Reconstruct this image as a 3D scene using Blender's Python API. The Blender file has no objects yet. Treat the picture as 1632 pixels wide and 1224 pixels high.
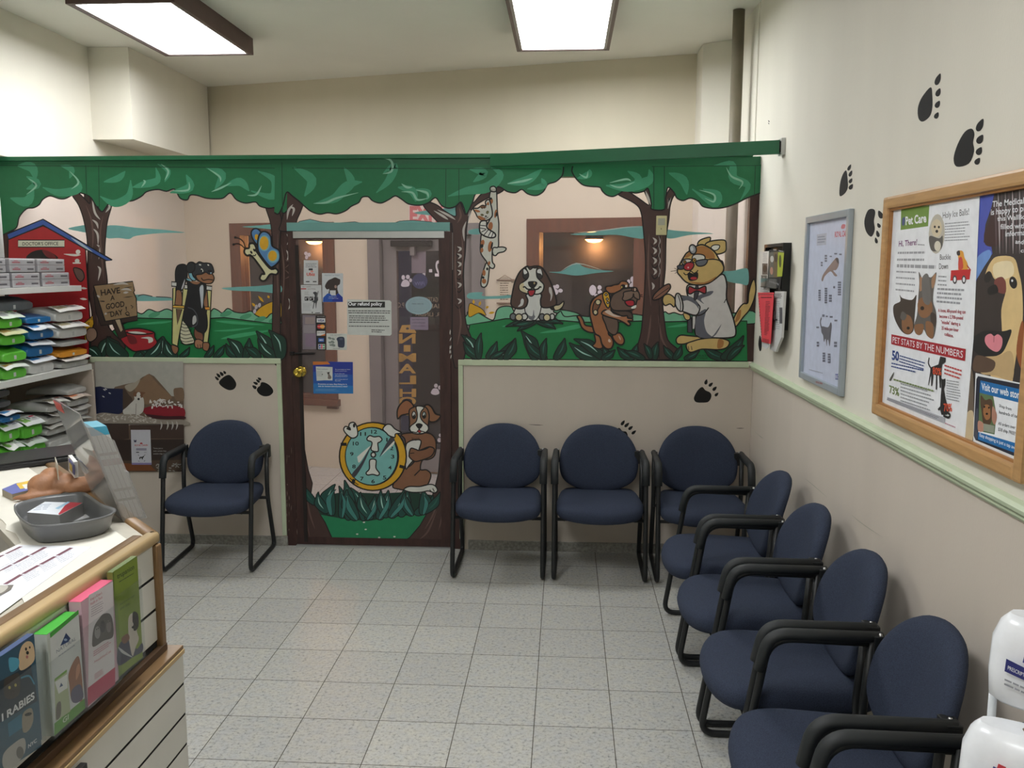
import bpy, bmesh, math, random
from mathutils import Vector, Matrix
from mathutils.geometry import tessellate_polygon
random.seed(7)
C = bpy.context.scene.collection
PI = math.pi

# ---------------------------------------------------------------- camera
F, YAW, PITCH, ROLL, CAMH = 1386.0, .0615, .1347, .001, 1.774
def cam_basis():
    cy, sy, cp, sp = math.cos(YAW), math.sin(YAW), math.cos(PITCH), math.sin(PITCH)
    fwd = Vector((-sy*cp, cy*cp, -sp)); right = Vector((cy, sy, 0)); up = right.cross(fwd)
    r = math.cos(ROLL)*right + math.sin(ROLL)*up
    u = -math.sin(ROLL)*right + math.cos(ROLL)*up
    return r, u, fwd
CR, CU, CF = cam_basis()
CO = Vector((0, 0, CAMH))
cd = bpy.data.cameras.new('camera'); cam = bpy.data.objects.new('camera', cd); C.objects.link(cam)
cd.sensor_width = 36; cd.lens = F/1632*36; cd.clip_start = .02; cd.clip_end = 60
m3 = Matrix((CR, CU, -CF)).transposed()
cam.matrix_world = Matrix.Translation(CO) @ m3.to_4x4()
bpy.context.scene.camera = cam
vs = bpy.context.scene.view_settings
vs.view_transform = 'Standard'; vs.look = 'None'; vs.gamma = 1; vs.use_curve_mapping = False
vs.exposure = 0.6
bpy.context.scene.cycles.max_bounces = 10
bpy.context.scene.cycles.transparent_max_bounces = 16
bpy.context.scene.cycles.caustics_reflective = False
bpy.context.scene.cycles.caustics_refractive = False
bpy.context.scene.cycles.use_denoising = True
bpy.context.scene.cycles.sample_clamp_indirect = 6

# ---------------------------------------------------------------- world: dim night street
w = bpy.data.worlds.new('night'); bpy.context.scene.world = w; w.use_nodes = True
w.node_tree.nodes['Background'].inputs[0].default_value = (.02, .024, .05, 1)
w.node_tree.nodes['Background'].inputs[1].default_value = .5
LAMP = 15.0         # ceiling fixture diffuser strength

# ---------------------------------------------------------------- materials
def lin(c):
    return tuple((x/255/12.92 if x/255 <= .04045 else ((x/255+.055)/1.055)**2.4) for x in c)
MATS = {}
def mat(name, rgb, rough=.6, metal=0, var=.06, scale=8, bump=0, bscale=200, spec=.5, emit=0, coat=0, stretch=(1, 1, 1)):
    if name in MATS: return MATS[name]
    m = bpy.data.materials.new(name); m.use_nodes = True; nt = m.node_tree
    b = nt.nodes['Principled BSDF']
    col = lin(rgb)
    tc = nt.nodes.new('ShaderNodeTexCoord'); mp = nt.nodes.new('ShaderNodeMapping'); mp.inputs['Scale'].default_value = stretch
    nt.links.new(tc.outputs['Object'], mp.inputs[0])
    n = nt.nodes.new('ShaderNodeTexNoise'); n.inputs['Scale'].default_value = scale; n.inputs['Detail'].default_value = 4
    nt.links.new(mp.outputs[0], n.inputs['Vector'])
    r = nt.nodes.new('ShaderNodeValToRGB')
    r.color_ramp.elements[0].position = .3; r.color_ramp.elements[1].position = .7
    r.color_ramp.elements[0].color = (*[c*(1-var) for c in col], 1)
    r.color_ramp.elements[1].color = (*[min(1, c*(1+var)) for c in col], 1)
    nt.links.new(n.outputs['Fac'], r.inputs[0]); nt.links.new(r.outputs[0], b.inputs['Base Color'])
    b.inputs['Roughness'].default_value = rough; b.inputs['Metallic'].default_value = metal
    b.inputs['Specular IOR Level'].default_value = spec
    b.inputs['Coat Weight'].default_value = coat
    if emit:
        b.inputs['Emission Color'].default_value = (*col, 1); b.inputs['Emission Strength'].default_value = emit
    if bump:
        n2 = nt.nodes.new('ShaderNodeTexNoise'); n2.inputs['Scale'].default_value = bscale; n2.inputs['Detail'].default_value = 3
        nt.links.new(mp.outputs[0], n2.inputs['Vector'])
        bp = nt.nodes.new('ShaderNodeBump'); bp.inputs['Strength'].default_value = bump; bp.inputs['Distance'].default_value = .002
        nt.links.new(n2.outputs['Fac'], bp.inputs['Height']); nt.links.new(bp.outputs[0], b.inputs['Normal'])
    MATS[name] = m; return m
def clear(name, tint=(1, 1, 1), gloss=.06, rough=.03, milk=0, milkcol=(.8, .8, .8), fk=.6):
    m = bpy.data.materials.new(name); m.use_nodes = True; nt = m.node_tree
    for n in list(nt.nodes):
        if n.type != 'OUTPUT_MATERIAL': nt.nodes.remove(n)
    out = [n for n in nt.nodes if n.type == 'OUTPUT_MATERIAL'][0]
    t = nt.nodes.new('ShaderNodeBsdfTransparent'); t.inputs[0].default_value = (*tint, 1)
    g = nt.nodes.new('ShaderNodeBsdfGlossy'); g.inputs['Roughness'].default_value = rough
    lw = nt.nodes.new('ShaderNodeLayerWeight'); lw.inputs['Blend'].default_value = .2
    mu = nt.nodes.new('ShaderNodeMath'); mu.operation = 'MULTIPLY_ADD'; mu.inputs[1].default_value = fk; mu.inputs[2].default_value = gloss
    nt.links.new(lw.outputs['Fresnel'], mu.inputs[0])
    mx = nt.nodes.new('ShaderNodeMixShader')
    nt.links.new(mu.outputs[0], mx.inputs[0]); nt.links.new(t.outputs[0], mx.inputs[1]); nt.links.new(g.outputs[0], mx.inputs[2])
    last = mx
    if milk:
        d = nt.nodes.new('ShaderNodeBsdfDiffuse'); d.inputs[0].default_value = (*milkcol, 1)
        m2 = nt.nodes.new('ShaderNodeMixShader'); m2.inputs[0].default_value = milk
        nt.links.new(mx.outputs[0], m2.inputs[1]); nt.links.new(d.outputs[0], m2.inputs[2]); last = m2
    nt.links.new(last.outputs[0], out.inputs[0])
    MATS[name] = m; return m
def lamp_mat(name, col, strength):
    m = bpy.data.materials.new(name); m.use_nodes = True; nt = m.node_tree
    b = nt.nodes['Principled BSDF']; b.inputs['Base Color'].default_value = (.9, .9, .9, 1)
    b.inputs['Emission Color'].default_value = (*col, 1); b.inputs['Emission Strength'].default_value = strength
    return m
_pal = {}
def P(r, g, b, rough=.55, coat=0):          # flat paint / print colour
    k = (r, g, b, rough, coat)
    if k not in _pal: _pal[k] = mat('paint_%02x%02x%02x_%d' % (r, g, b, rough*100), (r, g, b), rough, var=.05, scale=25, coat=coat)
    return _pal[k]

# ---------------------------------------------------------------- objects
def tag(o, label=None, cat=None, group=None, kind=None):
    if label: o['label'] = label
    if cat: o['category'] = cat
    if group: o['group'] = group
    if kind: o['kind'] = kind
    return o
def empty(name, loc=(0, 0, 0), rz=0, label=None, cat=None, group=None, kind=None, parent=None):
    o = bpy.data.objects.new(name, None); C.objects.link(o); o.location = loc; o.rotation_euler = (0, 0, rz)
    o.empty_display_size = .05
    if parent: o.parent = parent
    return tag(o, label, cat, group, kind)
class MB:
    """collects faces with materials into one mesh"""
    def __init__(s): s.v = []; s.f = []; s.mi = []; s.m = []; s.sm = []
    def mat(s, m):
        if m not in s.m: s.m.append(m)
        return s.m.index(m)
    def add(s, vs, fs, m, smooth=False):
        o = len(s.v); k = s.mat(m)
        s.v += [tuple(v) for v in vs]
        for f in fs: s.f.append(tuple(i+o for i in f)); s.mi.append(k); s.sm.append(smooth)
        return s
    def box(s, a, b, m, M=None, bev=0):
        x0, y0, z0 = a; x1, y1, z1 = b
        x0, x1 = min(x0, x1), max(x0, x1); y0, y1 = min(y0, y1), max(y0, y1); z0, z1 = min(z0, z1), max(z0, z1)
        if bev:
            bm = bmesh.new(); bmesh.ops.create_cube(bm, size=1)
            for v in bm.verts: v.co = Vector(((x0+x1)/2+v.co.x*(x1-x0), (y0+y1)/2+v.co.y*(y1-y0), (z0+z1)/2+v.co.z*(z1-z0)))
            bmesh.ops.bevel(bm, geom=list(bm.edges), offset=bev, segments=2, affect='EDGES', profile=.6)
            vs = [v.co.copy() for v in bm.verts]; bm.verts.index_update()
            fs = [[v.index for v in f.verts] for f in bm.faces]; bm.free()
        else:
            vs = [Vector(p) for p in ((x0, y0, z0), (x1, y0, z0), (x1, y1, z0), (x0, y1, z0), (x0, y0, z1), (x1, y0, z1), (x1, y1, z1), (x0, y1, z1))]
            fs = [(0, 3, 2, 1), (4, 5, 6, 7), (0, 1, 5, 4), (1, 2, 6, 5), (2, 3, 7, 6), (3, 0, 4, 7)]
        if M: vs = [M @ v for v in vs]
        return s.add(vs, fs, m)
    def sweep(s, path, prof, m, closed=False, smooth=True, cap=True, up=None):
        """prof: list of 2D points (or function of t -> list)"""
        path = [Vector(p) for p in path]; n = len(path); rings = []
        t0 = (path[1]-path[0]).normalized()
        up = Vector(up) if up else (Vector((0, 0, 1)) if abs(t0.z) < .9 else Vector((0, 1, 0)))
        nrm = (up-t0*up.dot(t0)).normalized()
        for i, p in enumerate(path):
            if closed: t = (path[(i+1) % n]-path[i-1]).normalized()
            else: t = (path[min(i+1, n-1)]-path[max(i-1, 0)]).normalized()
            nrm = (nrm-t*nrm.dot(t)).normalized(); bn = t.cross(nrm)
            pr = prof(i/(n-1)) if callable(prof) else prof
            rings.append([p+nrm*b+bn*a for a, b in pr])
        k = len(rings[0]); vs = [v for r in rings for v in r]; fs = []
        for i in range(n if closed else n-1):
            j = (i+1) % n
            for a in range(k): fs.append((i*k+a, i*k+(a+1) % k, j*k+(a+1) % k, j*k+a))
        s.add(vs, fs, m, smooth)
        if cap and not closed:
            s.add(rings[0], [tuple(range(k))[::-1]], m); s.add(rings[-1], [tuple(range(k))], m)
        return s
    def tube(s, path, r, m, n=10, closed=False, r2=None):
        r2 = r2 or r
        return s.sweep(path, [(r*math.cos(2*PI*i/n), r2*math.sin(2*PI*i/n)) for i in range(n)], m, closed)
    def prism(s, pts, d, m, smooth=False):
        """pts: list of 3D points of a flat outline, d: extrusion vector"""
        pts = [Vector(p) for p in pts]; d = Vector(d); n = len(pts)
        tri = tessellate_polygon([pts])
        s.add(pts, [tuple(t) for t in tri], m); s.add([p+d for p in pts], [tuple(t)[::-1] for t in tri], m)
        s.add(pts+[p+d for p in pts], [(i, (i+1) % n, (i+1) % n+n, i+n) for i in range(n)], m, smooth)
        return s
    def lathe(s, prof, m, n=24, M=None, smooth=True):
        vs = []; fs = []
        for r, z in prof:
            for i in range(n): vs.append(Vector((r*math.cos(2*PI*i/n), r*math.sin(2*PI*i/n), z)))
        for j in range(len(prof)-1):
            for i in range(n): fs.append((j*n+i, j*n+(i+1) % n, (j+1)*n+(i+1) % n, (j+1)*n+i))
        if M: vs = [M @ v for v in vs]
        return s.add(vs, fs, m, smooth)
    def build(s, name, parent=None, fix=True):
        me = bpy.data.meshes.new(name); me.from_pydata(s.v, [], s.f)
        for m in s.m: me.materials.append(m)
        me.polygons.foreach_set('material_index', s.mi); me.polygons.foreach_set('use_smooth', s.sm)
        me.update()
        if fix:
            bm = bmesh.new(); bm.from_mesh(me); bmesh.ops.remove_doubles(bm, verts=bm.verts, dist=1e-6)
            bmesh.ops.recalc_face_normals(bm, faces=bm.faces); bm.to_mesh(me); bm.free()
        o = bpy.data.objects.new(name, me); C.objects.link(o)
        if parent: o.parent = parent
        return o
def copy_tree(o, parent=None):
    c = o.copy(); C.objects.link(c); c.parent = parent
    for ch in [x for x in C.objects if x.parent == o]: copy_tree(ch, c)
    return c
def catmull(pts, closed=True, k=5):
    n = len(pts); out = []
    rng = range(n) if closed else range(n-1)
    for i in rng:
        if closed: p0, p1, p2, p3 = pts[i-1], pts[i], pts[(i+1) % n], pts[(i+2) % n]
        else: p0, p1, p2, p3 = pts[max(i-1, 0)], pts[i], pts[i+1], pts[min(i+2, n-1)]
        for j in range(k):
            t = j/k; t2 = t*t; t3 = t2*t
            out.append(tuple(.5*(2*b+(c-a)*t+(2*a-5*b+4*c-d)*t2+(3*b-a-3*c+d)*t3) for a, b, c, d in zip(p0, p1, p2, p3)))
    if not closed: out.append(tuple(pts[-1]))
    return out
def rounded(pts, r, k=5):
    """round the inner corners of an open 3D polyline"""
    pts = [Vector(p) for p in pts]; out = [pts[0]]
    for i in range(1, len(pts)-1):
        a = (pts[i-1]-pts[i]); b = (pts[i+1]-pts[i]); rr = min(r if not isinstance(r, (list, tuple)) else r[i-1], a.length*.49, b.length*.49)
        p = pts[i]+a.normalized()*rr; q = pts[i]+b.normalized()*rr
        for j in range(k+1):
            t = j/k; out.append((1-t)**2*p+2*t*(1-t)*pts[i]+t*t*q)
    out.append(pts[-1]); return out

# ---------------------------------------------------------------- flat art painted or printed on a real plane
class Plane:
    def __init__(s, o, n, u=None):
        s.o = Vector(o); s.n = Vector(n).normalized(); up = Vector((0, 0, 1))
        s.u = Vector(u).normalized() if u else up.cross(s.n).normalized(); s.v = s.n.cross(s.u).normalized()
    def px(s, x, y):            # where the line of sight through a photo point meets this plane
        d = CR*((x-816)/F)+CU*((612-y)/F)+CF
        t = (s.o-CO).dot(s.n)/d.dot(s.n); p = CO+d*t-s.o
        return (p.dot(s.u), p.dot(s.v))
    def at(s, u, v, k=0): return s.o+s.u*u+s.v*v+s.n*k
_txt = {}
def text2d(t, bold=0):
    if (t, bold) in _txt: return _txt[(t, bold)]
    cu = bpy.data.curves.new('t', 'FONT'); cu.body = t; cu.size = 1; cu.resolution_u = 3; cu.offset = bold
    ob = bpy.data.objects.new('t', cu); me = bpy.data.meshes.new_from_object(ob)
    vs = [(v.co.x, v.co.y) for v in me.vertices]; fs = [tuple(p.vertices) for p in me.polygons]
    bpy.data.objects.remove(ob); bpy.data.curves.remove(cu); bpy.data.meshes.remove(me)
    _txt[(t, bold)] = (vs, fs); return vs, fs
class Art:
    STEP = .000025
    def __init__(s, plane, base=.0004, view=None):
        s.p = plane; s.k = base; s.mb = MB(); s.view = view
    def at(s, ox, oy, sc): s.view = (ox, oy, sc); return s
    def uv(s, p):
        if s.view is None: return p
        ox, oy, sc = s.view; return s.p.px(ox+p[0]*sc, oy+p[1]*sc)
    def _put(s, uvs, fs, m, k=None):
        k = s.k if k is None else k
        s.mb.add([s.p.at(a, b, k) for a, b in uvs], fs, m); s.k += s.STEP
    def fill(s, uvs, m):
        tri = tessellate_polygon([[Vector((a, b, 0)) for a, b in uvs]]); s._put(uvs, [tuple(t) for t in tri], m)
    def ribbon(s, uvs, m, w, closed=False, taper=False):
        n = len(uvs); L = []; R = []
        for i, (a, b) in enumerate(uvs):
            p0 = uvs[i-1] if (i or closed) else uvs[0]; p1 = uvs[(i+1) % n] if (closed or i < n-1) else uvs[-1]
            dx, dy = p1[0]-p0[0], p1[1]-p0[1]; l = math.hypot(dx, dy) or 1
            ww = w/2
            if taper: ww *= max(.12, math.sin(PI*min(1, max(0, i/(n-1)))))
            L.append((a-dy/l*ww, b+dx/l*ww)); R.append((a+dy/l*ww, b-dx/l*ww))
        fs = [(i, (i+1) % n, (i+1) % n+n, i+n) for i in range(n if closed else n-1)]
        s._put(L+R, fs, m)
    def poly(s, pts, m, line=None, lw=.006, smooth=True, k=4):
        uv = [s.uv(p) for p in pts]
        if smooth: uv = catmull(uv, True, k)
        if m: s.fill(uv, m)
        if line: s.ribbon(uv, line, lw, True)
        return s
    def line(s, pts, m, lw=.006, smooth=True, taper=False, k=4):
        uv = [s.uv(p) for p in pts]
        if smooth and len(uv) > 2: uv = catmull(uv, False, k)
        elif taper and len(uv) == 2: uv = [tuple(uv[0][j]+(uv[1][j]-uv[0][j])*i/4 for j in (0, 1)) for i in range(5)]
        s.ribbon(uv, m, lw, False, taper); return s
    def ell(s, cx, cy, rx, ry, m, rot=0, line=None, lw=.005, n=20):
        c, d = math.cos(rot), math.sin(rot)
        return s.poly([(cx+rx*math.cos(a)*c-ry*math.sin(a)*d, cy+rx*math.cos(a)*d+ry*math.sin(a)*c) for a in [2*PI*i/n for i in range(n)]], m, line, lw, False)
    def rect(s, x0, y0, x1, y1, m, line=None, lw=.004): return s.poly([(x0, y0), (x1, y0), (x1, y1), (x0, y1)], m, line, lw, False)
    def text(s, t, p0, p1, p2, m, bold=.0, mirror=False):
        """baseline-left, baseline-right, top-left in view coordinates (top = cap height)"""
        vs, fs = text2d(t, bold)
        if not vs: return s
        x0 = min(v[0] for v in vs); x1 = max(v[0] for v in vs); cap = .7
        a, b, c = s.uv(p0), s.uv(p1), s.uv(p2)
        out = []
        for x, y in vs:
            u = (x-x0)/(x1-x0); v = y/cap
            if mirror: u = 1-u
            out.append((a[0]+(b[0]-a[0])*u+(c[0]-a[0])*v, a[1]+(b[1]-a[1])*u+(c[1]-a[1])*v))
        s._put(out, fs, m); return s
    def greek(s, p0, p1, p2, rows, m, fill=.55, seed=0, ragged=.25, size=None):
        """rows of tiny illegible print inside a parallelogram (top-left, top-right, bottom-left)"""
        rnd = random.Random(seed+rows); a, b, c = s.uv(p0), s.uv(p1), s.uv(p2)
        U = (b[0]-a[0], b[1]-a[1]); V = (c[0]-a[0], c[1]-a[1]); Wd = math.hypot(*U); Ht = math.hypot(*V)/rows*fill
        vs = []; fs = []
        for r in range(rows):
            x = 0; end = 1-rnd.random()*ragged
            y0 = (r+.2)/rows; y1 = y0+fill/rows
            while x < end:
                w_ = min(end-x, Ht*rnd.uniform(1.6, 5)/Wd); o = len(vs)
                for uu, vv in ((x, y0), (x+w_, y0), (x+w_, y1), (x, y1)): vs.append((a[0]+U[0]*uu+V[0]*vv, a[1]+U[1]*uu+V[1]*vv))
                fs.append((o, o+1, o+2, o+3)); x += w_+Ht*.6/Wd
        s._put(vs, fs, m); return s
    def build(s, name, parent=None, label=None, local=False):
        o = s.mb.build(name, parent, fix=False)
        if parent and not local:
            o.matrix_parent_inverse = (Matrix.Translation(parent.location) @ Matrix.Rotation(parent.rotation_euler.z, 4, 'Z')).inverted()
        if label: o['label'] = label
        return o
# ================================================================ materials of the room
M_wall = mat('wallpaper_cream', (228, 223, 210), .75, var=.03, scale=3, bump=.25, bscale=260, stretch=(1, 1, .25))
M_low = mat('wallpaper_pink', (208, 197, 184), .7, var=.03, scale=4, bump=.2, bscale=260, stretch=(1, 1, .25))
M_far = mat('wallpaper_far', (216, 207, 186), .75, var=.03, scale=3, bump=.25, bscale=260, stretch=(1, 1, .25))
M_ceil = mat('ceiling_paint', (232, 230, 222), .8, var=.02, scale=2)
M_trim = mat('trim_pale_green', (196, 208, 178), .45, var=.05, scale=12)
M_glass = clear('window_glass', (.94, .89, .90), .02, .02, milk=.05, milkcol=(.75, .68, .66))  # milk puts the pinkish haze of room reflections into the pane colour
M_dglass = clear('door_glass', (.93, .87, .88), .02, .02, milk=.05, milkcol=(.75, .68, .66))  # same reflection haze mixed in as milk
M_green = mat('green_paint', (24, 104, 66), .45, var=.08, scale=6)
M_brown = mat('brown_paint', (62, 38, 34), .5, var=.25, scale=14, bump=.3, bscale=40, stretch=(3, 3, .6))
M_wornw = mat('worn_edge', (130, 112, 100), .6, var=.3, scale=30)
M_wood = mat('reddish_wood', (104, 62, 42), .45, var=.2, scale=6, stretch=(6, 6, .7))
M_grey = mat('grey_metal_paint', (128, 124, 122), .5, var=.05)
M_alu = mat('brushed_aluminium', (190, 192, 190), .35, metal=.6, var=.05)
M_dark = mat('dark_seam', (20, 16, 14), .8)
M_night = mat('dark_street_panel', (34, 31, 44), .8, var=.2, scale=2)
M_night2 = mat('dark_street_panel_deep', (20, 19, 28), .8, var=.2, scale=2)
M_granite = mat('granite', (150, 148, 140), .5, var=.3, scale=60)

def floor_mat():
    m = bpy.data.materials.new('granite_tiles'); m.use_nodes = True; nt = m.node_tree; b = nt.nodes['Principled BSDF']
    N = nt.nodes.new; Lk = nt.links.new
    geo = N('ShaderNodeNewGeometry'); mp = N('ShaderNodeMapping'); mp.vector_type = 'POINT'
    mp.inputs['Location'].default_value = (1.3286+.305*20, -4.7024+.305*40, 0)
    Lk(geo.outputs['Position'], mp.inputs[0])
    br = N('ShaderNodeTexBrick'); br.offset = 0; br.squash = 1
    br.inputs['Scale'].default_value = 1; br.inputs['Brick Width'].default_value = .305; br.inputs['Row Height'].default_value = .305
    br.inputs['Mortar Size'].default_value = .0018; br.inputs['Mortar Smooth'].default_value = .1
    br.inputs['Color1'].default_value = (*lin((186, 186, 182)), 1); br.inputs['Color2'].default_value = (*lin((194, 194, 189)), 1)
    br.inputs['Mortar'].default_value = (*lin((84, 78, 68)), 1)
    Lk(mp.outputs[0], br.inputs['Vector'])
    n1 = N('ShaderNodeTexNoise'); n1.inputs['Scale'].default_value = 68; n1.inputs['Detail'].default_value = 6; n1.inputs['Roughness'].default_value = .75
    Lk(geo.outputs['Position'], n1.inputs['Vector'])
    r1 = N('ShaderNodeValToRGB'); e = r1.color_ramp.elements
    e[0].position = .34; e[0].color = (.30, .31, .34, 1); e[1].position = .56; e[1].color = (1, 1, 1, 1)
    x = e.new(.45); x.color = (.86, .85, .83, 1)
    Lk(n1.outputs['Fac'], r1.inputs[0])
    n2 = N('ShaderNodeTexNoise'); n2.inputs['Scale'].default_value = 22; n2.inputs['Detail'].default_value = 3
    Lk(geo.outputs['Position'], n2.inputs['Vector'])
    r2 = N('ShaderNodeValToRGB'); e = r2.color_ramp.elements
    e[0].position = .35; e[0].color = (.93, .94, .97, 1); e[1].position = .65; e[1].color = (1.02, 1, .95, 1)
    Lk(n2.outputs['Fac'], r2.inputs[0])
    mx = N('ShaderNodeMix'); mx.data_type = 'RGBA'; mx.blend_type = 'MULTIPLY'; mx.inputs[0].default_value = 1
    Lk(br.outputs['Color'], mx.inputs[6]); Lk(r1.outputs[0], mx.inputs[7])
    mx2 = N('ShaderNodeMix'); mx2.data_type = 'RGBA'; mx2.blend_type = 'MULTIPLY'; mx2.inputs[0].default_value = 1
    Lk(mx.outputs[2], mx2.inputs[6]); Lk(r2.outputs[0], mx2.inputs[7]); Lk(mx2.outputs[2], b.inputs['Base Color'])
    rr = N('ShaderNodeMath'); rr.operation = 'MULTIPLY_ADD'; rr.inputs[1].default_value = .4; rr.inputs[2].default_value = .38
    Lk(br.outputs['Fac'], rr.inputs[0]); Lk(rr.outputs[0], b.inputs['Roughness'])
    bp = N('ShaderNodeBump'); bp.inputs['Strength'].default_value = .5; bp.inputs['Distance'].default_value = .001; bp.invert = True
    Lk(br.outputs['Fac'], bp.inputs['Height']); Lk(bp.outputs[0], b.inputs['Normal'])
    return m
XR, XL, YP, H = 1.13, -3.52, 5.29, 3.32       # right wall, left wall, partition, ceiling
YF = 5.283                                    # painted face of the partition
S = dict(kind='structure')
FA = Vector((-3.43, 7.755, 0)); FB = Vector((1.13, 6.677, 0)); FD = (FB-FA).normalized(); FN = Vector((FD.y, -FD.x, 0))
FO = Vector((-3.08, 7.67, 0)); FL = 4.18
def fp(sx, d=0, z=0): return FO+FD*sx+FN*d+Vector((0, 0, z))      # along the far wall, d towards the room

tag(MB().box((XL-.1, -2.6, -.1), (XR+.1, 9.2, 0), floor_mat()).build('floor'), kind='structure')
tag(MB().box((XL-.1, -2.6, H), (XR+.1, 8.2, H+.1), M_ceil).build('ceiling'), kind='structure')
tag(MB().box((XL-.1, -2.6, 0), (XL, 8.0, H), M_wall).box((XL, 5.297, 0), (-3.43, 8.0, H), M_wall).box((XL, 4.9, 2.437), (-3.43, 5.297, H), M_wall).build('wall_left'), kind='structure')
tag(MB().box((XL-.1, -2.7, 0), (XR+.1, -2.6, H), M_wall).build('wall_rear'), kind='structure')
wr = tag(MB().box((XR, -2.6, 1.19), (XR+.1, 7.2, H), M_wall).box((XR, -2.6, 0), (XR+.1, 7.2, 1.19), M_low).build('wall_right'), kind='structure')
# chair rail on the right wall: rounded moulding
prof = [(0, -.024), (.008, -.026), (.014, -.018), (.014, -.008), (.024, -.002), (.026, .008), (.018, .018), (.008, .022), (0, .022)]
def rail(name, a, b, out):
    a = Vector(a); b = Vector(b); out = Vector(out); up = Vector((0, 0, 1))
    rs = [[p+out*x+up*z for x, z in prof] for p in (a, b)]; k = len(prof)
    mb = MB(); mb.add(rs[0]+rs[1], [(i, (i+1) % k, (i+1) % k+k, i+k) for i in range(k)], M_trim)
    mb.add(rs[0], [tuple(range(k))], M_trim); mb.add(rs[1], [tuple(range(k))[::-1]], M_trim)
    return tag(mb.build(name), kind='structure')
rail('trim_1', (XR, -2.6, 1.18), (XR, YF-.002, 1.18), (-1, 0, 0))
# shallow seam on the right wall behind the partition, pilaster, overhead box at the left
tag(MB().box((XR-.006, 5.46, 0), (XR-.0002, 6.7, H-.001), M_wall).build('trim_2'), kind='structure')
pz = MB()
pz.prism([(.945, 6.435, 0), (XR-.0065, 6.33, 0), (XR-.0065, 6.67, 0), (.945, 6.72, 0)], (0, 0, H-.001), M_wall)
tag(pz.build('wall_pilaster'), kind='structure')
tag(MB().box((XL+.001, 6.28, 2.68), (-3.13, 7.66, H-.001), M_wall).build('wall_soffit'), kind='structure')
# wall_back baseboards: granite skirting
tag(MB().box((-2.98, YF-.012, .001), (-1.76, YF-.0003, .062), M_granite).build('baseboard_left'), kind='structure')
tag(MB().box((-.60, YF-.012, .001), (XR-.013, YF-.0003, .062), M_granite).build('baseboard_back'), kind='structure')
tag(MB().box((XR-.012, -2.6, .001), (XR-.0003, YF-.013, .062), M_granite).build('baseboard_right'), kind='structure')

# ---------------- far wall with two windows and the street door (seen through the partition glass)
far = empty('wall_front', FO, math.atan2(FD.y, FD.x), kind='structure')
def fbox(mb, s0, s1, d0, d1, z0, z1, m, bev=0): return mb.box((s0, -d1, z0), (s1, -d0, z1), m, bev=bev)   # local frame: x along, -y into the room
W1, W2, DR = (.20, 1.05), (2.93, 3.72), (1.50, 2.44)
mb = MB(); T = -.14
for s0, s1, z0, z1 in ((-.36, W1[0], 0, H), (W1[1], DR[0], 0, H), (DR[1], W2[0], 0, H), (W2[1], 4.33, 0, H),
                       (W1[0], W1[1], 0, .62), (W1[0], W1[1], 2.06, H), (W2[0], W2[1], 0, .62), (W2[0], W2[1], 2.06, H), (DR[0], DR[1], 2.10, H)):
    fbox(mb, s0, s1, T, 0, z0, z1, M_far)
mb.build('plaster_wall', far)
def far_window(n, s0, s1, z0, z1, lamp_s, lamp_z):
    e = empty('window_%d' % n, fp(0), math.atan2(FD.y, FD.x), kind='structure')
    fr = MB(); w_ = .085
    for a in ((s0-w_, s0+.02, z0-w_, z1+w_), (s1-.02, s1+w_, z0-w_, z1+w_)): fbox(fr, a[0], a[1], -.1, .022, a[2], a[3], M_wood)
    fbox(fr, s0+.0201, s1-.0201, -.1, .022, z1-.02, z1+w_, M_wood); fbox(fr, s0-w_-.02, s1+w_+.02, -.1, .05, z0-.06, z0, M_wood, .006)
    fbox(fr, s0+.0201, s1-.0201, -.1, .018, z0, z0+.03, M_wood)
    wf = fr.build('window_frame', e)
    g = MB(); fbox(g, s0+.021, s1-.021, -.045, -.04, z0+.031, z1-.021, M_fglass); g.build('pane', wf)
    nb = MB()   # dark shop-front recess outside
    fbox(nb, s0-.3, s1+.3, -.65, -.6, .0, 2.6, M_night); fbox(nb, s0+.1, s1-.1, -.6, -.54, 1.15, 1.75, M_night2)
    fbox(nb, s0-.3, s1+.3, -.6, -.16, 2.25, 2.3, M_night)
    nb.build('outer_recess', e)
    return e
M_fglass = clear('far_window_glass', (.8, .8, .86), .03, .03)
w5 = far_window(1, *W1, .62, 2.06, .9, 1.98)
w6 = far_window(2, *W2, .62, 2.06, 3.26, 1.98)
def sconce(loc, label):
    e = empty('wall_lamp', loc, math.atan2(FD.y, FD.x), label, 'lamp')
    MB().lathe([(.0, .05), (.05, .05), (.085, .0), (.08, -.004)], M_dark, 20).build('lamp_shade', e)
    MB().lathe([(.0, -.03), (.05, -.024), (.08, .0)], lamp_mat('amber_glow', (1, .55, .10), 22), 20).build('bulb', e)
    l = bpy.data.lights.new('amber_light', 'POINT'); l.energy = 14; l.color = (1, .5, .12); l.shadow_soft_size = .05
    lo = bpy.data.objects.new('amber_light', l); C.objects.link(lo); lo.parent = e; lo.location = (0, 0, -.06)
    return e
sconce(fp(3.28, -.52, 2.0), 'glowing amber lamp outside the dark window behind the basset hound painting')
sconce(fp(.66, -.50, 2.0), 'glowing amber lamp outside the window left of the street door')
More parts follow.
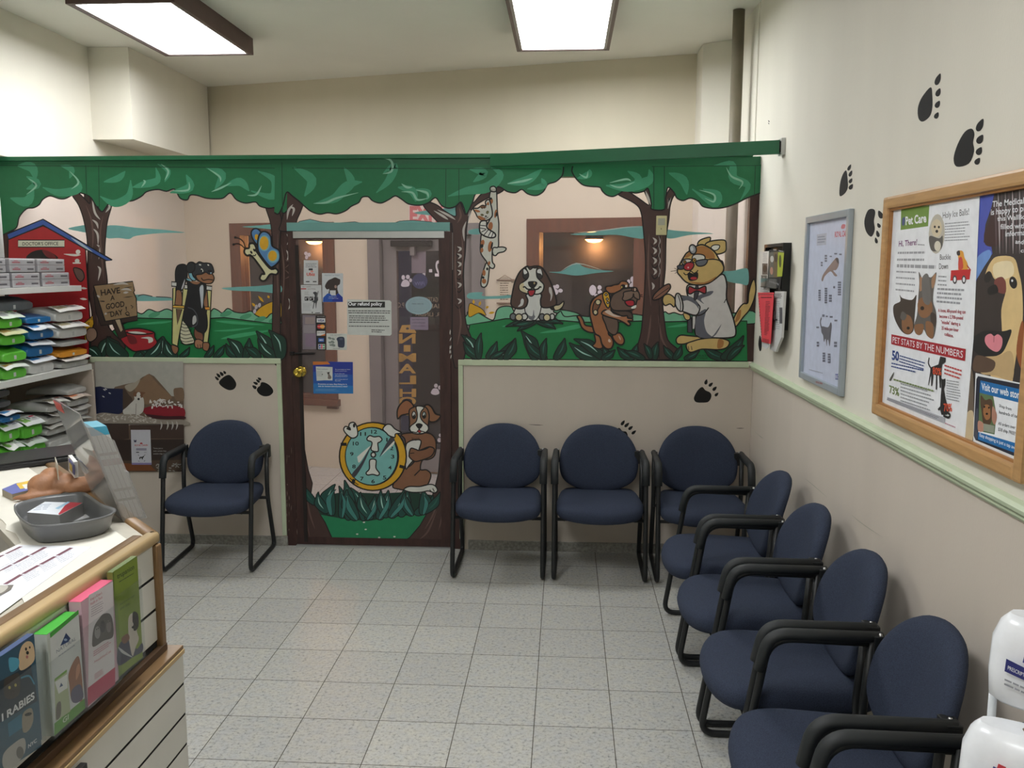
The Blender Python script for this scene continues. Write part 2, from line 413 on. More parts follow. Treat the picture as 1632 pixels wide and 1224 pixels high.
# street door
dd = empty('door_2', FO, math.atan2(FD.y, FD.x), kind='structure')
fr = MB(); fbox(fr, 1.45, 1.56, -.12, .02, 0, 2.12, M_grey); fbox(fr, 2.38, 2.49, -.12, .02, 0, 2.12, M_grey); fbox(fr, 1.5601, 2.3799, -.12, .02, 2.03, 2.12, M_grey)
fr.build('door_frame', dd)
st = MB(); fbox(st, 1.565, 1.69, -.08, -.035, .02, 2.02, M_grey); fbox(st, 2.27, 2.375, -.08, -.035, .02, 2.02, M_grey)
fbox(st, 1.6901, 2.2699, -.08, -.035, .02, .22, M_grey); fbox(st, 1.6901, 2.2699, -.08, -.035, 1.90, 2.02, M_grey)
dl = st.build('door_leaf', dd)
gl = MB(); fbox(gl, 1.691, 2.269, -.06, -.055, .221, 1.899, M_fglass); gl.build('door_pane', dl)
cl = MB(); fbox(cl, 1.66, 2.02, -.034, .015, 1.935, 1.985, M_dark, .006); fbox(cl, 1.83, 1.87, -.034, .0, 1.86, 1.94, M_grey); cl.build('door_closer', dd)
ob = MB(); fbox(ob, 1.3, 2.7, -1.3, -1.25, 0, 2.4, M_night); fbox(ob, 1.3, 2.7, -1.2, -.16, 2.3, 2.35, M_night)
ob.build('street_backdrop', dd)

# ---------------- the partition: knee wall, posts, header, panes
part = empty('wall_back', (0, YP, 0), kind='structure')
def pb(name, boxes, m, bev=0, parent=part):
    mb_ = MB()
    for b in boxes: mb_.box((b[0], b[2]-YP, b[4]), (b[1], b[3]-YP, b[5]), m, bev=bev)
    return mb_.build(name, parent)
ZS = 1.205                                    # sill height
pb('knee_wall', [(XL+.001, -1.765, YF, YF+.06, 0, ZS-.035)], M_low)
pb('knee_wall', [(-.625, XR-.001, YF, YF+.06, 0, ZS-.035)], M_low)
pb('sill_trim', [(-2.985, -1.765, YF-.016, YF+.07, ZS-.034, ZS)], M_trim, .003)
pb('sill_trim', [(XL+.001, -2.99, YF-.002, YF+.07, ZS-.034, ZS)], M_trim)
pb('sill_trim', [(-.655, XR-.03, YF-.016, YF+.07, ZS-.034, ZS)], M_trim, .003)
pb('corner_trim', [(-1.792, -1.765, YF-.012, YF-.0003, .07, ZS-.0345)], M_trim, .002)
pb('corner_trim', [(-.655, -.627, YF-.012, YF-.0003, .07, ZS-.0345)], M_trim, .002)
posts = ((XL+.001, -3.45), (-2.965, -2.884), (-1.765, -1.70), (-.70, -.625), (.50, .58), (1.075, XR-.002))
for a, b in posts:
    z0 = 0 if a in (-1.765, -.70) else ZS+.001
    pb('post', [(a, b, YF, YF+.06, z0, 2.30)], M_brown)
pb('header', [(XL+.001, XR-.004, YF, YF+.08, 2.3005, 2.41)], M_green)
pb('top_cap', [(XL+.001, XR-.05, YF-.02, YF+.09, 2.4105, 2.435)], M_green)
pb('glass_pane', [(-3.449, -2.966, YF, YF+.006, ZS+.001, 2.2995)], M_glass)
pb('glass_pane', [(-2.883, -1.766, YF, YF+.006, ZS+.001, 2.2995)], M_glass)
pb('transom_pane', [(-1.699, -.701, YF, YF+.006, 2.036, 2.2995)], M_glass)
pb('transom_bar', [(-1.6995, -.7005, YF-.006, YF+.05, 1.985, 2.035)], mat('teal_paint', (112, 164, 158), .5))
pb('glass_pane', [(-.624, .499, YF, YF+.006, ZS+.001, 2.2995)], M_glass)
pb('glass_pane', [(.581, 1.074, YF, YF+.006, ZS+.001, 2.2995)], M_glass)
# diagonal brace in front of the header, fixed to the right wall
br = MB(); A_ = Vector((-.45, YF-.035, 2.392)); B_ = Vector((XR-.02, 4.75, 2.392)); dv = (B_-A_).normalized(); nv = Vector((-dv.y, dv.x, 0))*.012
br.prism([A_-nv-Vector((0, 0, .035)), B_-nv-Vector((0, 0, .035)), B_-nv+Vector((0, 0, .035)), A_-nv+Vector((0, 0, .035))], nv*2, M_green)
br = br.build('brace'); tag(br, 'long green timber brace running from the partition header to the right wall', 'brace')
bb = MB().box((XR-.02, 4.715, 2.35), (XR-.0005, 4.785, 2.435), M_alu).box((XR-.026, 4.73, 2.365), (XR-.02, 4.75, 2.42), M_dark).build('bracket', br)
# pipe between ceiling and sill behind the partition
pp = MB().tube([(1.035, 5.62, 0.0), (1.035, 5.62, H-.002)], .036, mat('pipe_paint', (118, 110, 92), .5, var=.15), 20)
tag(pp.build('vertical_pipe'), 'tall grey-brown pipe rising to the ceiling behind the partition', 'pipe')

# ---------------- glazed door in the partition
dr = empty('door_1', (0, YP, 0), kind='structure')
pb('door_leaf', [(-1.697, -1.645, YF-.004, YF+.04, .012, 1.98), (-.77, -.703, YF-.004, YF+.04, .012, 1.98), (-1.6449, -.7701, YF-.004, YF+.04, 1.935, 1.98), (-1.6449, -.7701, YF-.004, YF+.04, .012, .06)], M_brown, parent=dr)
pb('door_pane', [(-1.6448, -.7702, YF, YF+.006, .0605, 1.9345)], M_dglass, parent=dr)
pb('metal_head', [(-1.66, -.735, YF-.014, YF-.0045, 1.942, 1.982)], M_alu, parent=dr)
pb('threshold', [(-1.7, -.70, YF-.03, YF+.05, .0005, .011)], M_alu, parent=dr)
pb('edge_strip', [(-1.652, -1.63, YF-.009, YF-.0045, .03, 1.90)], mat('near_black_strip', (30, 22, 20), .5), parent=dr)
# worn plate and brass knob
Mk = Matrix.Translation((-1.637, YF-YP-.009, 1.125)) @ Matrix.Rotation(PI/2, 4, 'X')
kb = MB().lathe([(0, 0), (.034, 0), (.034, .006), (.026, .012), (.013, .018), (.012, .034), (.022, .042), (.03, .054), (.031, .066), (.024, .076), (.012, .079), (.011, .075), (0, .075)],
                mat('polished_brass', (214, 186, 84), .18, metal=1, var=.1, scale=60), 24, Mk).build('door_knob', dr)
bolt = MB().box((-1.69, YF-YP-.016, 1.232), (-1.545, YF-YP-.0095, 1.242), M_dark)
bolt.tube([(-1.69, YF-YP-.022, 1.237), (-1.55, YF-YP-.022, 1.237)], .006, M_dark, 8).box((-1.70, YF-YP-.03, 1.226), (-1.675, YF-YP-.0095, 1.248), M_dark)
bolt.build('slide_bolt', dr)

# ---------------- ceiling fixtures
M_fr = mat('fixture_brown', (92, 70, 66), .5, var=.1)
M_inner = mat('fixture_inner', (150, 140, 136), .4)
M_diff = lamp_mat('fluorescent_diffuser', (.965, .985, 1.0), LAMP)
def fixture(x, y, label, w_=.62, l_=1.22, grp=None, zt=H):
    e = empty('ceiling_light', (x, y, zt), 0, label, 'ceiling light')
    a, b, t, h_ = w_/2, l_/2, .02, .11
    f = MB()
    for q in (((-a, -b, -h_), (a, -b+t, -.001)), ((-a, b-t, -h_), (a, b, -.001)), ((-a, -b+t, -h_), (-a+t, b-t, -.001)), ((a-t, -b+t, -h_), (a, b-t, -.001))): f.box(*q, M_fr)
    hs = f.build('housing', e)
    i = MB(); c = a-t; d = b-t
    for q in (((-c, -d, -h_+.004), (c, -d+.012, -h_+.02)), ((-c, d-.012, -h_+.004), (c, d, -h_+.02)), ((-c, -d+.012, -h_+.004), (-c+.018, d-.012, -h_+.02)), ((c-.018, -d+.012, -h_+.004), (c, d-.012, -h_+.02))): i.box(*q, M_inner)
    i.build('lens_trim', hs)
    MB().box((-c+.0185, -d+.0125, -h_+.012), (c-.0185, d-.0125, -h_+.018), M_diff).build('diffuser', e)
    return e
fixture(-2.47, 5.50, 'brown framed ceiling light at upper left, seen at a steep slant')
fixture(-.035, 5.51, 'brown framed ceiling light straight above the partition door side')
fixture(-.9, 2.0, 'brown framed ceiling light above the open floor between counter and chairs')
fixture(-.9, -.6, 'brown framed ceiling light farthest from the painted partition')
# ================================================================ waiting-room chairs (local: seat faces -Y, floor at z=0)
def fabric(name, rgb):
    m = mat(name, rgb, .9, var=.3, scale=330, bump=.5, bscale=500, spec=.2); return m
M_fab = fabric('navy_fabric', (53, 60, 77))
M_fab2 = fabric('dark_navy_fabric', (40, 46, 66))
M_blk = mat('black_tube', (24, 26, 27), .45, var=.1)
M_pad = mat('black_rubber_arm', (30, 34, 36), .6, var=.1)
M_bolt = mat('steel_bolt', (190, 190, 190), .3, metal=1)
def cushion(mb, outline, prof, m, fn):
    """outline: 2D pts; prof: (scale, h) rings from one face to the other; fn maps (x, y, h) to 3D"""
    n = len(outline); vs = []; fs = []
    for s_, h in prof:
        for x, y in outline: vs.append(fn(x*s_, y*s_, h))
    for j in range(len(prof)-1):
        for i in range(n): fs.append((j*n+i, j*n+(i+1) % n, (j+1)*n+(i+1) % n, (j+1)*n+i))
    fs.append(tuple(range(n))[::-1]); fs.append(tuple(range((len(prof)-1)*n, len(prof)*n)))
    mb.add(vs, fs, m, True)
def make_chair():
    e = empty('waiting_chair')
    # seat: rounded, wider at the front, waterfall edge
    out = catmull([(-.17, .225), (0, .235), (.17, .225), (.225, .17), (.245, 0), (.25, -.12), (.225, -.20), (.13, -.243), (0, -.255), (-.13, -.243), (-.225, -.20), (-.25, -.12), (-.245, 0), (-.225, .17)], True, 4)
    def sf(x, y, h):
        d = max(0, (-y-.10))/.16
        return Vector((x, y*1.12-.043, .395+h-.018*d*d+.035*(x/.25)**2*.25-.02*(y+.0)))
    pr = [(.5, -.045), (.86, -.044), (.95, -.036), (.985, -.02), (1, -.002), (.99, .014), (.965, .026), (.92, .036), (.84, .043), (.7, .047), (.5, .048), (.25, .047), (.05, .047)]
    b = MB(); cushion(b, out, pr, M_fab, sf); b.build('seat', e)
    # backrest: domed pad, curved round the sitter, leaning back
    ob = catmull([(-.215, -.105), (-.236, -.03), (-.228, .05), (-.185, .125), (-.105, .178), (0, .193), (.105, .178), (.185, .125), (.228, .05), (.236, -.03), (.215, -.105), (.15, -.155), (.06, -.182), (0, -.186), (-.06, -.182), (-.15, -.155)], True, 4)
    tilt = .27
    def bf(x, z, h):
        yb = -.9*x*x+h - .0
        zz = z*math.cos(tilt)-yb*0*math.sin(tilt); yy = z*math.sin(tilt)+yb
        return Vector((x, .18+yy, .616+zz*1.08))
    pr = [(.05, -.034), (.3, -.035), (.6, -.034), (.8, -.030), (.9, -.024), (.96, -.014), (.99, -.004), (1, .006), (.985, .018), (.94, .026), (.5, .03)]
    b = MB(); cushion(b, ob, pr, M_fab, bf); brs = b.build('backrest', e)
    # side frames: sled base, front leg, arm, rear upright as one bent tube each
    for s in (-1, 1):
        x = s*.257
        path = rounded([(x, .11, .648), (x, -.18, .655), (x, -.285, .013), (x, .225, .013), (x, .105, .38), (x, .125, .655)], [.075, .06, .05, .08], 7)
        b = MB(); b.tube(path, .0135, M_blk, 10, r2=.0125); sfm = b.build('side_frame', e)
        ap = rounded([(x, .155, .665), (x, -.181, .668), (x, -.206, .55)], [.075], 8)
        b = MB(); b.sweep(ap, lambda t: [(.0215*math.cos(2*PI*i/12)*(1 if .03 < t else .8), .0175*math.sin(2*PI*i/12)) for i in range(12)], M_pad); b.build('armrest', sfm)
    # cross members under the seat
    b = MB(); b.tube([(-.257, -.225, .352), (.257, -.225, .352)], .010, M_blk, 8); b.tube([(-.257, .108, .352), (.257, .108, .352)], .010, M_blk, 8)
    for s in (-1, 1): b.tube([(s*.2, -.225, .348), (s*.2, .108, .348)], .008, M_blk, 8)
    b.build('seat_support', e)
    b = MB()
    b.prism([(-.03, .10, .35), (.03, .10, .35), (.035, .225, .60), (-.035, .225, .60)], (0, .008, 0), M_blk).build('back_bracket', e)
    for s in (-1, 1):
        b = MB()
        b.box((s*.225-.012, .125, .60), (s*.262+.012, .165, .675), M_blk, bev=.004)
        b.lathe([(.0, .008), (.005, .006), (.006, 0)], M_bolt, 10, Matrix.Translation((s*.245, .145, .675)))
        b.build('side_bracket', brs)
    return e
proto = make_chair()
chairs = [   # x, y, facing, label
    (-2.085, 5.02, .06, 'blue fabric chair standing alone beside the sofa poster left of the painted door'),
    (-.375, 5.02, .0, 'blue chair directly right of the painted door, first of the back wall row'),
    (.205, 5.015, -.01, 'middle chair of the back wall row, a black painted paw print above its right shoulder'),
    (.790, 5.005, -.02, 'blue chair in the corner, last of the back wall row'),
    (.80, 4.055, -PI/2, 'farthest blue chair of the row against the right wall, next to the corner'),
    (.805, 3.475, -PI/2+.01, 'second blue chair from the corner in the row against the right wall'),
    (.81, 2.885, -PI/2, 'third blue chair from the corner in the row against the right wall'),
    (.805, 2.305, -PI/2-.01, 'large near blue chair, fourth from the corner, its whole backrest in view'),
    (.81, 1.72, -PI/2, 'nearest blue chair at lower right, mostly cut off and hidden behind the pet food rack'),
]
for i, (x, y, r, lab) in enumerate(chairs):
    c = proto if i == 0 else copy_tree(proto)
    c.location = (x, y, .0); c.rotation_euler = (0, 0, r)
    tag(c, lab, 'chair', 'blue waiting room chairs')
# ================================================================ the mural painted on the partition
PL = Plane((0, YF, 0), (0, -1, 0))
V1, V2, V3 = (0, 230, .28589), (440, 230, .28589), (800, 230, .28589)
K = P(18, 16, 16); Wt = P(222, 222, 214); GR = P(28, 112, 70); GR2 = P(64, 150, 112); GR3 = P(120, 190, 160)
BR = P(72, 50, 46); BR2 = P(104, 80, 72); BRL = P(190, 184, 178); TEAL = P(118, 178, 174); BUSH = P(118, 186, 150); BUSH2 = P(80, 156, 118)
FIELD = P(24, 124, 68); FIELD2 = P(64, 164, 110); DK = P(22, 58, 46); DK2 = P(46, 104, 88); DKL = P(168, 212, 200); YEL = P(214, 164, 32)
Z0 = -100
def leaf(a, x0, y0, x1, y1, w, bend=0, c=DK, hi=True, lw=.006):
    """one blade from base to tip, w = width in view units, bend sideways"""
    dx, dy = x1-x0, y1-y0; L = math.hypot(dx, dy); nx, ny = -dy/L, dx/L
    mx_, my_ = x0+dx*.5+nx*bend, y0+dy*.5+ny*bend
    a.poly([(x0-nx*w*.3, y0-ny*w*.3), (mx_-nx*w*.5, my_-ny*w*.5), (x0+dx*.82+nx*bend*.6-nx*w*.22, y0+dy*.82+ny*bend*.6-ny*w*.22), (x1, y1),
            (x0+dx*.82+nx*bend*.6+nx*w*.18, y0+dy*.82+ny*bend*.6+ny*w*.18), (mx_+nx*w*.5, my_+ny*w*.5), (x0+nx*w*.3, y0+ny*w*.3)], c, K, lw)
    if hi: a.line([(x0+dx*.2+nx*bend*.5, y0+dy*.2+ny*bend*.5), (mx_, my_), (x0+dx*.8+nx*bend*.6, y0+dy*.8+ny*bend*.6)], DK2 if w < 60 else DKL, .008, taper=True)
def swoosh(a, pts, c, w): a.line(pts, c, w, taper=True, k=5)

# ---- sky, hills and bushes
a = Art(PL, .0004, V1)
for pts in ([(380, 470), (440, 455), (490, 452), (490, 490), (440, 485)], [(592, 460), (650, 452), (760, 465), (900, 475), (1030, 492), (900, 495), (760, 510), (720, 528), (660, 522), (592, 520)],
            [(745, 842), (800, 838), (860, 850), (960, 858), (960, 870), (740, 872)], [(1350, 460), (1450, 452), (1540, 446), (1545, 474), (1450, 468)], [(1235, 802), (1330, 795), (1440, 790), (1558, 782), (1560, 830), (1440, 820), (1300, 815)]):
    a.poly(pts, TEAL)
a.line([(770, 846), (800, 838), (850, 848)], P(80, 74, 74), .006); a.line([(870, 850), (920, 852), (955, 856)], P(80, 74, 74), .006)
a.poly([(1418, 962), (1440, 920), (1490, 888), (1540, 872), (1565, 870), (1565, 975), (1500, 970)], YEL, K, .004)
for q in ((1440, 845, 1470, 880), (1492, 843, 1502, 858), (1545, 838, 1543, 855), (1405, 885, 1425, 905)): a.line([q[:2], q[2:]], YEL, .016, False, True)
a.poly([(690, 990), (700, 940), (740, 925), (790, 945), (830, 920), (880, 935), (930, 918), (970, 940), (970, 990)], BUSH, K, .007)
a.poly([(1165, 990), (1185, 920), (1215, 925), (1240, 940), (1270, 915), (1310, 935), (1360, 940), (1400, 930), (1430, 955), (1480, 970), (1510, 945), (1550, 945), (1560, 1010), (1400, 1010)], BUSH, K, .007)
for x, y in ((1260, 945), (1370, 960), (1450, 975), (1530, 980), (730, 950), (860, 950)): a.ell(x, y, 34, 14, BUSH2, -.3)
a.poly([(480, 1195), (600, 1060), (690, 1000), (760, 968), (900, 972), (1100, 975), (1250, 966), (1400, 985), (1560, 1005), (1572, 1196)], FIELD, K, .007, smooth=False)
for pts in ([(760, 1005), (860, 990), (960, 985), (900, 1000)], [(1200, 985), (1300, 985), (1480, 1008), (1300, 1002)], [(1230, 1085), (1330, 1055), (1520, 1035), (1350, 1075)], [(1190, 1040), (1300, 1030), (1420, 1020), (1300, 1042)]): a.poly(pts, FIELD2)
a.at(*V2)
a.poly([(1080, 1010), (1065, 950), (1080, 925), (1120, 935), (1190, 975), (1215, 975), (1230, 925), (1260, 905), (1310, 905), (1330, 930), (1380, 900), (1560, 920), (1640, 930), (1700, 955), (1700, 1010)], BUSH, K, .007)
a.poly([(1075, 962), (1078, 890), (1110, 897), (1150, 920), (1170, 955), (1130, 940)], YEL, K, .004)
for q in ((1100, 867, 1102, 890), (1140, 875, 1132, 900), (1185, 903, 1170, 913), (1185, 942, 1218, 936)): a.line([q[:2], q[2:]], YEL, .016, False, True)
a.poly([(1075, 830), (1150, 825), (1150, 845), (1240, 845), (1310, 840), (1310, 856), (1200, 862), (1075, 860)], TEAL)
a.poly([(1075, 480), (1120, 470), (1140, 478), (1140, 500), (1080, 500)], TEAL, None)
a.poly([(108, 486), (108, 455), (130, 430), (190, 418), (250, 432), (330, 440), (380, 436), (440, 432), (500, 446), (640, 446), (690, 428), (760, 424), (860, 432), (940, 456), (945, 486)], TEAL, P(70, 74, 74), .004, smooth=False)
a.poly([(770, 384), (830, 370), (900, 366), (960, 352), (1003, 350), (1003, 416), (940, 400), (880, 398)], TEAL)
a.at(*V3)
for pts in ([(380, 502), (520, 488), (640, 470), (720, 458), (795, 462), (792, 522), (740, 522), (640, 505), (500, 508)], [(918, 478), (960, 480), (1060, 488), (1180, 498), (1050, 505), (960, 524), (918, 520)],
            [(262, 712), (330, 708), (380, 678), (418, 660), (460, 685), (540, 700), (622, 708), (520, 718), (420, 732), (340, 722)], [(1225, 712), (1290, 705), (1345, 692), (1372, 700), (1372, 780), (1330, 778), (1250, 760)]):
    a.poly(pts, TEAL)
a.line([(400, 495), (560, 480), (700, 462), (780, 462)], P(190, 200, 196), .006, taper=True); a.line([(330, 706), (420, 664), (560, 702)], P(190, 200, 196), .006, taper=True)
a.poly([(310, 1000), (325, 930), (350, 960), (420, 955), (500, 960), (560, 940), (700, 945), (760, 950), (790, 960), (790, 1000)], BUSH, K, .007)
a.poly([(900, 1000), (905, 935), (930, 945), (960, 938), (1000, 950), (1040, 940), (1180, 940), (1300, 940), (1400, 930), (1404, 1000)], BUSH, K, .007)
a.poly([(-179, 1005), (-80, 990), (20, 972), (200, 970), (440, 992), (600, 992), (780, 985), (900, 990), (1100, 985), (1365, 985), (1368, 1210), (-215, 1195)], FIELD, K, .007, smooth=False)
for pts in ([(210, 1052), (300, 1030), (430, 1002), (440, 1022), (330, 1045)], [(0, 1015), (100, 985), (60, 1012)], [(920, 1020), (980, 1005), (1030, 998), (1020, 1015)]): a.poly(pts, FIELD2)
a.build('painted_landscape', part)

# ---- trees
a = Art(PL, .0027, V1)
a.poly([(405, 285), (432, 268), (475, 305), (503, 330), (505, 275), (520, 280), (540, 330), (570, 372), (590, 355), (606, 305), (630, 298), (622, 350), (600, 430), (590, 520), (585, 640), (600, 770), (592, 900), (600, 1000), (640, 1060), (700, 1130), (640, 1190), (480, 1190), (500, 1100), (520, 1000), (500, 850), (490, 700), (490, 560), (470, 430), (440, 340)], BR, K, .007)
for pts in ([(515, 300), (530, 380), (560, 420)], [(520, 470), (545, 500), (548, 560)], [(515, 420), (540, 440), (548, 470)], [(540, 560), (560, 580), (552, 640)], [(545, 680), (560, 700), (548, 760)], [(600, 330), (612, 350), (590, 380)]): swoosh(a, pts, BRL, .014)
for pts in ([(480, 340), (510, 420), (520, 520), (510, 640)], [(575, 400), (560, 500), (570, 640), (580, 760)], [(520, 800), (540, 900), (545, 1010)], [(500, 560), (540, 600), (560, 560)]): swoosh(a, pts, BR2, .012)
a.build('painted_tree', part, 'brown painted tree behind the have a good day sign')
a = Art(PL, .0027, V2)
a.poly([(-58, 345), (-15, 352), (30, 410), (20, 560), (24, 800), (20, 1195), (-18, 1195), (-20, 1000), (-16, 800), (-18, 600), (-28, 450)], BR, K, .006)
a.poly([(58, 268), (95, 288), (148, 325), (140, 370), (118, 420), (108, 470), (108, 482), (22, 482), (28, 440), (42, 380)], BR, K, .006)
for pts in ([(95, 335), (70, 370), (62, 420)], [(75, 350), (100, 360), (90, 400)], [(60, 500), (75, 530), (62, 560)], [(58, 590), (72, 620), (60, 650)], [(70, 860), (82, 890), (70, 920)]): swoosh(a, pts, BRL, .014)
for pts in ([(30, 560), (45, 700), (38, 900)], [(10, 500), (8, 700), (14, 900)], [(50, 640), (80, 660), (50, 690)], [(50, 700), (80, 730), (50, 750)]): swoosh(a, pts, BR2, .010)
a.build('painted_tree', part, 'brown painted tree left of the door')
a = Art(PL, .0027, V2)
a.poly([(820, 338), (850, 322), (900, 340), (935, 368), (1000, 402), (1003, 350), (1025, 322), (1045, 370), (1058, 388), (1064, 300), (1085, 290), (1095, 330), (1150, 272), (1200, 248), (1268, 232), (1262, 262), (1180, 300), (1100, 352), (1070, 420), (1060, 500), (1055, 600), (1045, 700), (1050, 850), (1060, 1000), (1112, 1132), (1080, 1112), (1060, 1060), (1048, 1195), (985, 1195), (984, 490), (952, 482), (920, 450), (870, 400)], BR, K, .007)
for pts in ([(880, 370), (930, 400), (960, 420)], [(900, 365), (960, 395), (1000, 420)], [(1060, 430), (1045, 480), (1050, 540)], [(1070, 400), (1085, 370), (1070, 440)]): swoosh(a, pts, BRL, .014)
for y in (570, 610, 655, 700, 770, 860): swoosh(a, [(1010, y), (1030, y+12), (1015, y+30)], BRL, .013); swoosh(a, [(995, y+30), (1020, y+55), (1040, y+30)], K, .006)
for pts in ([(1035, 500), (1042, 620), (1030, 760)], [(1000, 560), (1000, 700), (1010, 860)], [(1020, 900), (1030, 1000), (1010, 1120)], [(1020, 350), (1030, 400), (1010, 440)]): swoosh(a, pts, BR2, .012)
a.build('painted_tree', part, 'brown painted tree right of the door')
a = Art(PL, .0027, V3)
a.poly([(640, 275), (690, 258), (760, 300), (822, 338), (788, 245), (812, 246), (838, 300), (850, 352), (905, 352), (915, 290), (945, 240), (1008, 230), (962, 280), (938, 340), (930, 420), (915, 520), (910, 700), (895, 850), (905, 980), (925, 1090), (985, 1150), (960, 1196), (780, 1196), (752, 1150), (775, 1050), (785, 950), (795, 800), (800, 650), (790, 500), (775, 380), (740, 330)], BR, K, .007)
for y in (520, 575, 630, 690): swoosh(a, [(840, y), (858, y+18), (845, y+38)], BRL, .014); swoosh(a, [(830, y+30), (850, y+60), (878, y+35)], K, .008); swoosh(a, [(874, y-10), (880, y+20), (872, y+50)], BRL, .008)
for pts in ([(800, 260), (815, 300), (830, 340)], [(925, 330), (935, 300), (925, 360)], [(835, 770), (845, 790), (838, 810)]): swoosh(a, pts, BRL, .014)
for pts in ([(820, 500), (815, 700), (830, 900)], [(890, 480), (888, 700), (878, 900)], [(830, 950), (820, 1050), (800, 1150)], [(870, 950), (890, 1080), (930, 1150)]): swoosh(a, pts, BR2, .012)
a.line([(878, 480), (876, 1196)], K, .003, False)
a.build('painted_tree', part, 'brown painted tree with the yellowed wall plate on it')

def canopy(a, top, pts, m):
    """straight top corners (first, last), scalloped lower edge"""
    c = [a.uv(p) for p in top]; lo = catmull([a.uv(p) for p in pts], False, 4)
    a.fill(c+lo, m); a.ribbon(lo, K, .008)
# ---- leaf canopy over everything
a = Art(PL, .0038, V1)
canopy(a, [(-60, 112), (560, 112)], [(560, 372), (535, 340), (500, 290), (430, 268), (400, 285), (365, 303), (330, 303), (280, 288), (240, 308), (222, 335), (190, 354), (150, 360), (110, 405), (95, 462), (50, 490), (-60, 540)], GR)
canopy(a, [(540, 112), (1605, 112)], [(1600, 372), (1580, 384), (1552, 352), (1500, 357), (1450, 345), (1425, 322), (1370, 328), (1320, 310), (1285, 272), (1245, 300), (1200, 304), (1150, 300), (1100, 285), (1062, 284), (1045, 310), (1005, 300), (975, 250), (930, 262), (880, 252), (820, 264), (790, 290), (740, 315), (690, 318), (640, 336), (610, 330), (572, 376), (545, 345)], GR)
sw = [([(150, 180), (210, 220), (150, 250)], .05), ([(60, 300), (150, 320), (190, 250)], .06), ([(240, 240), (330, 270), (440, 250), (430, 190)], .05), ([(340, 120), (400, 140), (390, 190)], .04), ([(100, 120), (180, 130), (200, 200)], .06),
      ([(560, 290), (640, 330), (720, 290), (730, 200)], .05), ([(580, 210), (660, 190), (700, 150)], .04), ([(740, 240), (800, 225), (880, 200), (870, 130)], .045), ([(880, 110), (940, 150), (920, 210)], .03), ([(950, 270), (1060, 240), (1040, 170)], .05),
      ([(1150, 130), (1240, 170), (1200, 250)], .05), ([(1260, 230), (1340, 210), (1390, 260)], .05), ([(1400, 260), (1520, 290), (1530, 200), (1440, 150)], .05)]
for pts, w_ in sw: swoosh(a, pts, GR2, w_)
for pts in ([(390, 150), (440, 210), (400, 250)], [(150, 280), (205, 230), (160, 190)], [(790, 240), (810, 210), (800, 200)], [(900, 110), (940, 150), (920, 200)], [(960, 260), (1050, 255), (1055, 210)], [(1160, 135), (1225, 180), (1230, 210)], [(1180, 265), (1230, 245), (1290, 215)], [(1380, 285), (1430, 280), (1460, 230)]): swoosh(a, pts, P(140, 196, 168), .012)
a.line([(3, 118), (1600, 134)], P(12, 66, 44), .004, False); a.line([(480, 118), (486, 300)], P(12, 66, 44), .004, False); a.line([(552, 118), (556, 350)], P(12, 66, 44), .004, False); a.line([(1572, 112), (1572, 380)], P(12, 66, 44), .004, False)
a.build('painted_canopy', part)
a = Art(PL, .0052, V2)
canopy(a, [(-5, 112), (1602, 112)], [(1602, 126), (1596, 172), (1560, 208), (1515, 224), (1490, 264), (1450, 286), (1402, 276), (1370, 252), (1335, 270), (1290, 264), (1250, 240), (1200, 236), (1150, 268), (1112, 278), (1096, 322), (1062, 390), (1048, 356), (1030, 322), (1000, 347), (960, 356), (922, 340), (890, 298), (850, 326), (800, 340), (740, 333), (700, 306), (665, 288), (630, 308), (585, 328), (540, 316), (515, 293), (480, 296), (462, 325), (420, 346), (390, 370), (340, 388), (290, 382), (245, 390), (200, 376), (165, 350), (130, 318), (92, 288), (60, 268), (40, 340), (15, 388), (-8, 380)], GR)
for pts, w_ in [([(100, 130), (200, 200), (160, 290)], .06), ([(220, 330), (330, 300), (400, 230), (480, 210)], .06), ([(380, 130), (420, 210), (380, 280)], .05), ([(600, 160), (660, 120), (630, 200), (560, 270)], .05), ([(680, 240), (760, 260), (780, 320)], .05), ([(780, 250), (850, 270), (840, 310)], .035),
                ([(960, 290), (1060, 260), (1180, 240), (1250, 170), (1200, 130)], .06), ([(1080, 140), (1160, 160), (1100, 210)], .05), ([(1290, 220), (1400, 200), (1480, 140)], .05), ([(1400, 250), (1490, 230), (1480, 190)], .04)]: swoosh(a, pts, GR2, w_)
for pts in ([(210, 330), (280, 325), (340, 300), (460, 270)], [(560, 70), (640, 90), (645, 150), (595, 165)], [(700, 265), (760, 270), (790, 310), (850, 300)], [(700, 220), (730, 240), (760, 240)], [(1290, 220), (1380, 205), (1430, 190)], [(780, 255), (840, 270), (850, 300)]): swoosh(a, pts, P(140, 196, 168), .014)
a.line([(34, 100), (38, 380)], P(12, 66, 44), .004, False); a.line([(90, 133), (1590, 138)], P(12, 66, 44), .004, False); a.line([(948, 136), (946, 350)], P(12, 66, 44), .004, False); a.line([(1020, 136), (1020, 320)], P(12, 66, 44), .004, False)
a.build('painted_canopy', part)
a = Art(PL, .0038, V3)
canopy(a, [(395, 112), (1456, 112)], [(1446, 270), (1400, 286), (1360, 302), (1300, 332), (1240, 352), (1180, 358), (1120, 347), (1095, 318), (1050, 300), (1010, 314), (975, 300), (958, 268), (925, 240), (912, 300), (906, 362), (835, 362), (832, 330), (815, 248), (790, 262), (740, 272), (690, 256), (655, 274), (620, 291), (585, 284), (560, 262), (545, 240), (500, 236), (455, 228), (425, 205), (405, 180), (390, 150), (395, 122)], GR)
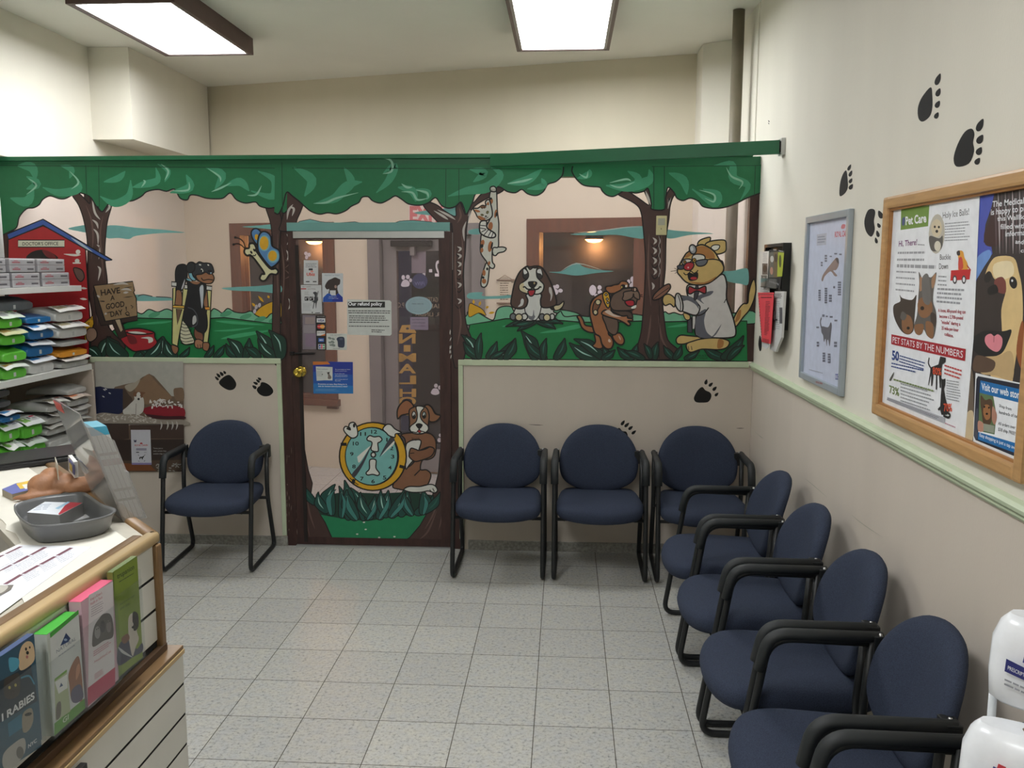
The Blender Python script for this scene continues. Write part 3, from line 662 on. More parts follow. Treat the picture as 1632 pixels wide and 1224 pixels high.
for pts, w_ in [([(420, 190), (480, 170), (490, 140)], .04), ([(580, 230), (700, 240), (820, 200), (820, 140)], .06), ([(700, 150), (760, 190), (720, 240)], .04), ([(930, 160), (1010, 200), (1030, 280)], .05), ([(1060, 250), (1180, 330), (1200, 280), (1120, 250)], .05), ([(1180, 120), (1280, 110), (1290, 190), (1370, 230), (1330, 310)], .05)]: swoosh(a, pts, GR2, w_)
for pts in ([(430, 165), (470, 185), (480, 150)], [(600, 225), (660, 240), (740, 210)], [(1100, 255), (1180, 280), (1180, 320), (1130, 300)], [(1250, 130), (1280, 180), (1340, 210), (1320, 250)], [(600, 215), (690, 195), (720, 205)]): swoosh(a, pts, P(140, 196, 168), .012)
for x in (846, 905): a.line([(x, 124), (x, 360)], P(12, 66, 44), .005, False)
a.line([(835, 124), (1450, 118)], P(12, 66, 44), .004, False)
a.line([(1412, 120), (1406, 285)], P(12, 66, 44), .004, False)
a.build('painted_canopy', part)
# ---- foreground leaves
a = Art(PL, .0066, V1)
for q in ((470, 1150, 510, 1090, 40, 0), (560, 1190, 620, 1070, 60, -10), (640, 1190, 600, 1070, 70, 20), (700, 1190, 600, 1075, 90, -20), (560, 1190, 480, 1130, 60, 10), (760, 1190, 800, 1100, 50, 20), (860, 1190, 770, 1100, 40, -10), (900, 1190, 912, 1070, 110, 0), (980, 1190, 925, 1090, 60, -15), (820, 1190, 905, 1080, 60, 14), (1010, 1185, 1060, 1130, 30, 8),
          (1150, 1190, 1195, 1120, 34, 5), (1200, 1190, 1255, 1118, 36, 5), (1330, 1190, 1262, 1110, 50, -10), (1350, 1190, 1270, 1082, 60, 14), (1370, 1190, 1392, 1080, 50, 8), (1500, 1190, 1430, 1040, 70, 20), (1540, 1190, 1440, 1080, 60, -14), (1570, 1190, 1500, 1035, 80, 26), (1450, 1190, 1370, 1130, 50, 5)): leaf(a, *q)
a.at(*V2)
for q in ((1110, 1190, 1032, 1060, 60, 24), (1130, 1190, 1045, 1100, 50, -10), (1130, 1190, 1145, 1050, 44, -8), (1180, 1190, 1232, 1098, 44, 8), (1240, 1190, 1335, 1080, 60, 16), (1200, 1190, 1280, 1150, 30, 0)): leaf(a, *q)
a.at(*V3)
for q in ((190, 1195, 108, 1040, 74, 16), (240, 1195, 130, 1080, 50, -16), (230, 1195, 248, 1080, 40, -8), (300, 1195, 350, 1080, 50, 10), (20, 1195, 75, 1080, 50, 10), (540, 1195, 375, 1105, 70, -14), (560, 1185, 400, 1085, 60, 16), (590, 1195, 560, 1130, 40, 5), (560, 1195, 630, 1145, 40, 6), (730, 1195, 642, 1130, 50, -8), (720, 1180, 755, 1110, 34, 6), (790, 1195, 680, 1150, 40, 4),
          (850, 1195, 870, 1100, 44, -6), (830, 1190, 790, 1110, 36, 6), (960, 1195, 900, 1120, 40, -6), (960, 1195, 1000, 1120, 40, 6), (1020, 1195, 1100, 1150, 34, 4), (1240, 1195, 1120, 1130, 50, -8), (1230, 1190, 1345, 1065, 56, 18), (1260, 1195, 1350, 1120, 40, -8),
          (180, 985, 20, 1015, 34, 6), (190, 985, 85, 1040, 34, 6), (200, 985, 300, 1030, 40, -8), (210, 980, 340, 1000, 34, -10), (170, 990, 60, 1005, 30, -4)): leaf(a, *q)
a.text('A. SALACK INC', (1075, 1182), (1165, 1182), (1075, 1172), K); a.text('5 POHILLA', (1075, 1196), (1145, 1196), (1075, 1186), K)
a.build('painted_leaves', part)

# ---- doctor's office kennel and corner sign
a = Art(PL, .0094, V1)
RED = P(172, 34, 40); DRED = P(112, 26, 32); BLU = P(54, 88, 164)
a.poly([(50, 530), (245, 455), (480, 560), (505, 960), (500, 1196), (50, 1196)], RED, K, .008, False)
a.poly([(45, 500), (245, 418), (630, 645), (595, 648), (245, 452), (55, 530)], BLU, K, .008, False)
a.line([(400, 520), (520, 600)], P(170, 188, 204), .016, False, True)
a.rect(106, 534, 364, 573, P(206, 208, 188), K, .006); a.text("DOCTOR'S OFFICE", (130, 564), (330, 562), (130, 546), K, .01)
a.poly([(160, 640), (175, 605), (230, 588), (285, 600), (325, 640)], K, None)
a.poly([(240, 590), (290, 602), (318, 635), (270, 630)], DRED)
a.line([(360, 612), (420, 618), (455, 616)], Wt, .014, taper=True); a.ell(440, 600, 13, 13, Wt); a.ell(435, 650, 13, 12, Wt); a.line([(410, 662), (455, 662)], Wt, .008, False)
a.poly([(415, 690), (460, 700), (475, 740), (455, 765), (430, 740)], BR2, K, .007)
for y in (800, 860): a.line([(450, y), (490, y+4)], Wt, .014, False, True)
a.poly([(470, 1000), (520, 955), (528, 1000), (500, 1080), (478, 1100)], YEL, K, .006, False)
a.poly([(485, 1050), (500, 1025), (530, 1025), (545, 1050), (540, 1080), (510, 1100), (488, 1085)], P(150, 122, 104), K, .006)
a.text('COME', (480, 990), (522, 978), (478, 975), K); a.text('IT', (484, 1010), (510, 1004), (482, 996), K)
a.build('painted_kennel', part, "red painted dog kennel with a blue roof lettered DOCTOR'S OFFICE")
a = Art(PL, .0104, (140, 430, .1225))
WD = P(150, 124, 92); WD2 = P(176, 158, 130)
a.poly([(88, 205), (230, 668), (470, 625), (655, 600), (655, 655), (470, 690), (180, 725), (120, 560), (85, 300)], P(54, 38, 32), K, .006, False)
a.poly([(330, 640), (440, 640), (520, 860), (420, 900), (340, 720)], P(58, 40, 34), K, .006, False)
a.poly([(360, 645), (430, 640), (470, 780), (435, 810)], WD2, K, .005, False)
a.poly([(88, 205), (595, 150), (618, 270), (605, 290), (640, 370), (655, 600), (240, 668)], WD, K, .007, False)
for pts in ([(340, 195), (460, 175), (540, 190)], [(440, 260), (520, 250), (580, 270)], [(470, 300), (540, 290)], [(130, 330), (170, 360)], [(260, 560), (230, 580)]): swoosh(a, pts, BRL, .014)
for pts in ([(480, 235), (590, 222)], [(470, 360), (600, 345)], [(150, 415), (230, 410), (150, 400)], [(250, 560), (330, 545)]): swoosh(a, pts, K, .005)
for t, p in (('HAVE', ((185, 335), (435, 300), (175, 262))), ('A', ((305, 400), (362, 388), (303, 338))), ('GOOD', ((250, 515), (490, 475), (243, 445))), ('DAY', ((310, 612), (470, 580), (300, 545))), ('!', ((505, 530), (522, 527), (500, 480)))): a.text(t, *p, P(40, 26, 18), .025)
a.line([(505, 575), (525, 595), (550, 575), (530, 545), (505, 560), (505, 575), (560, 600)], P(40, 26, 18), .005); a.line([(570, 460), (600, 480), (580, 500)], P(40, 26, 18), .005, False)
a.build('painted_sign', part, 'wooden painted sign reading HAVE A GOOD DAY!')
a = Art(PL, .0099, (140, 430, .1225))
a.poly([(470, 800), (520, 775), (680, 762), (820, 790), (875, 820), (880, 880), (910, 950), (820, 1030), (700, 1050), (590, 1050), (440, 910)], P(166, 34, 44), K, .008)
a.poly([(520, 810), (640, 800), (770, 825), (700, 832), (600, 825)], Wt); a.line([(510, 810), (600, 835), (720, 840), (860, 825)], K, .008)
a.poly([(700, 885), (790, 870), (850, 885), (855, 930), (800, 950), (790, 900)], Wt); a.poly([(520, 850), (620, 870), (650, 950), (560, 960)], DRED)
a.build('painted_bowl', part, 'red painted pet bowl in the grass under the wooden sign')

# ---- dog on crutches
CRT = P(206, 200, 138); TAN = P(150, 104, 74); BK = P(28, 28, 32)
a = Art(PL, .0106, (260, 410, .1307))
a.poly([(228, 765), (300, 830), (350, 930), (390, 1020), (360, 1055), (270, 1060), (222, 1010), (215, 930)], P(206, 204, 176), K, .006)
for y in (800, 840, 880, 925, 970, 1010, 1040): a.line([(220, y), (280, y+22), (345+(y-800)*.15, y+4)], K, .004)
a.poly([(160, 290), (158, 180), (180, 110), (230, 85), (285, 95), (300, 150), (300, 250), (240, 400), (180, 410), (165, 340)], BK, K, .006)
a.poly([(172, 400), (232, 420), (240, 560), (210, 610), (150, 575), (150, 500)], TAN, K, .006)
a.poly([(510, 420), (560, 400), (560, 590), (505, 590)], TAN, K, .006)
for x, d in (((125, 380), 0),): pass
a.poly([(128, 378), (165, 370), (162, 480), (150, 580), (240, 590), (250, 380), (318, 380), (290, 560), (262, 660), (205, 960), (185, 1080), (118, 1050), (125, 640)], CRT, K, .007, False)
a.poly([(170, 628), (240, 632), (182, 820)], P(110, 84, 66), K, .006, False); a.poly([(130, 585), (265, 590), (265, 622), (130, 615)], P(224, 176, 72), K, .005, False)
a.poly([(545, 400), (598, 392), (590, 560), (578, 850), (555, 1040), (498, 1030), (540, 640), (560, 600)], CRT, K, .007, False); a.poly([(508, 605), (575, 605), (575, 640), (515, 640)], P(224, 150, 60), K, .005, False)
for q in ((110, 325, 175, 330), (268, 360, 325, 358), (530, 372, 605, 380)): a.line([q[:2], q[2:]], K, .026*2.6/2, False); a.line([(q[0]+6, q[1]), (q[2]-4, q[3])], P(206, 206, 204), .020, False)
a.poly([(300, 260), (380, 300), (520, 320), (530, 420), (500, 560), (540, 700), (545, 860), (490, 935), (420, 900), (390, 850), (330, 840), (262, 760), (270, 620), (310, 400)], BK, K, .006)
a.poly([(455, 370), (500, 350), (495, 560), (480, 620), (465, 500)], P(190, 196, 204), None); a.poly([(372, 730), (405, 710), (415, 780), (370, 820)], P(190, 190, 190)); a.line([(310, 610), (380, 640), (425, 720), (420, 820), (360, 850)], P(80, 80, 88), .006)
a.poly([(235, 370), (275, 265), (262, 350), (240, 390)], P(190, 190, 196)); a.poly([(395, 870), (430, 900), (490, 930), (495, 1010), (440, 1020), (390, 960)], P(126, 80, 60), K, .006)
a.poly([(400, 1010), (450, 1000), (495, 1030), (500, 1090), (440, 1110), (395, 1080)], P(170, 122, 92), K, .006); a.poly([(500, 1040), (560, 1040), (575, 1080), (550, 1140), (500, 1125), (490, 1080)], TAN, K, .006); a.poly([(112, 1070), (185, 1090), (195, 1130), (165, 1180), (125, 1150)], TAN, K, .006)
for x in (430, 460): a.line([(x, 1060), (x+5, 1105)], K, .004, False)
a.poly([(330, 285), (400, 300), (465, 300), (430, 330), (370, 320)], TAN)
a.poly([(300, 130), (320, 70), (370, 60), (410, 80), (450, 55), (500, 70), (545, 70), (600, 90), (628, 180), (580, 200), (520, 260), (440, 290), (400, 240), (330, 190)], P(50, 52, 58), K, .007)
a.poly([(415, 215), (480, 205), (530, 182), (570, 205), (610, 205), (632, 260), (600, 315), (520, 320), (450, 290), (415, 250)], TAN, K, .007)
a.line([(475, 250), (500, 280), (560, 270), (620, 278)], K, .006); a.ell(485, 158, 14, 26, Wt, -.5, K, .003); a.ell(480, 165, 9, 15, K); a.ell(460, 92, 16, 8, Wt, .3); a.ell(560, 95, 12, 8, Wt, .5); a.ell(592, 190, 12, 15, P(160, 190, 210), 0, K, .003); a.ell(580, 170, 30, 16, BK)
a.poly([(320, 172), (352, 170), (375, 230), (412, 275), (370, 282), (330, 240)], P(120, 176, 196), K, .006); a.poly([(296, 262), (340, 270), (360, 292), (310, 280)], P(120, 176, 196))
a.poly([(300, 170), (300, 100), (345, 62), (395, 90), (390, 160), (345, 190)], P(40, 42, 46), K, .006)
a.build('painted_dog', part, 'black and tan painted dog leaning on wooden crutches')

# ---- bone butterfly
a = Art(PL, .0086, (365, 355, .1389))
BL2 = P(84, 132, 184)
a.poly([(260, 115), (290, 72), (340, 75), (375, 130), (360, 240), (325, 250), (280, 190)], BL2, K, .009); a.ell(322, 165, 22, 34, YEL)
a.poly([(345, 160), (385, 105), (440, 110), (485, 160), (500, 265), (580, 320), (585, 430), (510, 505), (460, 490), (360, 360), (335, 280)], BL2, K, .010)
a.ell(412, 235, 68, 92, P(120, 178, 186)); a.ell(510, 385, 68, 76, P(120, 178, 186)); a.ell(408, 235, 52, 78, YEL); a.ell(505, 380, 50, 60, YEL)
a.poly([(190, 300), (235, 290), (240, 245), (290, 240), (318, 290), (325, 335), (470, 520), (540, 525), (570, 560), (545, 595), (480, 590), (430, 655), (390, 668), (358, 640), (380, 590), (410, 575), (270, 385), (215, 378), (182, 345)], P(214, 210, 170), K, .012)
a.ell(262, 340, 11, 20, K, -.6); a.ell(296, 315, 11, 20, K, -.6); a.line([(280, 372), (300, 380), (315, 360)], K, .006)
a.line([(195, 290), (170, 220), (130, 185), (80, 170)], K, .007); a.line([(190, 300), (150, 260), (100, 240), (55, 252)], K, .007); a.ell(78, 170, 14, 14, K); a.ell(58, 250, 14, 14, K)
for x, y in ((318, 965), (355, 945), (300, 1015)): a.ell(x, y, 17, 26, P(190, 184, 190), .2)
a.build('painted_butterfly', part, 'painted bone with blue and yellow butterfly wings')

# ---- hanging cat
CAT = P(208, 208, 198); ORG = P(168, 104, 60)
a = Art(PL, .0086, (740, 290, .1471))
a.poly([(245, 870), (275, 900), (270, 960), (255, 1090), (225, 1138), (185, 1125), (185, 1050), (215, 940)], CAT, K, .008)
a.ell(215, 985, 18, 34, ORG); a.ell(215, 1075, 24, 28, ORG); a.ell(250, 942, 12, 16, K); a.ell(205, 1035, 15, 14, K)
a.poly([(305, 690), (360, 705), (420, 705), (455, 722), (430, 755), (370, 770), (340, 798), (310, 780)], CAT, K, .008)
a.poly([(290, 100), (345, 95), (355, 200), (360, 330), (375, 450), (372, 600), (368, 705), (310, 720), (305, 860), (330, 900), (318, 935), (285, 930), (255, 890), (240, 860), (180, 770), (178, 660), (190, 560), (262, 440), (300, 330), (275, 180)], CAT, K, .008)
for q in ((295, 210, 17, 30), (340, 345, 14, 46), (285, 480, 25, 46), (200, 660, 20, 34), (192, 740, 16, 26), (270, 880, 14, 22), (282, 700, 24, 60)): a.ell(*q, ORG, .15)
for q in ((290, 182, 12, 14), (350, 352, 10, 26), (192, 695, 16, 22), (300, 690, 10, 40)): a.ell(*q, K, .2)
a.poly([(100, 290), (150, 285), (195, 255), (235, 260), (230, 215), (268, 192), (290, 250), (305, 330), (298, 380), (250, 415), (190, 415), (145, 380), (125, 340)], CAT, K, .008)
a.poly([(112, 300), (150, 305), (175, 325), (135, 330)], ORG); a.poly([(240, 245), (262, 215), (270, 250)], ORG); a.ell(190, 395, 50, 18, ORG, .5); a.ell(205, 275, 34, 14, P(120, 80, 50)); a.line([(190, 270), (195, 295)], K, .004, False); a.line([(215, 265), (220, 290)], K, .004, False)
a.ell(195, 358, 16, 9, P(160, 150, 90), .2, K, .003); a.ell(252, 330, 12, 16, P(160, 150, 90), .5, K, .003); a.ell(195, 358, 4, 6, K); a.ell(252, 330, 4, 8, K); a.ell(235, 373, 13, 8, K); a.line([(215, 390), (240, 395), (262, 380)], K, .004)
a.poly([(175, 435), (240, 425), (250, 500), (330, 555), (335, 595), (280, 605), (200, 575), (168, 530)], P(220, 220, 214), K, .009)
for q in (((175, 470), (245, 478)), ((172, 500), (235, 510)), ((185, 545), (240, 515)), ((215, 575), (260, 520)), ((260, 590), (290, 535)), ((295, 600), (315, 550))): a.line(q, K, .005, False)
a.poly([(285, 60), (320, 48), (345, 70), (340, 105), (300, 105), (284, 90)], CAT, K, .008); a.line([(302, 75), (305, 100)], K, .003, False); a.line([(322, 75), (325, 100)], K, .003, False)
a.build('painted_cat', part, 'white and orange painted cat dangling from the branch by one paw')

# ---- basset hound
a = Art(PL, .0104, (810, 410, .09804))
EAR = P(84, 62, 54); CRM = P(208, 196, 158)
a.poly([(740, 790), (830, 770), (900, 715), (890, 790), (830, 850), (760, 860)], CRM, K, .007)
a.poly([(110, 850), (270, 600), (530, 600), (690, 830), (740, 850), (740, 890), (790, 910), (760, 960), (700, 1020), (110, 1020)], P(212, 212, 206), K, .008)
a.poly([(300, 600), (530, 600), (530, 850), (470, 1000), (400, 1020), (320, 960), (270, 850)], P(214, 216, 212), K, .006)
a.poly([(270, 860), (330, 940), (395, 950), (412, 850), (425, 940), (440, 960), (400, 1020), (330, 990)], P(110, 112, 118))
a.poly([(65, 600), (110, 400), (180, 250), (250, 180), (310, 145), (350, 160), (420, 145), (490, 145), (545, 170), (620, 270), (700, 430), (760, 600), (785, 750), (720, 800), (620, 820), (540, 800), (525, 700), (530, 590), (300, 600), (320, 700), (290, 800), (200, 838), (90, 815), (45, 750)], EAR, K, .009)
a.poly([(285, 170), (320, 160), (355, 200), (400, 170), (440, 175), (480, 160), (460, 220), (470, 320), (520, 380), (580, 450), (560, 550), (500, 595), (420, 600), (300, 590), (200, 540), (175, 480), (220, 420), (310, 350), (330, 270)], P(216, 216, 208), K, .008)
a.poly([(190, 450), (250, 420), (270, 520), (330, 580), (240, 560), (190, 520)], CRM)
a.poly([(250, 200), (290, 200), (330, 270), (325, 330), (280, 355), (240, 310)], P(52, 50, 50), K, .006); a.poly([(470, 210), (520, 190), (555, 250), (550, 330), (510, 350), (465, 300)], P(52, 50, 50), K, .006)
a.poly([(250, 205), (275, 200), (310, 250), (262, 275)], P(216, 216, 214)); a.poly([(480, 205), (530, 195), (552, 290), (525, 265), (475, 250)], P(216, 216, 214))
a.poly([(325, 545), (345, 620), (390, 628), (425, 590), (430, 530)], P(172, 38, 52), K, .008)
a.poly([(320, 410), (350, 390), (440, 390), (475, 415), (450, 470), (400, 510), (340, 470)], K); a.ell(425, 420, 14, 20, P(170, 150, 110))
a.line([(240, 490), (270, 480), (310, 515), (360, 520), (400, 500), (440, 525), (490, 510), (515, 480), (540, 490)], K, .009)
a.poly([(230, 670), (255, 700), (235, 780), (160, 805), (200, 750), (205, 700)], P(206, 206, 204)); a.poly([(665, 490), (700, 500), (720, 620), (685, 715), (690, 620), (665, 560)], P(196, 192, 188))
for q, c in (((80, 965, 48, 54), P(108, 110, 116)), ((265, 965, 50, 52), P(212, 212, 206)), ((175, 975, 58, 56), CRM), ((550, 970, 48, 54), P(108, 110, 116)), ((715, 965, 40, 50), P(206, 206, 202)), ((630, 978, 56, 58), CRM)): a.ell(*q, c, 0, K, .008)
a.build('painted_dog', part, 'brown and white painted basset hound puppy with its tongue out')

# ---- bulldog
a = Art(PL, .0106, (910, 430, .1144))
TB = P(160, 104, 66); GB = P(104, 84, 72)
a.poly([(85, 645), (130, 640), (170, 700), (200, 770), (300, 795), (330, 870), (230, 860), (150, 800), (110, 700)], TB, K, .009)
a.poly([(330, 880), (420, 880), (420, 1000), (440, 1080), (380, 1098), (300, 1060), (340, 1000)], TB, K, .009)
a.poly([(580, 910), (680, 880), (740, 970), (720, 1035), (660, 1035), (600, 980)], TB, K, .009)
a.poly([(300, 420), (360, 365), (450, 330), (520, 400), (560, 560), (540, 700), (520, 880), (560, 930), (590, 1010), (560, 1090), (490, 1095), (430, 1030), (400, 930), (330, 880), (290, 740), (262, 620), (265, 500)], TB, K, .010)
a.poly([(440, 640), (560, 640), (650, 700), (650, 850), (600, 905), (520, 860), (480, 760)], GB, K, .008)
a.poly([(560, 560), (760, 570), (840, 600), (855, 680), (800, 690), (700, 640)], P(80, 62, 54), K, .008)
a.poly([(480, 260), (500, 230), (560, 225), (600, 210), (660, 200), (700, 160), (780, 170), (800, 240), (700, 300), (560, 330), (500, 300)], TB, K, .008)
a.poly([(550, 420), (590, 340), (680, 290), (730, 260), (830, 250), (900, 250), (930, 300), (955, 400), (920, 420), (890, 520), (840, 560), (700, 570), (590, 560), (545, 500)], GB, K, .009)
a.poly([(740, 310), (730, 360), (715, 410), (760, 430), (850, 390), (870, 330), (880, 380), (950, 410), (940, 310), (860, 290)], P(124, 102, 88), K, .007)
a.poly([(750, 440), (830, 420), (880, 440), (870, 500), (790, 500)], P(176, 34, 50), K, .008); a.poly([(840, 520), (905, 490), (900, 530), (850, 540)], Wt); a.ell(880, 275, 42, 26, P(90, 56, 44), 0, K, .006); a.ell(890, 275, 10, 22, P(200, 180, 160))
a.ell(725, 235, 36, 34, K); a.ell(768, 225, 14, 18, Wt, .4); a.ell(705, 240, 10, 14, P(190, 170, 80)); a.line([(950, 350), (995, 345)], K, .004, False); a.line([(955, 365), (1000, 378)], K, .004, False)
a.poly([(440, 350), (470, 305), (520, 320), (545, 420), (530, 520), (500, 520), (460, 440)], P(214, 168, 44), K, .008)
for y, x in ((345, 488), (408, 503), (455, 512)): a.ell(x, y, 14, 15, Wt, 0, K, .006)
a.poly([(300, 560), (310, 490), (340, 430), (390, 415), (420, 440), (395, 510), (370, 560), (370, 610), (340, 632), (310, 610)], P(120, 80, 56), K, .007); a.ell(376, 450, 34, 36, CRM, 0, K, .005); a.ell(340, 590, 28, 34, CRM, 0, K, .005)
a.poly([(425, 610), (470, 560), (540, 580), (700, 640), (780, 640), (790, 670), (850, 680), (850, 710), (790, 710), (825, 750), (800, 775), (730, 730), (640, 690), (500, 650)], P(172, 116, 80), K, .009)
a.poly([(475, 575), (530, 560), (600, 620), (700, 650), (600, 650), (490, 600)], P(208, 190, 176)); a.poly([(530, 960), (555, 990), (540, 1010), (515, 990)], P(214, 190, 170)); a.poly([(660, 910), (690, 950), (690, 980), (670, 950)], P(200, 170, 150))
a.build('painted_dog', part, 'tan painted bulldog with bandages and a yellow collar facing the tree')

# ---- cat doctor
a = Art(PL, .0106, (1040, 370, .1633))
CY = P(204, 176, 112); CY2 = P(168, 116, 62); CT = P(206, 204, 202); SH = P(96, 98, 108)
a.poly([(785, 860), (830, 760), (880, 700), (925, 690), (935, 600), (960, 500), (990, 460), (1005, 560), (985, 660), (940, 760), (880, 830), (810, 920)], CY, K, .008)
a.poly([(800, 880), (830, 780), (860, 760), (850, 840)], CY2)
a.poly([(230, 1040), (270, 1005), (350, 1010), (480, 1025), (440, 1050), (370, 1070), (300, 1090), (240, 1085)], CY, K, .008)
a.poly([(330, 1090), (400, 1060), (480, 1040), (620, 1030), (740, 1060), (725, 1120), (640, 1145), (480, 1140), (380, 1170), (340, 1150)], CY, K, .008); a.poly([(640, 1045), (690, 1060), (680, 1120), (630, 1130)], CY2)
for x in (345, 375): a.line([(x, 1110), (x+8, 1150)], K, .004, False)
a.poly([(340, 830), (375, 830), (385, 980), (340, 975)], P(70, 70, 78), K, .006, False); a.poly([(385, 820), (420, 820), (415, 940), (385, 945)], CT, K, .006, False); a.poly([(298, 790), (360, 810), (360, 850), (320, 850)], CY, K, .006)
a.poly([(340, 520), (420, 510), (560, 480), (680, 410), (720, 500), (718, 640), (750, 740), (790, 860), (810, 980), (770, 1025), (600, 1030), (420, 1005), (425, 820), (380, 700), (335, 600)], CT, K, .009)
a.poly([(428, 820), (520, 750), (500, 860), (520, 960), (560, 1005), (590, 1005), (670, 895), (590, 1022), (430, 1005)], SH); a.line([(545, 735), (500, 790), (440, 812), (370, 800), (300, 770)], K, .007); a.line([(720, 640), (695, 690)], K, .005, False)
a.poly([(230, 620), (290, 622), (380, 640), (440, 700), (460, 740), (420, 810), (300, 775), (250, 760), (220, 700)], CT, K, .008); a.poly([(290, 625), (370, 630), (430, 680), (450, 750), (410, 700), (340, 665), (295, 670)], SH)
a.poly([(225, 610), (262, 605), (292, 690), (290, 765), (255, 765), (218, 700)], CT, K, .009); a.line([(245, 612), (270, 690), (268, 765)], K, .005)
a.poly([(410, 640), (520, 585), (590, 575), (560, 615), (470, 650), (500, 700), (440, 660)], SH)
a.poly([(450, 590), (420, 660), (400, 640), (420, 520), (440, 520)], P(60, 60, 68), K, .004)
a.poly([(430, 555), (355, 530), (345, 590), (370, 602), (430, 572), (510, 598), (518, 540), (500, 528)], P(164, 42, 52), K, .008)
a.poly([(110, 620), (160, 605), (215, 650), (210, 730), (170, 700), (120, 715), (95, 670)], CY, K, .008)
a.poly([(2, 630), (30, 590), (100, 530), (160, 505), (172, 545), (130, 600), (60, 650), (5, 660)], P(134, 92, 74), K, .008); a.line([(10, 650), (90, 590), (160, 540)], K, .004)
a.poly([(440, 130), (460, 80), (555, 50), (555, 90), (520, 140)], CY, K, .008); a.poly([(510, 130), (560, 90), (695, 78), (715, 130), (705, 190), (630, 215), (580, 190)], CY, K, .008); a.poly([(568, 150), (600, 125), (650, 130), (640, 165), (600, 180)], Wt, K, .006)
a.poly([(240, 370), (310, 230), (350, 190), (440, 130), (510, 130), (600, 190), (650, 270), (680, 290), (690, 370), (640, 430), (560, 490), (500, 510), (420, 515), (330, 490), (270, 430)], CY, K, .009)
a.poly([(320, 230), (420, 150), (510, 140), (590, 200), (600, 260), (500, 250), (400, 220), (330, 250)], CY2); a.poly([(350, 480), (500, 490), (620, 430), (560, 485), (450, 510)], CY2)
a.line([(520, 270), (600, 265), (660, 285), (690, 340), (690, 380)], K, .007)
a.ell(390, 168, 34, 46, P(150, 152, 158), -.2, K, .008); a.ell(380, 160, 16, 24, P(200, 204, 208), -.2)
a.poly([(385, 280), (390, 230), (440, 215), (500, 228), (505, 265), (450, 275), (410, 290)], P(216, 214, 206), K, .007); a.ell(405, 275, 17, 20, P(200, 160, 50), 0, K, .005); a.ell(408, 275, 6, 10, K)
a.poly([(285, 300), (300, 268), (350, 262), (380, 275), (350, 300), (310, 320)], P(216, 214, 206), K, .007); a.ell(312, 292, 13, 16, P(200, 160, 50), 0, K, .005); a.ell(312, 292, 5, 8, K)
a.poly([(420, 285), (520, 265), (530, 290), (500, 325), (440, 330)], P(100, 104, 114), K, .007); a.poly([(240, 330), (300, 320), (320, 345), (290, 362), (250, 360)], P(70, 74, 84), K, .006)
a.poly([(300, 340), (330, 300), (390, 298), (400, 330), (370, 370), (320, 370)], P(176, 44, 56), K, .007); a.ell(345, 345, 8, 8, P(220, 180, 180))
a.poly([(345, 400), (400, 410), (435, 395), (435, 450), (400, 470), (355, 465)], K, K, .005); a.ell(398, 450, 32, 14, P(184, 50, 62))
a.line([(300, 395), (320, 415), (350, 405), (370, 380), (400, 400), (430, 385), (440, 370)], K, .006)
for q in (((240, 375), (175, 382)), ((240, 365), (210, 352)), ((245, 385), (215, 402))): a.line(q, K, .003, False)
a.build('painted_cat', part, 'painted cat doctor in a white coat with glasses and red bow tie')

# ---- painted paws on the street side panes and mirrored lettering are on the far glass; wall plate on the post
wp = MB().box((.53, -.012, 1.957), (.592, -.0005, 2.07), mat('ivory_plastic', (206, 198, 152), .45), bev=.003).box((.54, -.014, 2.015), (.58, -.012, 2.055), mat('plastic_window', (168, 168, 152), .3)).box((.558, -.0135, 1.99), (.561, -.012, 1.998), M_dark)
tag(wp.build('wall_plate', empty('wall_sensor', (0, YF, 0), 0, 'yellowed ivory plastic wall plate screwed to the painted tree post', 'wall plate')), None)

# ---- the painted door
VD = (440, 560, .2696)
a = Art(PL, .0010, V2)
a.poly([(945, 489), (984, 489), (984, 1193), (920, 1193), (930, 1000), (925, 850), (935, 650), (948, 560)], BR, K, .006, False)
for y in (560, 640, 720, 800, 900, 1000): swoosh(a, [(950, y), (962, y+24), (948, y+52)], BR2, .012)
a.at(*VD)
a.poly([(975, -55), (1010, -55), (1006, 1144), (725, 1144), (790, 1100), (850, 1030), (890, 960), (940, 800), (960, 720), (975, 550), (985, 300), (985, 100)], BR, K, .006, False)
a.poly([(138, 100), (156, 170), (160, 400), (165, 560), (190, 700), (215, 780), (205, 850), (250, 920), (290, 1010), (330, 1100), (342, 1144), (136, 1144)], BR, K, .006, False)
a.poly([(342, 1144), (330, 1100), (290, 1010), (262, 965), (300, 965), (420, 990), (540, 1000), (700, 975), (890, 955), (850, 1030), (790, 1100), (725, 1144)], P(32, 132, 88), K, .006, False)
for pts in ([(880, 1050), (930, 960), (960, 860)], [(850, 1110), (900, 1060), (950, 940)], [(990, 860), (985, 960), (960, 1060)], [(180, 850), (200, 960), (230, 1050)], [(170, 900), (180, 1000), (200, 1100)]): swoosh(a, pts, BR2, .012)
for x, y in ((530, 1052), (610, 1100), (480, 1080), (700, 1095), (520, 1010)): a.ell(x, y, 7, 4, Wt)
g = [(230, 900, 165, 785, 50, -14), (320, 960, 350, 785, 90, -30), (300, 950, 250, 830, 60, -20), (390, 975, 372, 795, 60, 20), (430, 985, 405, 760, 70, 14), (470, 990, 420, 815, 80, -20), (520, 990, 440, 805, 60, 24), (540, 990, 585, 850, 60, 12), (560, 985, 500, 830, 60, -22), (610, 985, 665, 820, 70, 10), (650, 975, 620, 820, 60, -10), (680, 975, 760, 815, 70, 14), (740, 970, 780, 815, 60, 8), (800, 965, 760, 830, 60, -16), (830, 960, 930, 850, 60, 20), (870, 958, 865, 815, 70, 16), (880, 950, 970, 830, 50, 16)]
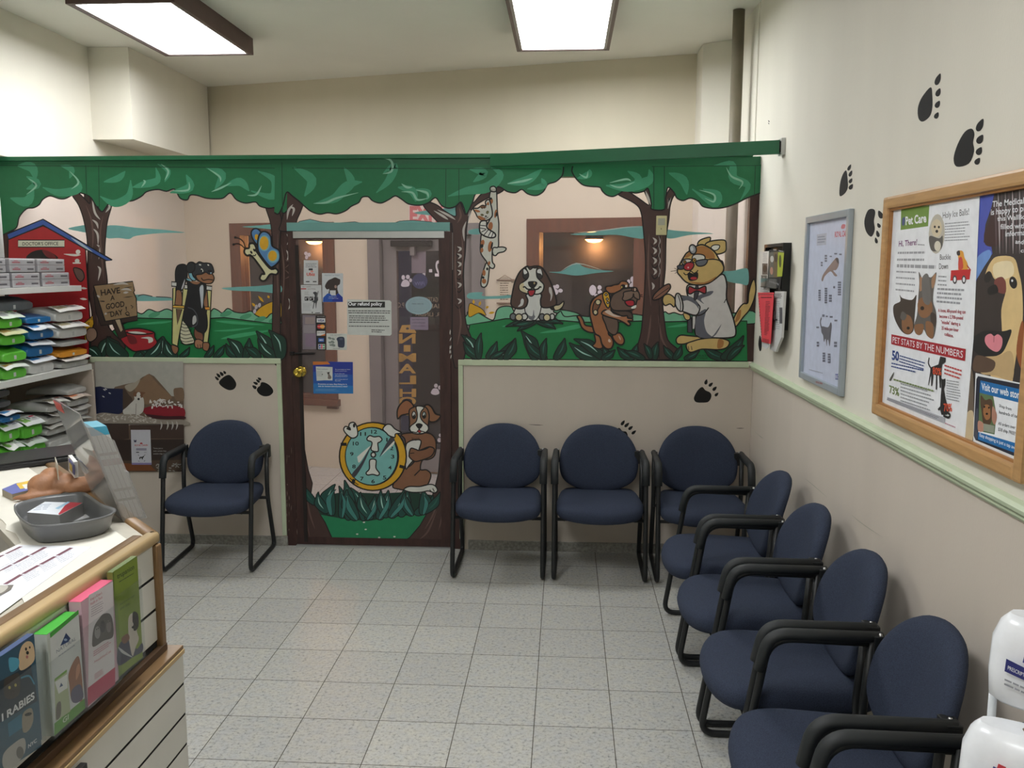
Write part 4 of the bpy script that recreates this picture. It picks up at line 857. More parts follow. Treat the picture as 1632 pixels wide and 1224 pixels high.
a.poly([(262, 965), (220, 880), (300, 850), (400, 830), (600, 840), (800, 830), (930, 850), (890, 955), (700, 975), (540, 1000), (400, 990)], DK, None, smooth=False)
for q in g: leaf(a, *q, c=P(30, 78, 70))
for q in g[1::2]: leaf(a, q[0]+4, q[1], q[2]+6, q[3]+30, q[4]*.36, q[5], c=P(66, 132, 126), hi=False, lw=.003)
a.at(440, 560, .09804); a.poly([(268, 300), (290, 190), (365, 140), (368, 420), (356, 560), (345, 740), (325, 700), (300, 500), (262, 420)], P(134, 130, 132))
a.at(*VD)
rw = random.Random(11)
for i in range(26):
    x = rw.choice((66, 78, 92, 124, 132)); y = rw.uniform(560, 1120); a.line([(x, y), (x+rw.uniform(-3, 3), y+rw.uniform(10, 50))], M_wornw, rw.uniform(.002, .006), taper=True)
a.at(*V2)
for i in range(9): y = rw.uniform(1030, 1190); a.line([(972+rw.uniform(-3, 6), y), (970+rw.uniform(-3, 6), y+22)], Wt, .005, taper=True)
a.line([(984, 492), (984, 700)], P(150, 140, 136), .003, False)
a.build('painted_trees_and_grass', dr)
a = Art(PL, .0036, (530, 630, .1389))
a.poly([(690, 1040), (780, 900), (880, 780), (940, 760), (850, 820), (840, 600), (830, 500), (790, 450), (900, 430), (1080, 430), (1160, 470), (1190, 560), (1170, 690), (1100, 735), (1030, 745), (1010, 850), (1080, 855), (1130, 910), (1100, 1010), (1060, 1030), (850, 1080), (760, 1075)], P(134, 92, 66), K, .008)
a.poly([(840, 590), (880, 530), (950, 510), (1015, 520), (1000, 600), (960, 700), (880, 800), (840, 835)], P(212, 212, 206), K, .008)
for i in range(5): a.line([(915+i*18, 490-abs(2-i)*3), (920+i*19, 520-abs(2-i)*4)], K, .004, False)
a.poly([(885, 640), (905, 605), (960, 620), (1000, 630), (1110, 590), (1170, 620), (1130, 700), (1000, 750), (940, 755), (885, 710), (880, 680)], P(130, 88, 62), K, .008); a.line([(890, 665), (940, 660)], K, .005, False); a.line([(1000, 632), (1060, 620), (1110, 595)], K, .006)
a.poly([(820, 1080), (880, 1045), (1000, 1045), (1120, 1020), (1180, 1040), (1205, 1090), (1170, 1118), (1100, 1095), (1020, 1110), (900, 1110)], P(216, 216, 208), K, .008); a.line([(1115, 1080), (1140, 1110)], K, .005, False); a.line([(1150, 1065), (1170, 1105)], K, .005, False)
a.line([(1010, 850), (960, 900), (940, 920)], K, .007)
a.poly([(745, 170), (790, 90), (860, 55), (930, 120), (900, 200), (850, 215), (790, 230), (750, 270)], P(150, 98, 66), K, .009); a.poly([(1060, 130), (1095, 108), (1140, 140), (1180, 210), (1240, 235), (1190, 295), (1120, 300), (1090, 240)], P(140, 96, 66), K, .009)
a.poly([(880, 180), (920, 140), (1000, 120), (1080, 145), (1110, 230), (1100, 330), (1100, 400), (1030, 440), (930, 435), (885, 395), (885, 300)], P(138, 98, 70), K, .008)
a.poly([(960, 135), (1000, 122), (1050, 140), (1015, 190), (1010, 250), (1040, 300), (1095, 350), (1095, 400), (1040, 435), (930, 435), (888, 390), (900, 350), (960, 300), (975, 220)], P(216, 216, 208), K, .007)
a.ell(935, 225, 22, 42, P(200, 200, 196), 0, K, .006); a.ell(935, 238, 14, 24, K); a.ell(928, 220, 6, 12, Wt); a.ell(1052, 225, 20, 38, P(160, 180, 180), 0, K, .006); a.ell(1052, 236, 13, 22, K); a.ell(1046, 220, 6, 10, Wt)
a.poly([(955, 335), (990, 318), (1035, 335), (1020, 370), (995, 385), (970, 365)], K); a.line([(995, 380), (985, 405), (960, 425), (910, 415)], K, .006); a.line([(995, 380), (1010, 405), (1060, 420)], K, .006); a.poly([(975, 410), (995, 395), (1018, 412), (1000, 430)], P(170, 50, 50), K, .004)
a.build('painted_dog', dr, 'brown and white painted puppy hugging the yellow clock')
a = Art(PL, .0055, (530, 630, .1389))
a.ell(465, 700, 392, 398, K, n=40); a.ell(465, 700, 375, 382, YEL, n=40); a.ell(455, 698, 312, 338, K, n=40); a.ell(448, 698, 294, 324, P(122, 184, 180), n=40)
for q in (((95, 560), (165, 560)), ((770, 810), (840, 830)), ((250, 960), (235, 1010))): a.line(q, K, .02, False)
a.line([(200, 945), (250, 990), (300, 1025)], K, .005)
for t, x, y in (('12', 445, 437), ('11', 318, 462), ('10', 235, 572), ('9', 203, 692), ('8', 228, 835), ('7', 320, 975), ('6', 447, 1005), ('5', 580, 962), ('4', 640, 848), ('3', 672, 722), ('2', 660, 626), ('1', 618, 528)):
    a.text(t, (x, y), (x+(68 if len(t) == 2 else (16 if t == '1' else 40)), y), (x, y-42), K, .02)
a.poly([(435, 580), (300, 690), (288, 715), (310, 770), (400, 640)], Wt); a.poly([(448, 570), (330, 770), (225, 900), (260, 935), (360, 780)], P(62, 64, 72)); a.poly([(540, 705), (650, 500), (700, 485), (710, 520), (620, 610)], P(62, 64, 72)); a.poly([(560, 690), (700, 528), (705, 560), (640, 620)], Wt)
a.poly([(398, 490), (430, 460), (480, 475), (540, 470), (570, 505), (545, 535), (522, 550), (525, 640), (445, 625), (455, 540), (405, 515)], P(216, 216, 208), K, .008); a.ell(470, 680, 26, 28, P(216, 216, 208), 0, K, .009)
a.poly([(430, 740), (500, 740), (500, 830), (540, 890), (520, 918), (465, 905), (405, 912), (388, 885), (425, 840)], P(216, 216, 208), K, .008)
a.poly([(130, 390), (150, 355), (185, 360), (200, 320), (250, 310), (280, 360), (290, 455), (230, 490), (160, 440)], P(220, 220, 214), K, .008); a.poly([(160, 380), (195, 400), (215, 395), (200, 360)], K, None); a.ell(250, 345, 14, 24, K)
a.poly([(580, 385), (620, 335), (670, 335), (720, 385), (795, 430), (725, 440), (715, 480), (650, 460), (620, 430)], P(220, 220, 214), K, .008)
a.build('painted_clock', dr, 'painted yellow rimmed clock face with bone hands')
# ================================================================ right wall: paws, posters, rack
PW = Plane((XR, 0, 0), (-1, 0, 0))
PAW = P(15, 14, 14, .8)
def paw_pad(a, pts): a.poly(pts, PAW)
a = Art(PW, .0004, (1200, 80, .27781))
def toe(a, x0, y0, x1, y1, w): 
    dx, dy = x1-x0, y1-y0; L = math.hypot(dx, dy); nx, ny = -dy/L*w/2, dx/L*w/2
    a.poly([(x0, y0), (x0+dx*.45+nx, y0+dy*.45+ny), (x0+dx*.85+nx*.9, y0+dy*.85+ny*.9), (x1, y1), (x0+dx*.85-nx*.9, y0+dy*.85-ny*.9), (x0+dx*.45-nx, y0+dy*.45-ny)], PAW)
a.poly([(1020, 212), (1030, 260), (1030, 330), (1015, 380), (975, 410), (950, 390), (947, 330), (970, 270)], PAW)
for q in ((1076, 133, 1050, 200, 28), (1074, 218, 1055, 265, 26), (1072, 290, 1050, 330, 26), (1064, 356, 1046, 392, 24)): toe(a, *q)
a.poly([(1255, 450), (1272, 480), (1264, 530), (1270, 580), (1240, 650), (1170, 668), (1152, 620), (1175, 540), (1215, 470)], PAW)
for q in ((1322, 393, 1288, 465, 34), (1320, 485, 1290, 535, 34), (1312, 556, 1288, 600, 32), (1302, 618, 1278, 655, 28)): toe(a, *q)
a.poly([(536, 690), (544, 740), (545, 790), (525, 825), (498, 835), (500, 770), (515, 715)], PAW)
for q in ((563, 655, 546, 690, 16), (569, 690, 554, 725, 17), (570, 735, 554, 762, 17), (574, 768, 554, 798, 20)): toe(a, *q)
a.poly([(690, 911), (703, 930), (695, 980), (700, 1030), (680, 1070), (650, 1040), (640, 980), (660, 920)], PAW)
for q in ((722, 920, 742, 965, 26), (716, 992, 730, 1018, 18), (712, 1034, 722, 1072, 18), (704, 1074, 712, 1108, 16)): toe(a, *q)
for q in ((88, 402, 96, 412, 5), (88, 415, 94, 425, 4)): toe(a, *q)
a.at(1190, 370, .1714); a.poly([(122, 960), (140, 1010), (138, 1090), (122, 1104), (110, 1040)], PAW)
a.at(1270, 320, .2618); a.poly([(70, 390), (75, 480), (64, 490), (56, 450), (60, 400)], PAW)
a.at(1180, 560, .27696)
for pts in ([(80, 460), (130, 500), (100, 480)], [(370, 730), (420, 770), (500, 840)], [(640, 940), (700, 990), (820, 1070)]): a.line(pts, P(170, 168, 150), .003, taper=True)
o = a.build('painted_paw_prints', wr)
# paws on the knee wall
a = Art(PL, .0004, (330, 580, .07353))
a.poly([(450, 240), (520, 260), (600, 350), (635, 450), (590, 540), (490, 570), (380, 530), (280, 450), (265, 380), (350, 290)], PAW)
for q in ((172, 272, 250, 350, 50), (205, 205, 285, 290, 55), (278, 172, 350, 255, 60), (355, 152, 405, 215, 50)): toe(a, *q)
a.poly([(1170, 405), (1240, 400), (1340, 450), (1420, 540), (1430, 620), (1350, 690), (1230, 700), (1130, 650), (1078, 570), (1100, 510), (1150, 470)], PAW)
for q in ((1098, 298, 1172, 348, 50), (1064, 335, 1140, 400, 50), (1000, 395, 1100, 440, 52), (982, 465, 1070, 535, 60)): toe(a, *q)
a.at(960, 590, .12255)
a.poly([(1300, 218), (1340, 260), (1400, 290), (1418, 340), (1380, 410), (1300, 422), (1220, 415), (1190, 370), (1210, 310), (1250, 250)], PAW)
for q in ((1358, 118, 1340, 186, 38), (1436, 162, 1385, 210, 36), (1486, 214, 1436, 264, 38), (1508, 294, 1464, 336, 34)): toe(a, *q)
a.poly([(215, 750), (260, 790), (310, 800), (330, 850), (320, 900), (240, 930), (150, 900), (150, 810)], PAW)
for q in ((290, 652, 245, 715, 36), (348, 684, 290, 738, 36), (396, 728, 340, 772, 36), (438, 784, 382, 830, 34)): toe(a, *q)
toe(a, 1034, 783, 1000, 850, 36)
a.at(680, 660, .33088); a.line([(490, 50), (530, 52), (562, 53)], P(60, 52, 46), .004, taper=True); a.line([(1490, 68), (1530, 68)], P(70, 62, 56), .004, taper=True)
a.at(800, 560, 1); a.line([(897, 578-560+0), (0, 0)], PAW, .0001) if False else None
a.build('painted_paw_prints', part)

def frame_box(y0, y1, z0, z1, wdt, dep, m, mb, bev=.006):
    """picture frame on the right wall, y0 < y1"""
    x0, x1 = XR-dep, XR-.0005
    mb.box((x0, y0, z0), (x1, y0+wdt, z1), m, bev=bev); mb.box((x0, y1-wdt, z0), (x1, y1, z1), m, bev=bev)
    mb.box((x0, y0+wdt*.9, z0), (x1, y1-wdt*.9, z0+wdt), m, bev=bev); mb.box((x0, y0+wdt*.9, z1-wdt), (x1, y1-wdt*.9, z1), m, bev=bev)
# ---- wooden framed pet care board
M_oak = mat('oak_frame', (192, 150, 100), .4, var=.12, scale=9, stretch=(8, .8, 8))
wb = empty('wall_board', (XR, 2.66, 1.63), 0, 'large oak framed pet care poster board on the right wall', 'framed poster')
def loc_build(mb, name, par):
    o = mb.build(name, par); o.matrix_parent_inverse = Matrix.Translation(par.location).inverted(); return o
mb = MB(); frame_box(2.125, 3.165, 1.25, 2.012, .042, .030, M_oak, mb, .009); loc_build(mb, 'frame', wb)
mb = MB(); frame_box(2.16, 3.13, 1.285, 1.977, .014, .020, mat('oak_inner', (170, 118, 66), .45, var=.12, scale=9, stretch=(8, .8, 8)), mb, .003); loc_build(mb, 'inner_lip', wb)
mb = MB().box((XR-.009, 2.16, 1.28), (XR-.0005, 3.13, 1.98), P(232, 234, 240)); loc_build(mb, 'backing', wb)
PB = Plane((XR-.0092, 0, 0), (-1, 0, 0)); T1 = (1395, 290, .20431); T2 = (1395, 520, .19603)
G = P(160, 162, 168); WHT = P(238, 240, 244)
a = Art(PB, .0001, T1)
# right half: dog photograph
a.at(*T1); a.poly([(818, 100), (1700, -40), (1700, 2600), (690, 2010), (735, 1224), (775, 780)], P(52, 44, 44), smooth=False)
a.poly([(820, 100), (930, 85), (905, 200), (860, 330), (845, 470), (905, 500), (915, 560), (860, 620), (800, 740), (768, 830)], P(70, 84, 178), smooth=False)
a.poly([(790, 600), (880, 530), (905, 570), (850, 660), (770, 780)], P(110, 150, 214))
a.poly([(915, 180), (890, 300), (850, 400), (860, 490), (940, 500), (1000, 430), (1010, 300), (980, 200)], P(58, 32, 32))
for i in range(16): a.line([(930+i*28, 80-i*4), (940+i*27, 300), (945+i*26, 560)], P(150+(i % 3)*22, 140+(i % 3)*22, 142+(i % 3)*22) if i % 2 else P(92, 74, 78), .009, taper=True)
a.poly([(905, 620), (960, 580), (1080, 590), (1120, 700), (1148, 850), (1150, 1100), (1110, 1300), (1060, 1700), (1100, 2000), (960, 1900), (900, 1500), (830, 900), (860, 720)], P(222, 192, 136))
a.poly([(930, 640), (1060, 620), (1080, 720), (1000, 760), (930, 740)], P(238, 220, 180))
a.poly([(760, 880), (860, 720), (900, 700), (935, 760), (1010, 760), (1020, 850), (985, 1000), (985, 1224), (900, 1300), (740, 1240)], P(54, 46, 44))
a.poly([(930, 770), (990, 740), (1020, 790), (1015, 870), (950, 850)], P(120, 60, 54)); a.poly([(880, 830), (940, 800), (960, 860), (890, 880)], P(20, 18, 20))
a.ell(1078, 785, 30, 48, P(28, 24, 24), -.2); a.ell(1070, 770, 8, 10, WHT); a.ell(880, 745, 28, 42, P(30, 26, 26), .3)
a.at(*T2)
a.poly([(770, 130), (880, 40), (1040, 40), (1110, 30), (1080, 130), (1030, 220), (940, 250), (850, 240)], P(26, 26, 28))
a.poly([(900, 80), (940, 60), (968, 80), (1000, 65), (1035, 100), (1028, 170), (990, 208), (930, 180), (895, 130)], P(224, 136, 148)); a.line([(968, 80), (966, 130)], P(170, 90, 100), .004)
a.poly([(860, 260), (1000, 240), (1100, 200), (1130, 300), (1110, 440), (980, 400), (860, 380)], P(196, 166, 120)); a.poly([(820, 240), (930, 260), (980, 300), (940, 370), (800, 360)], P(92, 70, 56))
a.poly([(1180, 0), (1209, -20), (1209, 330), (1180, 330), (1150, 200)], P(150, 84, 42))
a.poly([(740, 380), (800, 400), (795, 900), (760, 920), (700, 890), (715, 700)], P(110, 96, 82)); a.poly([(740, 720), (800, 700), (792, 930), (720, 910)], P(206, 186, 150))
a.at(*T1)
for t, p in (('The Medical Health', ((915, 196), (1330, 148), (918, 150))), ('is happy to provide', ((905, 258), (1300, 212), (905, 212))), ('this WallBoard', ((955, 305), (1240, 284), (955, 268))), ('filled with education', ((980, 368), (1430, 350), (980, 328))), ('information', ((1018, 425), (1260, 408), (1018, 384))), ('and', ((1095, 480), (1160, 486), (1097, 446))), ('care', ((1138, 550), (1230, 545), (1138, 520)))): a.text(t, *p, WHT, .012)
# left half: newsletter page
a.poly([(181, 210), (818, 110), (770, 1224), (690, 2150), (70, 1760), (110, 1100)], WHT, smooth=False)
a.poly([(205, 208), (425, 182), (415, 345), (200, 375)], P(112, 146, 60), smooth=False); a.text('Pet Care', (240, 335), (402, 312), (238, 272), WHT, .03); a.poly([(215, 285), (235, 278), (230, 335), (212, 335)], P(70, 84, 130))
a.text('Holy Ice Balls!', (530, 285), (735, 255), (530, 236), P(70, 70, 74)); a.greek((546, 318), (742, 300), (544, 470), 7, G, .4, 1)
a.text('Hi, There!', (186, 503), (328, 490), (188, 460), P(110, 42, 110), .02); a.greek((180, 535), (395, 530), (170, 640), 2, G, .3, 2, .05); a.greek((172, 632), (475, 640), (171, 680), 1, G, .5, 3, 0); a.greek((168, 684), (330, 690), (160, 870), 4, G, .26, 4, .2); a.greek((335, 480), (390, 484), (335, 496), 1, G, .6, 5, 0)
a.ell(483, 405, 62, 155, P(196, 190, 176), .05); a.ell(482, 360, 42, 70, P(214, 200, 170)); a.ell(468, 350, 8, 10, K); a.ell(500, 352, 8, 10, K); a.ell(484, 385, 11, 12, K); a.poly([(430, 420), (500, 440), (530, 420), (520, 520), (450, 540), (425, 480)], P(90, 88, 84)); a.ell(490, 500, 26, 40, P(220, 214, 196))
a.text('Buckle', (508, 607), (592, 604), (508, 565), P(80, 80, 84)); a.text('Down', (502, 680), (572, 678), (502, 635), P(80, 80, 84))
a.poly([(650, 560), (665, 535), (690, 545), (700, 590), (725, 640), (720, 690), (655, 690), (655, 630)], P(226, 160, 60)); a.poly([(640, 545), (662, 535), (665, 570), (645, 572)], P(60, 50, 50)); a.poly([(655, 600), (680, 590), (690, 670), (655, 680)], P(206, 70, 60))
a.poly([(595, 690), (750, 680), (740, 760), (590, 770)], P(200, 40, 44), smooth=False); a.line([(720, 650), (750, 690)], P(180, 60, 50), .004)
for x, y in ((625, 762), (696, 762)): a.ell(x, y, 17, 34, P(70, 70, 72)); a.ell(x, y, 9, 20, WHT)
a.greek((498, 725), (568, 728), (490, 820), 3, G, .35, 6, .2); a.greek((490, 820), (728, 830), (482, 950), 4, G, .45, 7, .25)
for i, t in enumerate(('A loose, 60-pound dog can', 'become a 2,700-pound', '"missile" during a', '35 mile-per-hour', 'collision.')):
    xs = ((495, 710), (505, 690), (518, 668), (522, 655), (545, 615))[i]; y = 1005+i*46; a.text(t, (xs[0], y+8), (xs[1], y+22+i), (xs[0], y-18), P(170, 40, 60), .015)
# two terriers
DB = P(66, 56, 50); DT = P(140, 98, 66); DG = P(96, 92, 88)
a.poly([(150, 960), (200, 930), (195, 880), (215, 905), (290, 920), (325, 880), (320, 940), (310, 1060), (300, 1160), (260, 1190), (210, 1165), (165, 1090), (145, 1020)], DB)
a.poly([(220, 1040), (280, 1050), (300, 1140), (265, 1188), (215, 1150)], DT); a.poly([(215, 1010), (250, 1040), (230, 1080), (200, 1060)], DG); a.ell(262, 1140, 12, 12, K)
a.poly([(345, 700), (375, 760), (400, 730), (440, 745), (482, 705), (465, 800), (455, 930), (480, 1020), (478, 1130), (455, 1220), (410, 1200), (380, 1150), (330, 1190), (305, 1130), (330, 1040), (340, 900), (348, 790)], DG)
a.poly([(355, 740), (380, 770), (375, 830), (352, 850)], P(170, 130, 100)); a.poly([(445, 760), (478, 715), (468, 800), (448, 830)], P(170, 130, 100))
a.poly([(335, 950), (370, 900), (440, 930), (450, 1010), (400, 1060), (350, 1040)], DT); a.ell(372, 985, 15, 16, K); a.poly([(440, 1020), (480, 1040), (475, 1130), (440, 1090)], DB); a.poly([(400, 1090), (455, 1110), (455, 1215), (410, 1195)], DT); a.poly([(310, 1120), (380, 1110), (370, 1180), (330, 1190)], DT)
a.poly([(375, 740), (420, 725), (440, 900), (420, 960), (380, 930), (368, 830)], P(110, 108, 106))
a.at(*T2)
a.poly([(137, 65), (742, 185), (735, 283), (135, 145)], P(168, 30, 44), smooth=False); a.text('PET STATS BY THE NUMBERS', (146, 132), (718, 258), (148, 84), WHT, .0)
a.text('50', (140, 268), (197, 282), (142, 196), P(40, 70, 140), .03); a.greek((205, 230), (412, 290), (200, 300), 3, P(70, 90, 150), .4, 11, .1); a.greek((138, 290), (408, 350), (134, 340), 2, P(70, 90, 150), .4, 12, .3)
a.text('73%', (120, 540), (200, 568), (118, 478), P(120, 140, 80), .02); a.poly([(158, 372), (150, 410), (130, 445), (122, 430)], P(90, 92, 84)); a.greek((155, 420), (485, 515), (152, 445), 1, P(130, 146, 100), .5, 13, .0); a.greek((212, 455), (485, 530), (210, 620), 6, G, .35, 14, .2)
a.poly([(535, 245), (580, 255), (578, 290), (550, 310), (545, 350), (540, 500), (530, 500), (525, 400), (510, 400), (508, 515), (498, 515), (500, 400), (480, 390), (470, 480), (460, 490), (462, 380), (440, 480), (436, 480), (452, 380), (455, 335), (520, 310)], P(34, 34, 36), smooth=False)
a.line([(458, 340), (438, 300), (445, 255)], P(34, 34, 36), .006); a.text('80%', (474, 388), (545, 398), (474, 332), P(220, 84, 50), .02)
a.poly([(545, 420), (555, 432), (577, 425), (575, 480), (565, 510), (580, 600), (610, 680), (590, 720), (545, 720), (535, 680), (520, 685), (515, 672), (535, 650), (540, 560), (545, 500)], P(34, 34, 36), smooth=False)
a.line([(590, 700), (615, 720), (600, 742), (560, 725)], P(34, 34, 36), .007); a.text('70%', (565, 690), (632, 692), (562, 628), P(220, 84, 50), .02)
a.greek((570, 305), (712, 350), (568, 400), 3, P(200, 80, 80), .4, 15, .1); a.greek((588, 430), (704, 450), (586, 600), 8, G, .35, 16, .2)
a.poly([(105, 575), (575, 745), (570, 790), (100, 600)], P(176, 178, 186), smooth=False); a.greek((105, 580), (560, 750), (102, 600), 2, P(110, 110, 120), .5, 17, .1); a.greek((575, 780), (660, 815), (573, 795), 1, P(190, 130, 150), .5, 18, 0)
a.at(*T1)
a.build('printed_poster', wb)
# web store sticker on the board
st = empty('web_store_sign', (XR-.01, 2.4, 1.4), 0, 'blue and white Visit our web store sign at the lower corner of the board', 'sign')
a = Art(Plane((XR-.0125, 0, 0), (-1, 0, 0)), .0001, T2)
pts_ = [a.uv(p) for p in ((815, 380), (1216, 470), (1200, 1120), (795, 935))]
mb = MB(); mb.prism([a.p.at(u, v) for u, v in pts_], (.0012, 0, 0), P(232, 234, 236)); loc_build(mb, 'card', st)
a.poly([(835, 405), (1214, 478), (1196, 1084), (815, 925), (800, 890), (822, 430)], P(34, 38, 54), smooth=False); a.poly([(820, 690), (835, 690), (830, 900), (805, 890)], P(70, 74, 88))
a.poly([(855, 440), (1213, 520), (1205, 630), (848, 540)], P(24, 110, 176), smooth=False); a.text('Visit our web store.', (864, 515), (1200, 596), (864, 458), WHT, .02)
a.poly([(848, 540), (1205, 630), (1192, 965), (838, 860)], WHT, smooth=False)
a.poly([(848, 540), (960, 568), (985, 720), (970, 880), (838, 850)], P(96, 120, 80), smooth=False); a.poly([(860, 560), (895, 600), (930, 590), (955, 620), (950, 740), (930, 800), (880, 790), (865, 700), (855, 620)], P(84, 62, 44)); a.poly([(890, 640), (930, 650), (935, 740), (900, 760), (878, 700)], P(160, 108, 66))
a.ell(888, 655, 7, 9, K); a.ell(925, 662, 7, 9, K); a.ell(908, 712, 10, 9, K); a.poly([(838, 770), (880, 790), (885, 850), (838, 850)], P(190, 140, 120)); a.poly([(880, 790), (970, 810), (965, 870), (880, 850)], P(150, 156, 140), smooth=False); a.poly([(955, 650), (990, 720), (975, 800), (950, 760)], P(180, 130, 110))
for t, p in (('Shop from', ((1008, 655), (1108, 686), (1010, 632))), ('hundreds of items.', ((1006, 708), (1190, 755), (1008, 682))), ('All orders over', ((1000, 800), (1140, 836), (1002, 775))), ('$38 ship FREE!', ((1000, 848), (1140, 886), (1002, 822)))): a.text(t, *p, P(60, 64, 70), .01)
a.poly([(838, 860), (1192, 965), (1188, 1048), (836, 920)], P(24, 110, 176), smooth=False); a.text('Easy shopping is just a tap away.', (850, 895), (1165, 1010), (851, 868), WHT, .01)
a.build('print', st)

# ---- grey framed anatomy poster
M_sil = mat('silver_frame', (168, 178, 186), .35, metal=.3, var=.04)
gf = empty('picture_frame', (XR, 3.87, 1.63), 0, 'narrow silver grey framed poster of a dog and a cat', 'framed poster')
mb = MB(); frame_box(3.556, 4.185, 1.252, 2.0, .030, .022, M_sil, mb, .004); loc_build(mb, 'frame', gf)
mb = MB().box((XR-.008, 3.58, 1.275), (XR-.0005, 4.16, 1.975), P(196, 202, 222)); loc_build(mb, 'backing', gf)
a = Art(Plane((XR-.0082, 0, 0), (-1, 0, 0)), .0001, (1270, 320, .26178))
a.text('ROYAL CANIN', (230, 222), (318, 214), (232, 188), P(196, 60, 74), .02); a.poly([(270, 168), (275, 145), (295, 145), (290, 168)], P(200, 120, 130)); a.poly([(122, 205), (182, 196), (178, 268), (120, 274)], P(180, 182, 196), smooth=False); a.greek((128, 215), (178, 210), (126, 262), 3, P(130, 134, 150), .4, 2)
PC = P(150, 128, 122)
a.poly([(245, 345), (256, 385), (240, 420), (222, 425), (246, 455), (230, 458), (205, 430), (170, 460), (158, 490), (150, 480), (165, 440), (215, 375)], PC); a.poly([(235, 355), (252, 350), (255, 385)], P(96, 84, 84))
PG = P(104, 102, 110); a.poly([(152, 765), (190, 770), (206, 740), (213, 760), (208, 810), (200, 885), (192, 850), (185, 850), (182, 885), (175, 840), (165, 860), (160, 820), (150, 800)], PG); a.line([(152, 780), (143, 740), (150, 712)], PG, .012)
for x, y, w_, h_ in ((170, 330, 14, 46), (146, 372, 12, 30), (200, 335, 14, 10), (228, 318, 18, 12), (258, 322, 16, 12), (250, 492, 20, 88), (222, 520, 12, 18), (132, 542, 14, 70), (170, 530, 16, 98), (196, 572, 18, 48), (156, 692, 14, 20), (178, 700, 12, 10), (202, 702, 18, 14), (230, 724, 18, 14), (120, 766, 16, 12), (122, 858, 14, 34), (228, 858, 18, 38), (158, 924, 16, 60), (190, 930, 16, 62)):
    n_ = max(1, int(h_/14))
    for i in range(n_): a.rect(x, y+i*h_/n_, x+w_, y+(i+.72)*h_/n_, P(112, 114, 130))
a.rect(236, 1054, 260, 1088, P(90, 100, 160)); a.text('RC', (238, 1084), (258, 1082), (238, 1060), WHT); a.greek((76, 1024), (160, 1046), (76, 1030), 1, G, .6, 3, 0)
a.build('print', gf)
a = Art(Plane((XR-.0222, 0, 0), (-1, 0, 0)), .0002, (1270, 320, .26178)); a.text('ROYAL CANIN', (116, 1108), (156, 1118), (116, 1098), P(176, 60, 50), .02); a.build('frame_mark', gf)

# ---- black magazine rack with leaflets
rk = empty('magazine_rack', (XR, 4.7, 1.45), 0, 'black wall rack stuffed with leaflets beside the partition', 'magazine rack')
mb = MB().box((XR-.042, 4.50, 1.452), (XR-.0005, 4.525, 1.892), M_blk).box((XR-.042, 4.9, 1.452), (XR-.0005, 4.925, 1.892), M_blk).box((XR-.014, 4.525, 1.452), (XR-.0005, 4.90, 1.892), M_blk).box((XR-.042, 4.525, 1.875), (XR-.0145, 4.90, 1.892), M_blk)
loc_build(mb, 'case', rk)
for z in (1.50, 1.66):
    mb = MB().box((XR-.060, 4.53, z), (XR-.0145, 4.895, z+.006), M_blk).box((XR-.062, 4.53, z), (XR-.058, 4.895, z+.05), clear('acrylic_%d' % (z*100), (.95, .96, .97), .05, .05)); loc_build(mb, 'pocket', rk)
def sheet(name, off, view, corners, m, label, cat, art=None, th=.0012, grp=None, plane=None, edge=None):
    """a thin card lying in a plane parallel to a wall; corners in view pixels"""
    p_ = plane or Plane((XR-off, 0, 0), (-1, 0, 0))
    a = Art(p_, .0002, view); uv = [a.uv(c) for c in corners]
    cx = sum(u for u, v in uv)/len(uv); cy = sum(v for u, v in uv)/len(uv); loc = p_.at(cx, cy)
    e = empty(name, loc, 0, label, cat, grp)
    mb = MB().prism([p_.at(u, v) for u, v in uv], -p_.n*th, edge or m)
    o = mb.build('card', e); o.matrix_parent_inverse = Matrix.Translation(loc).inverted()
    if art: art(a); a.build('print', e)
    return e
VR = (1190, 370, .17143)
def art_dark(a):
    a.poly([(208, 190), (252, 185), (250, 420), (205, 420)], P(96, 96, 88), smooth=False); a.poly([(252, 185), (290, 182), (285, 420), (250, 420)], P(110, 94, 70), smooth=False); a.poly([(292, 185), (348, 192), (330, 410), (284, 415)], P(170, 180, 60), smooth=False)
    a.ell(236, 250, 16, 30, P(190, 190, 186)); a.ell(232, 360, 14, 36, P(180, 130, 110)); a.ell(272, 240, 14, 40, P(60, 46, 40)); a.ell(312, 270, 12, 60, P(80, 84, 40)); a.text('Understanding', (208, 465), (298, 490), (210, 448), WHT, .01); a.text('BREEDS', (250, 168), (278, 170), (250, 158), WHT); a.text('THINKING', (300, 178), (340, 184), (300, 168), WHT)
def art_white(a): a.greek((150, 190), (195, 195), (150, 280), 6, G, .35, 1); a.rect(145, 290, 195, 395, P(90, 90, 88)); a.rect(135, 400, 190, 510, P(100, 100, 96)); a.ell(170, 340, 18, 36, P(40, 40, 40)); a.ell(160, 455, 16, 40, P(150, 146, 140)); a.greek((128, 520), (205, 525), (128, 560), 2, G, .3, 4)
def art_red(a):
    for i in range(18): a.ell(112+i*8, 575+(i % 2)*8, 3, 5, K)
    for i in range(16): a.ell(112+i*1.9, 590+i*26, 3, 6, K)
    a.greek((135, 600), (235, 600), (135, 615), 1, K, .5, 2, .0); a.greek((180, 640), (225, 640), (162, 960), 22, P(90, 20, 30), .35, 3, .5); a.greek((150, 985), (215, 1000), (150, 1020), 3, P(90, 20, 30), .4, 5)
def art_news(a): a.greek((262, 570), (330, 570), (262, 620), 3, K, .4, 8); a.greek((250, 640), (320, 640), (240, 900), 14, G, .4, 9); a.rect(305, 700, 332, 850, P(80, 80, 84)); a.rect(240, 720, 270, 910, P(150, 150, 146))
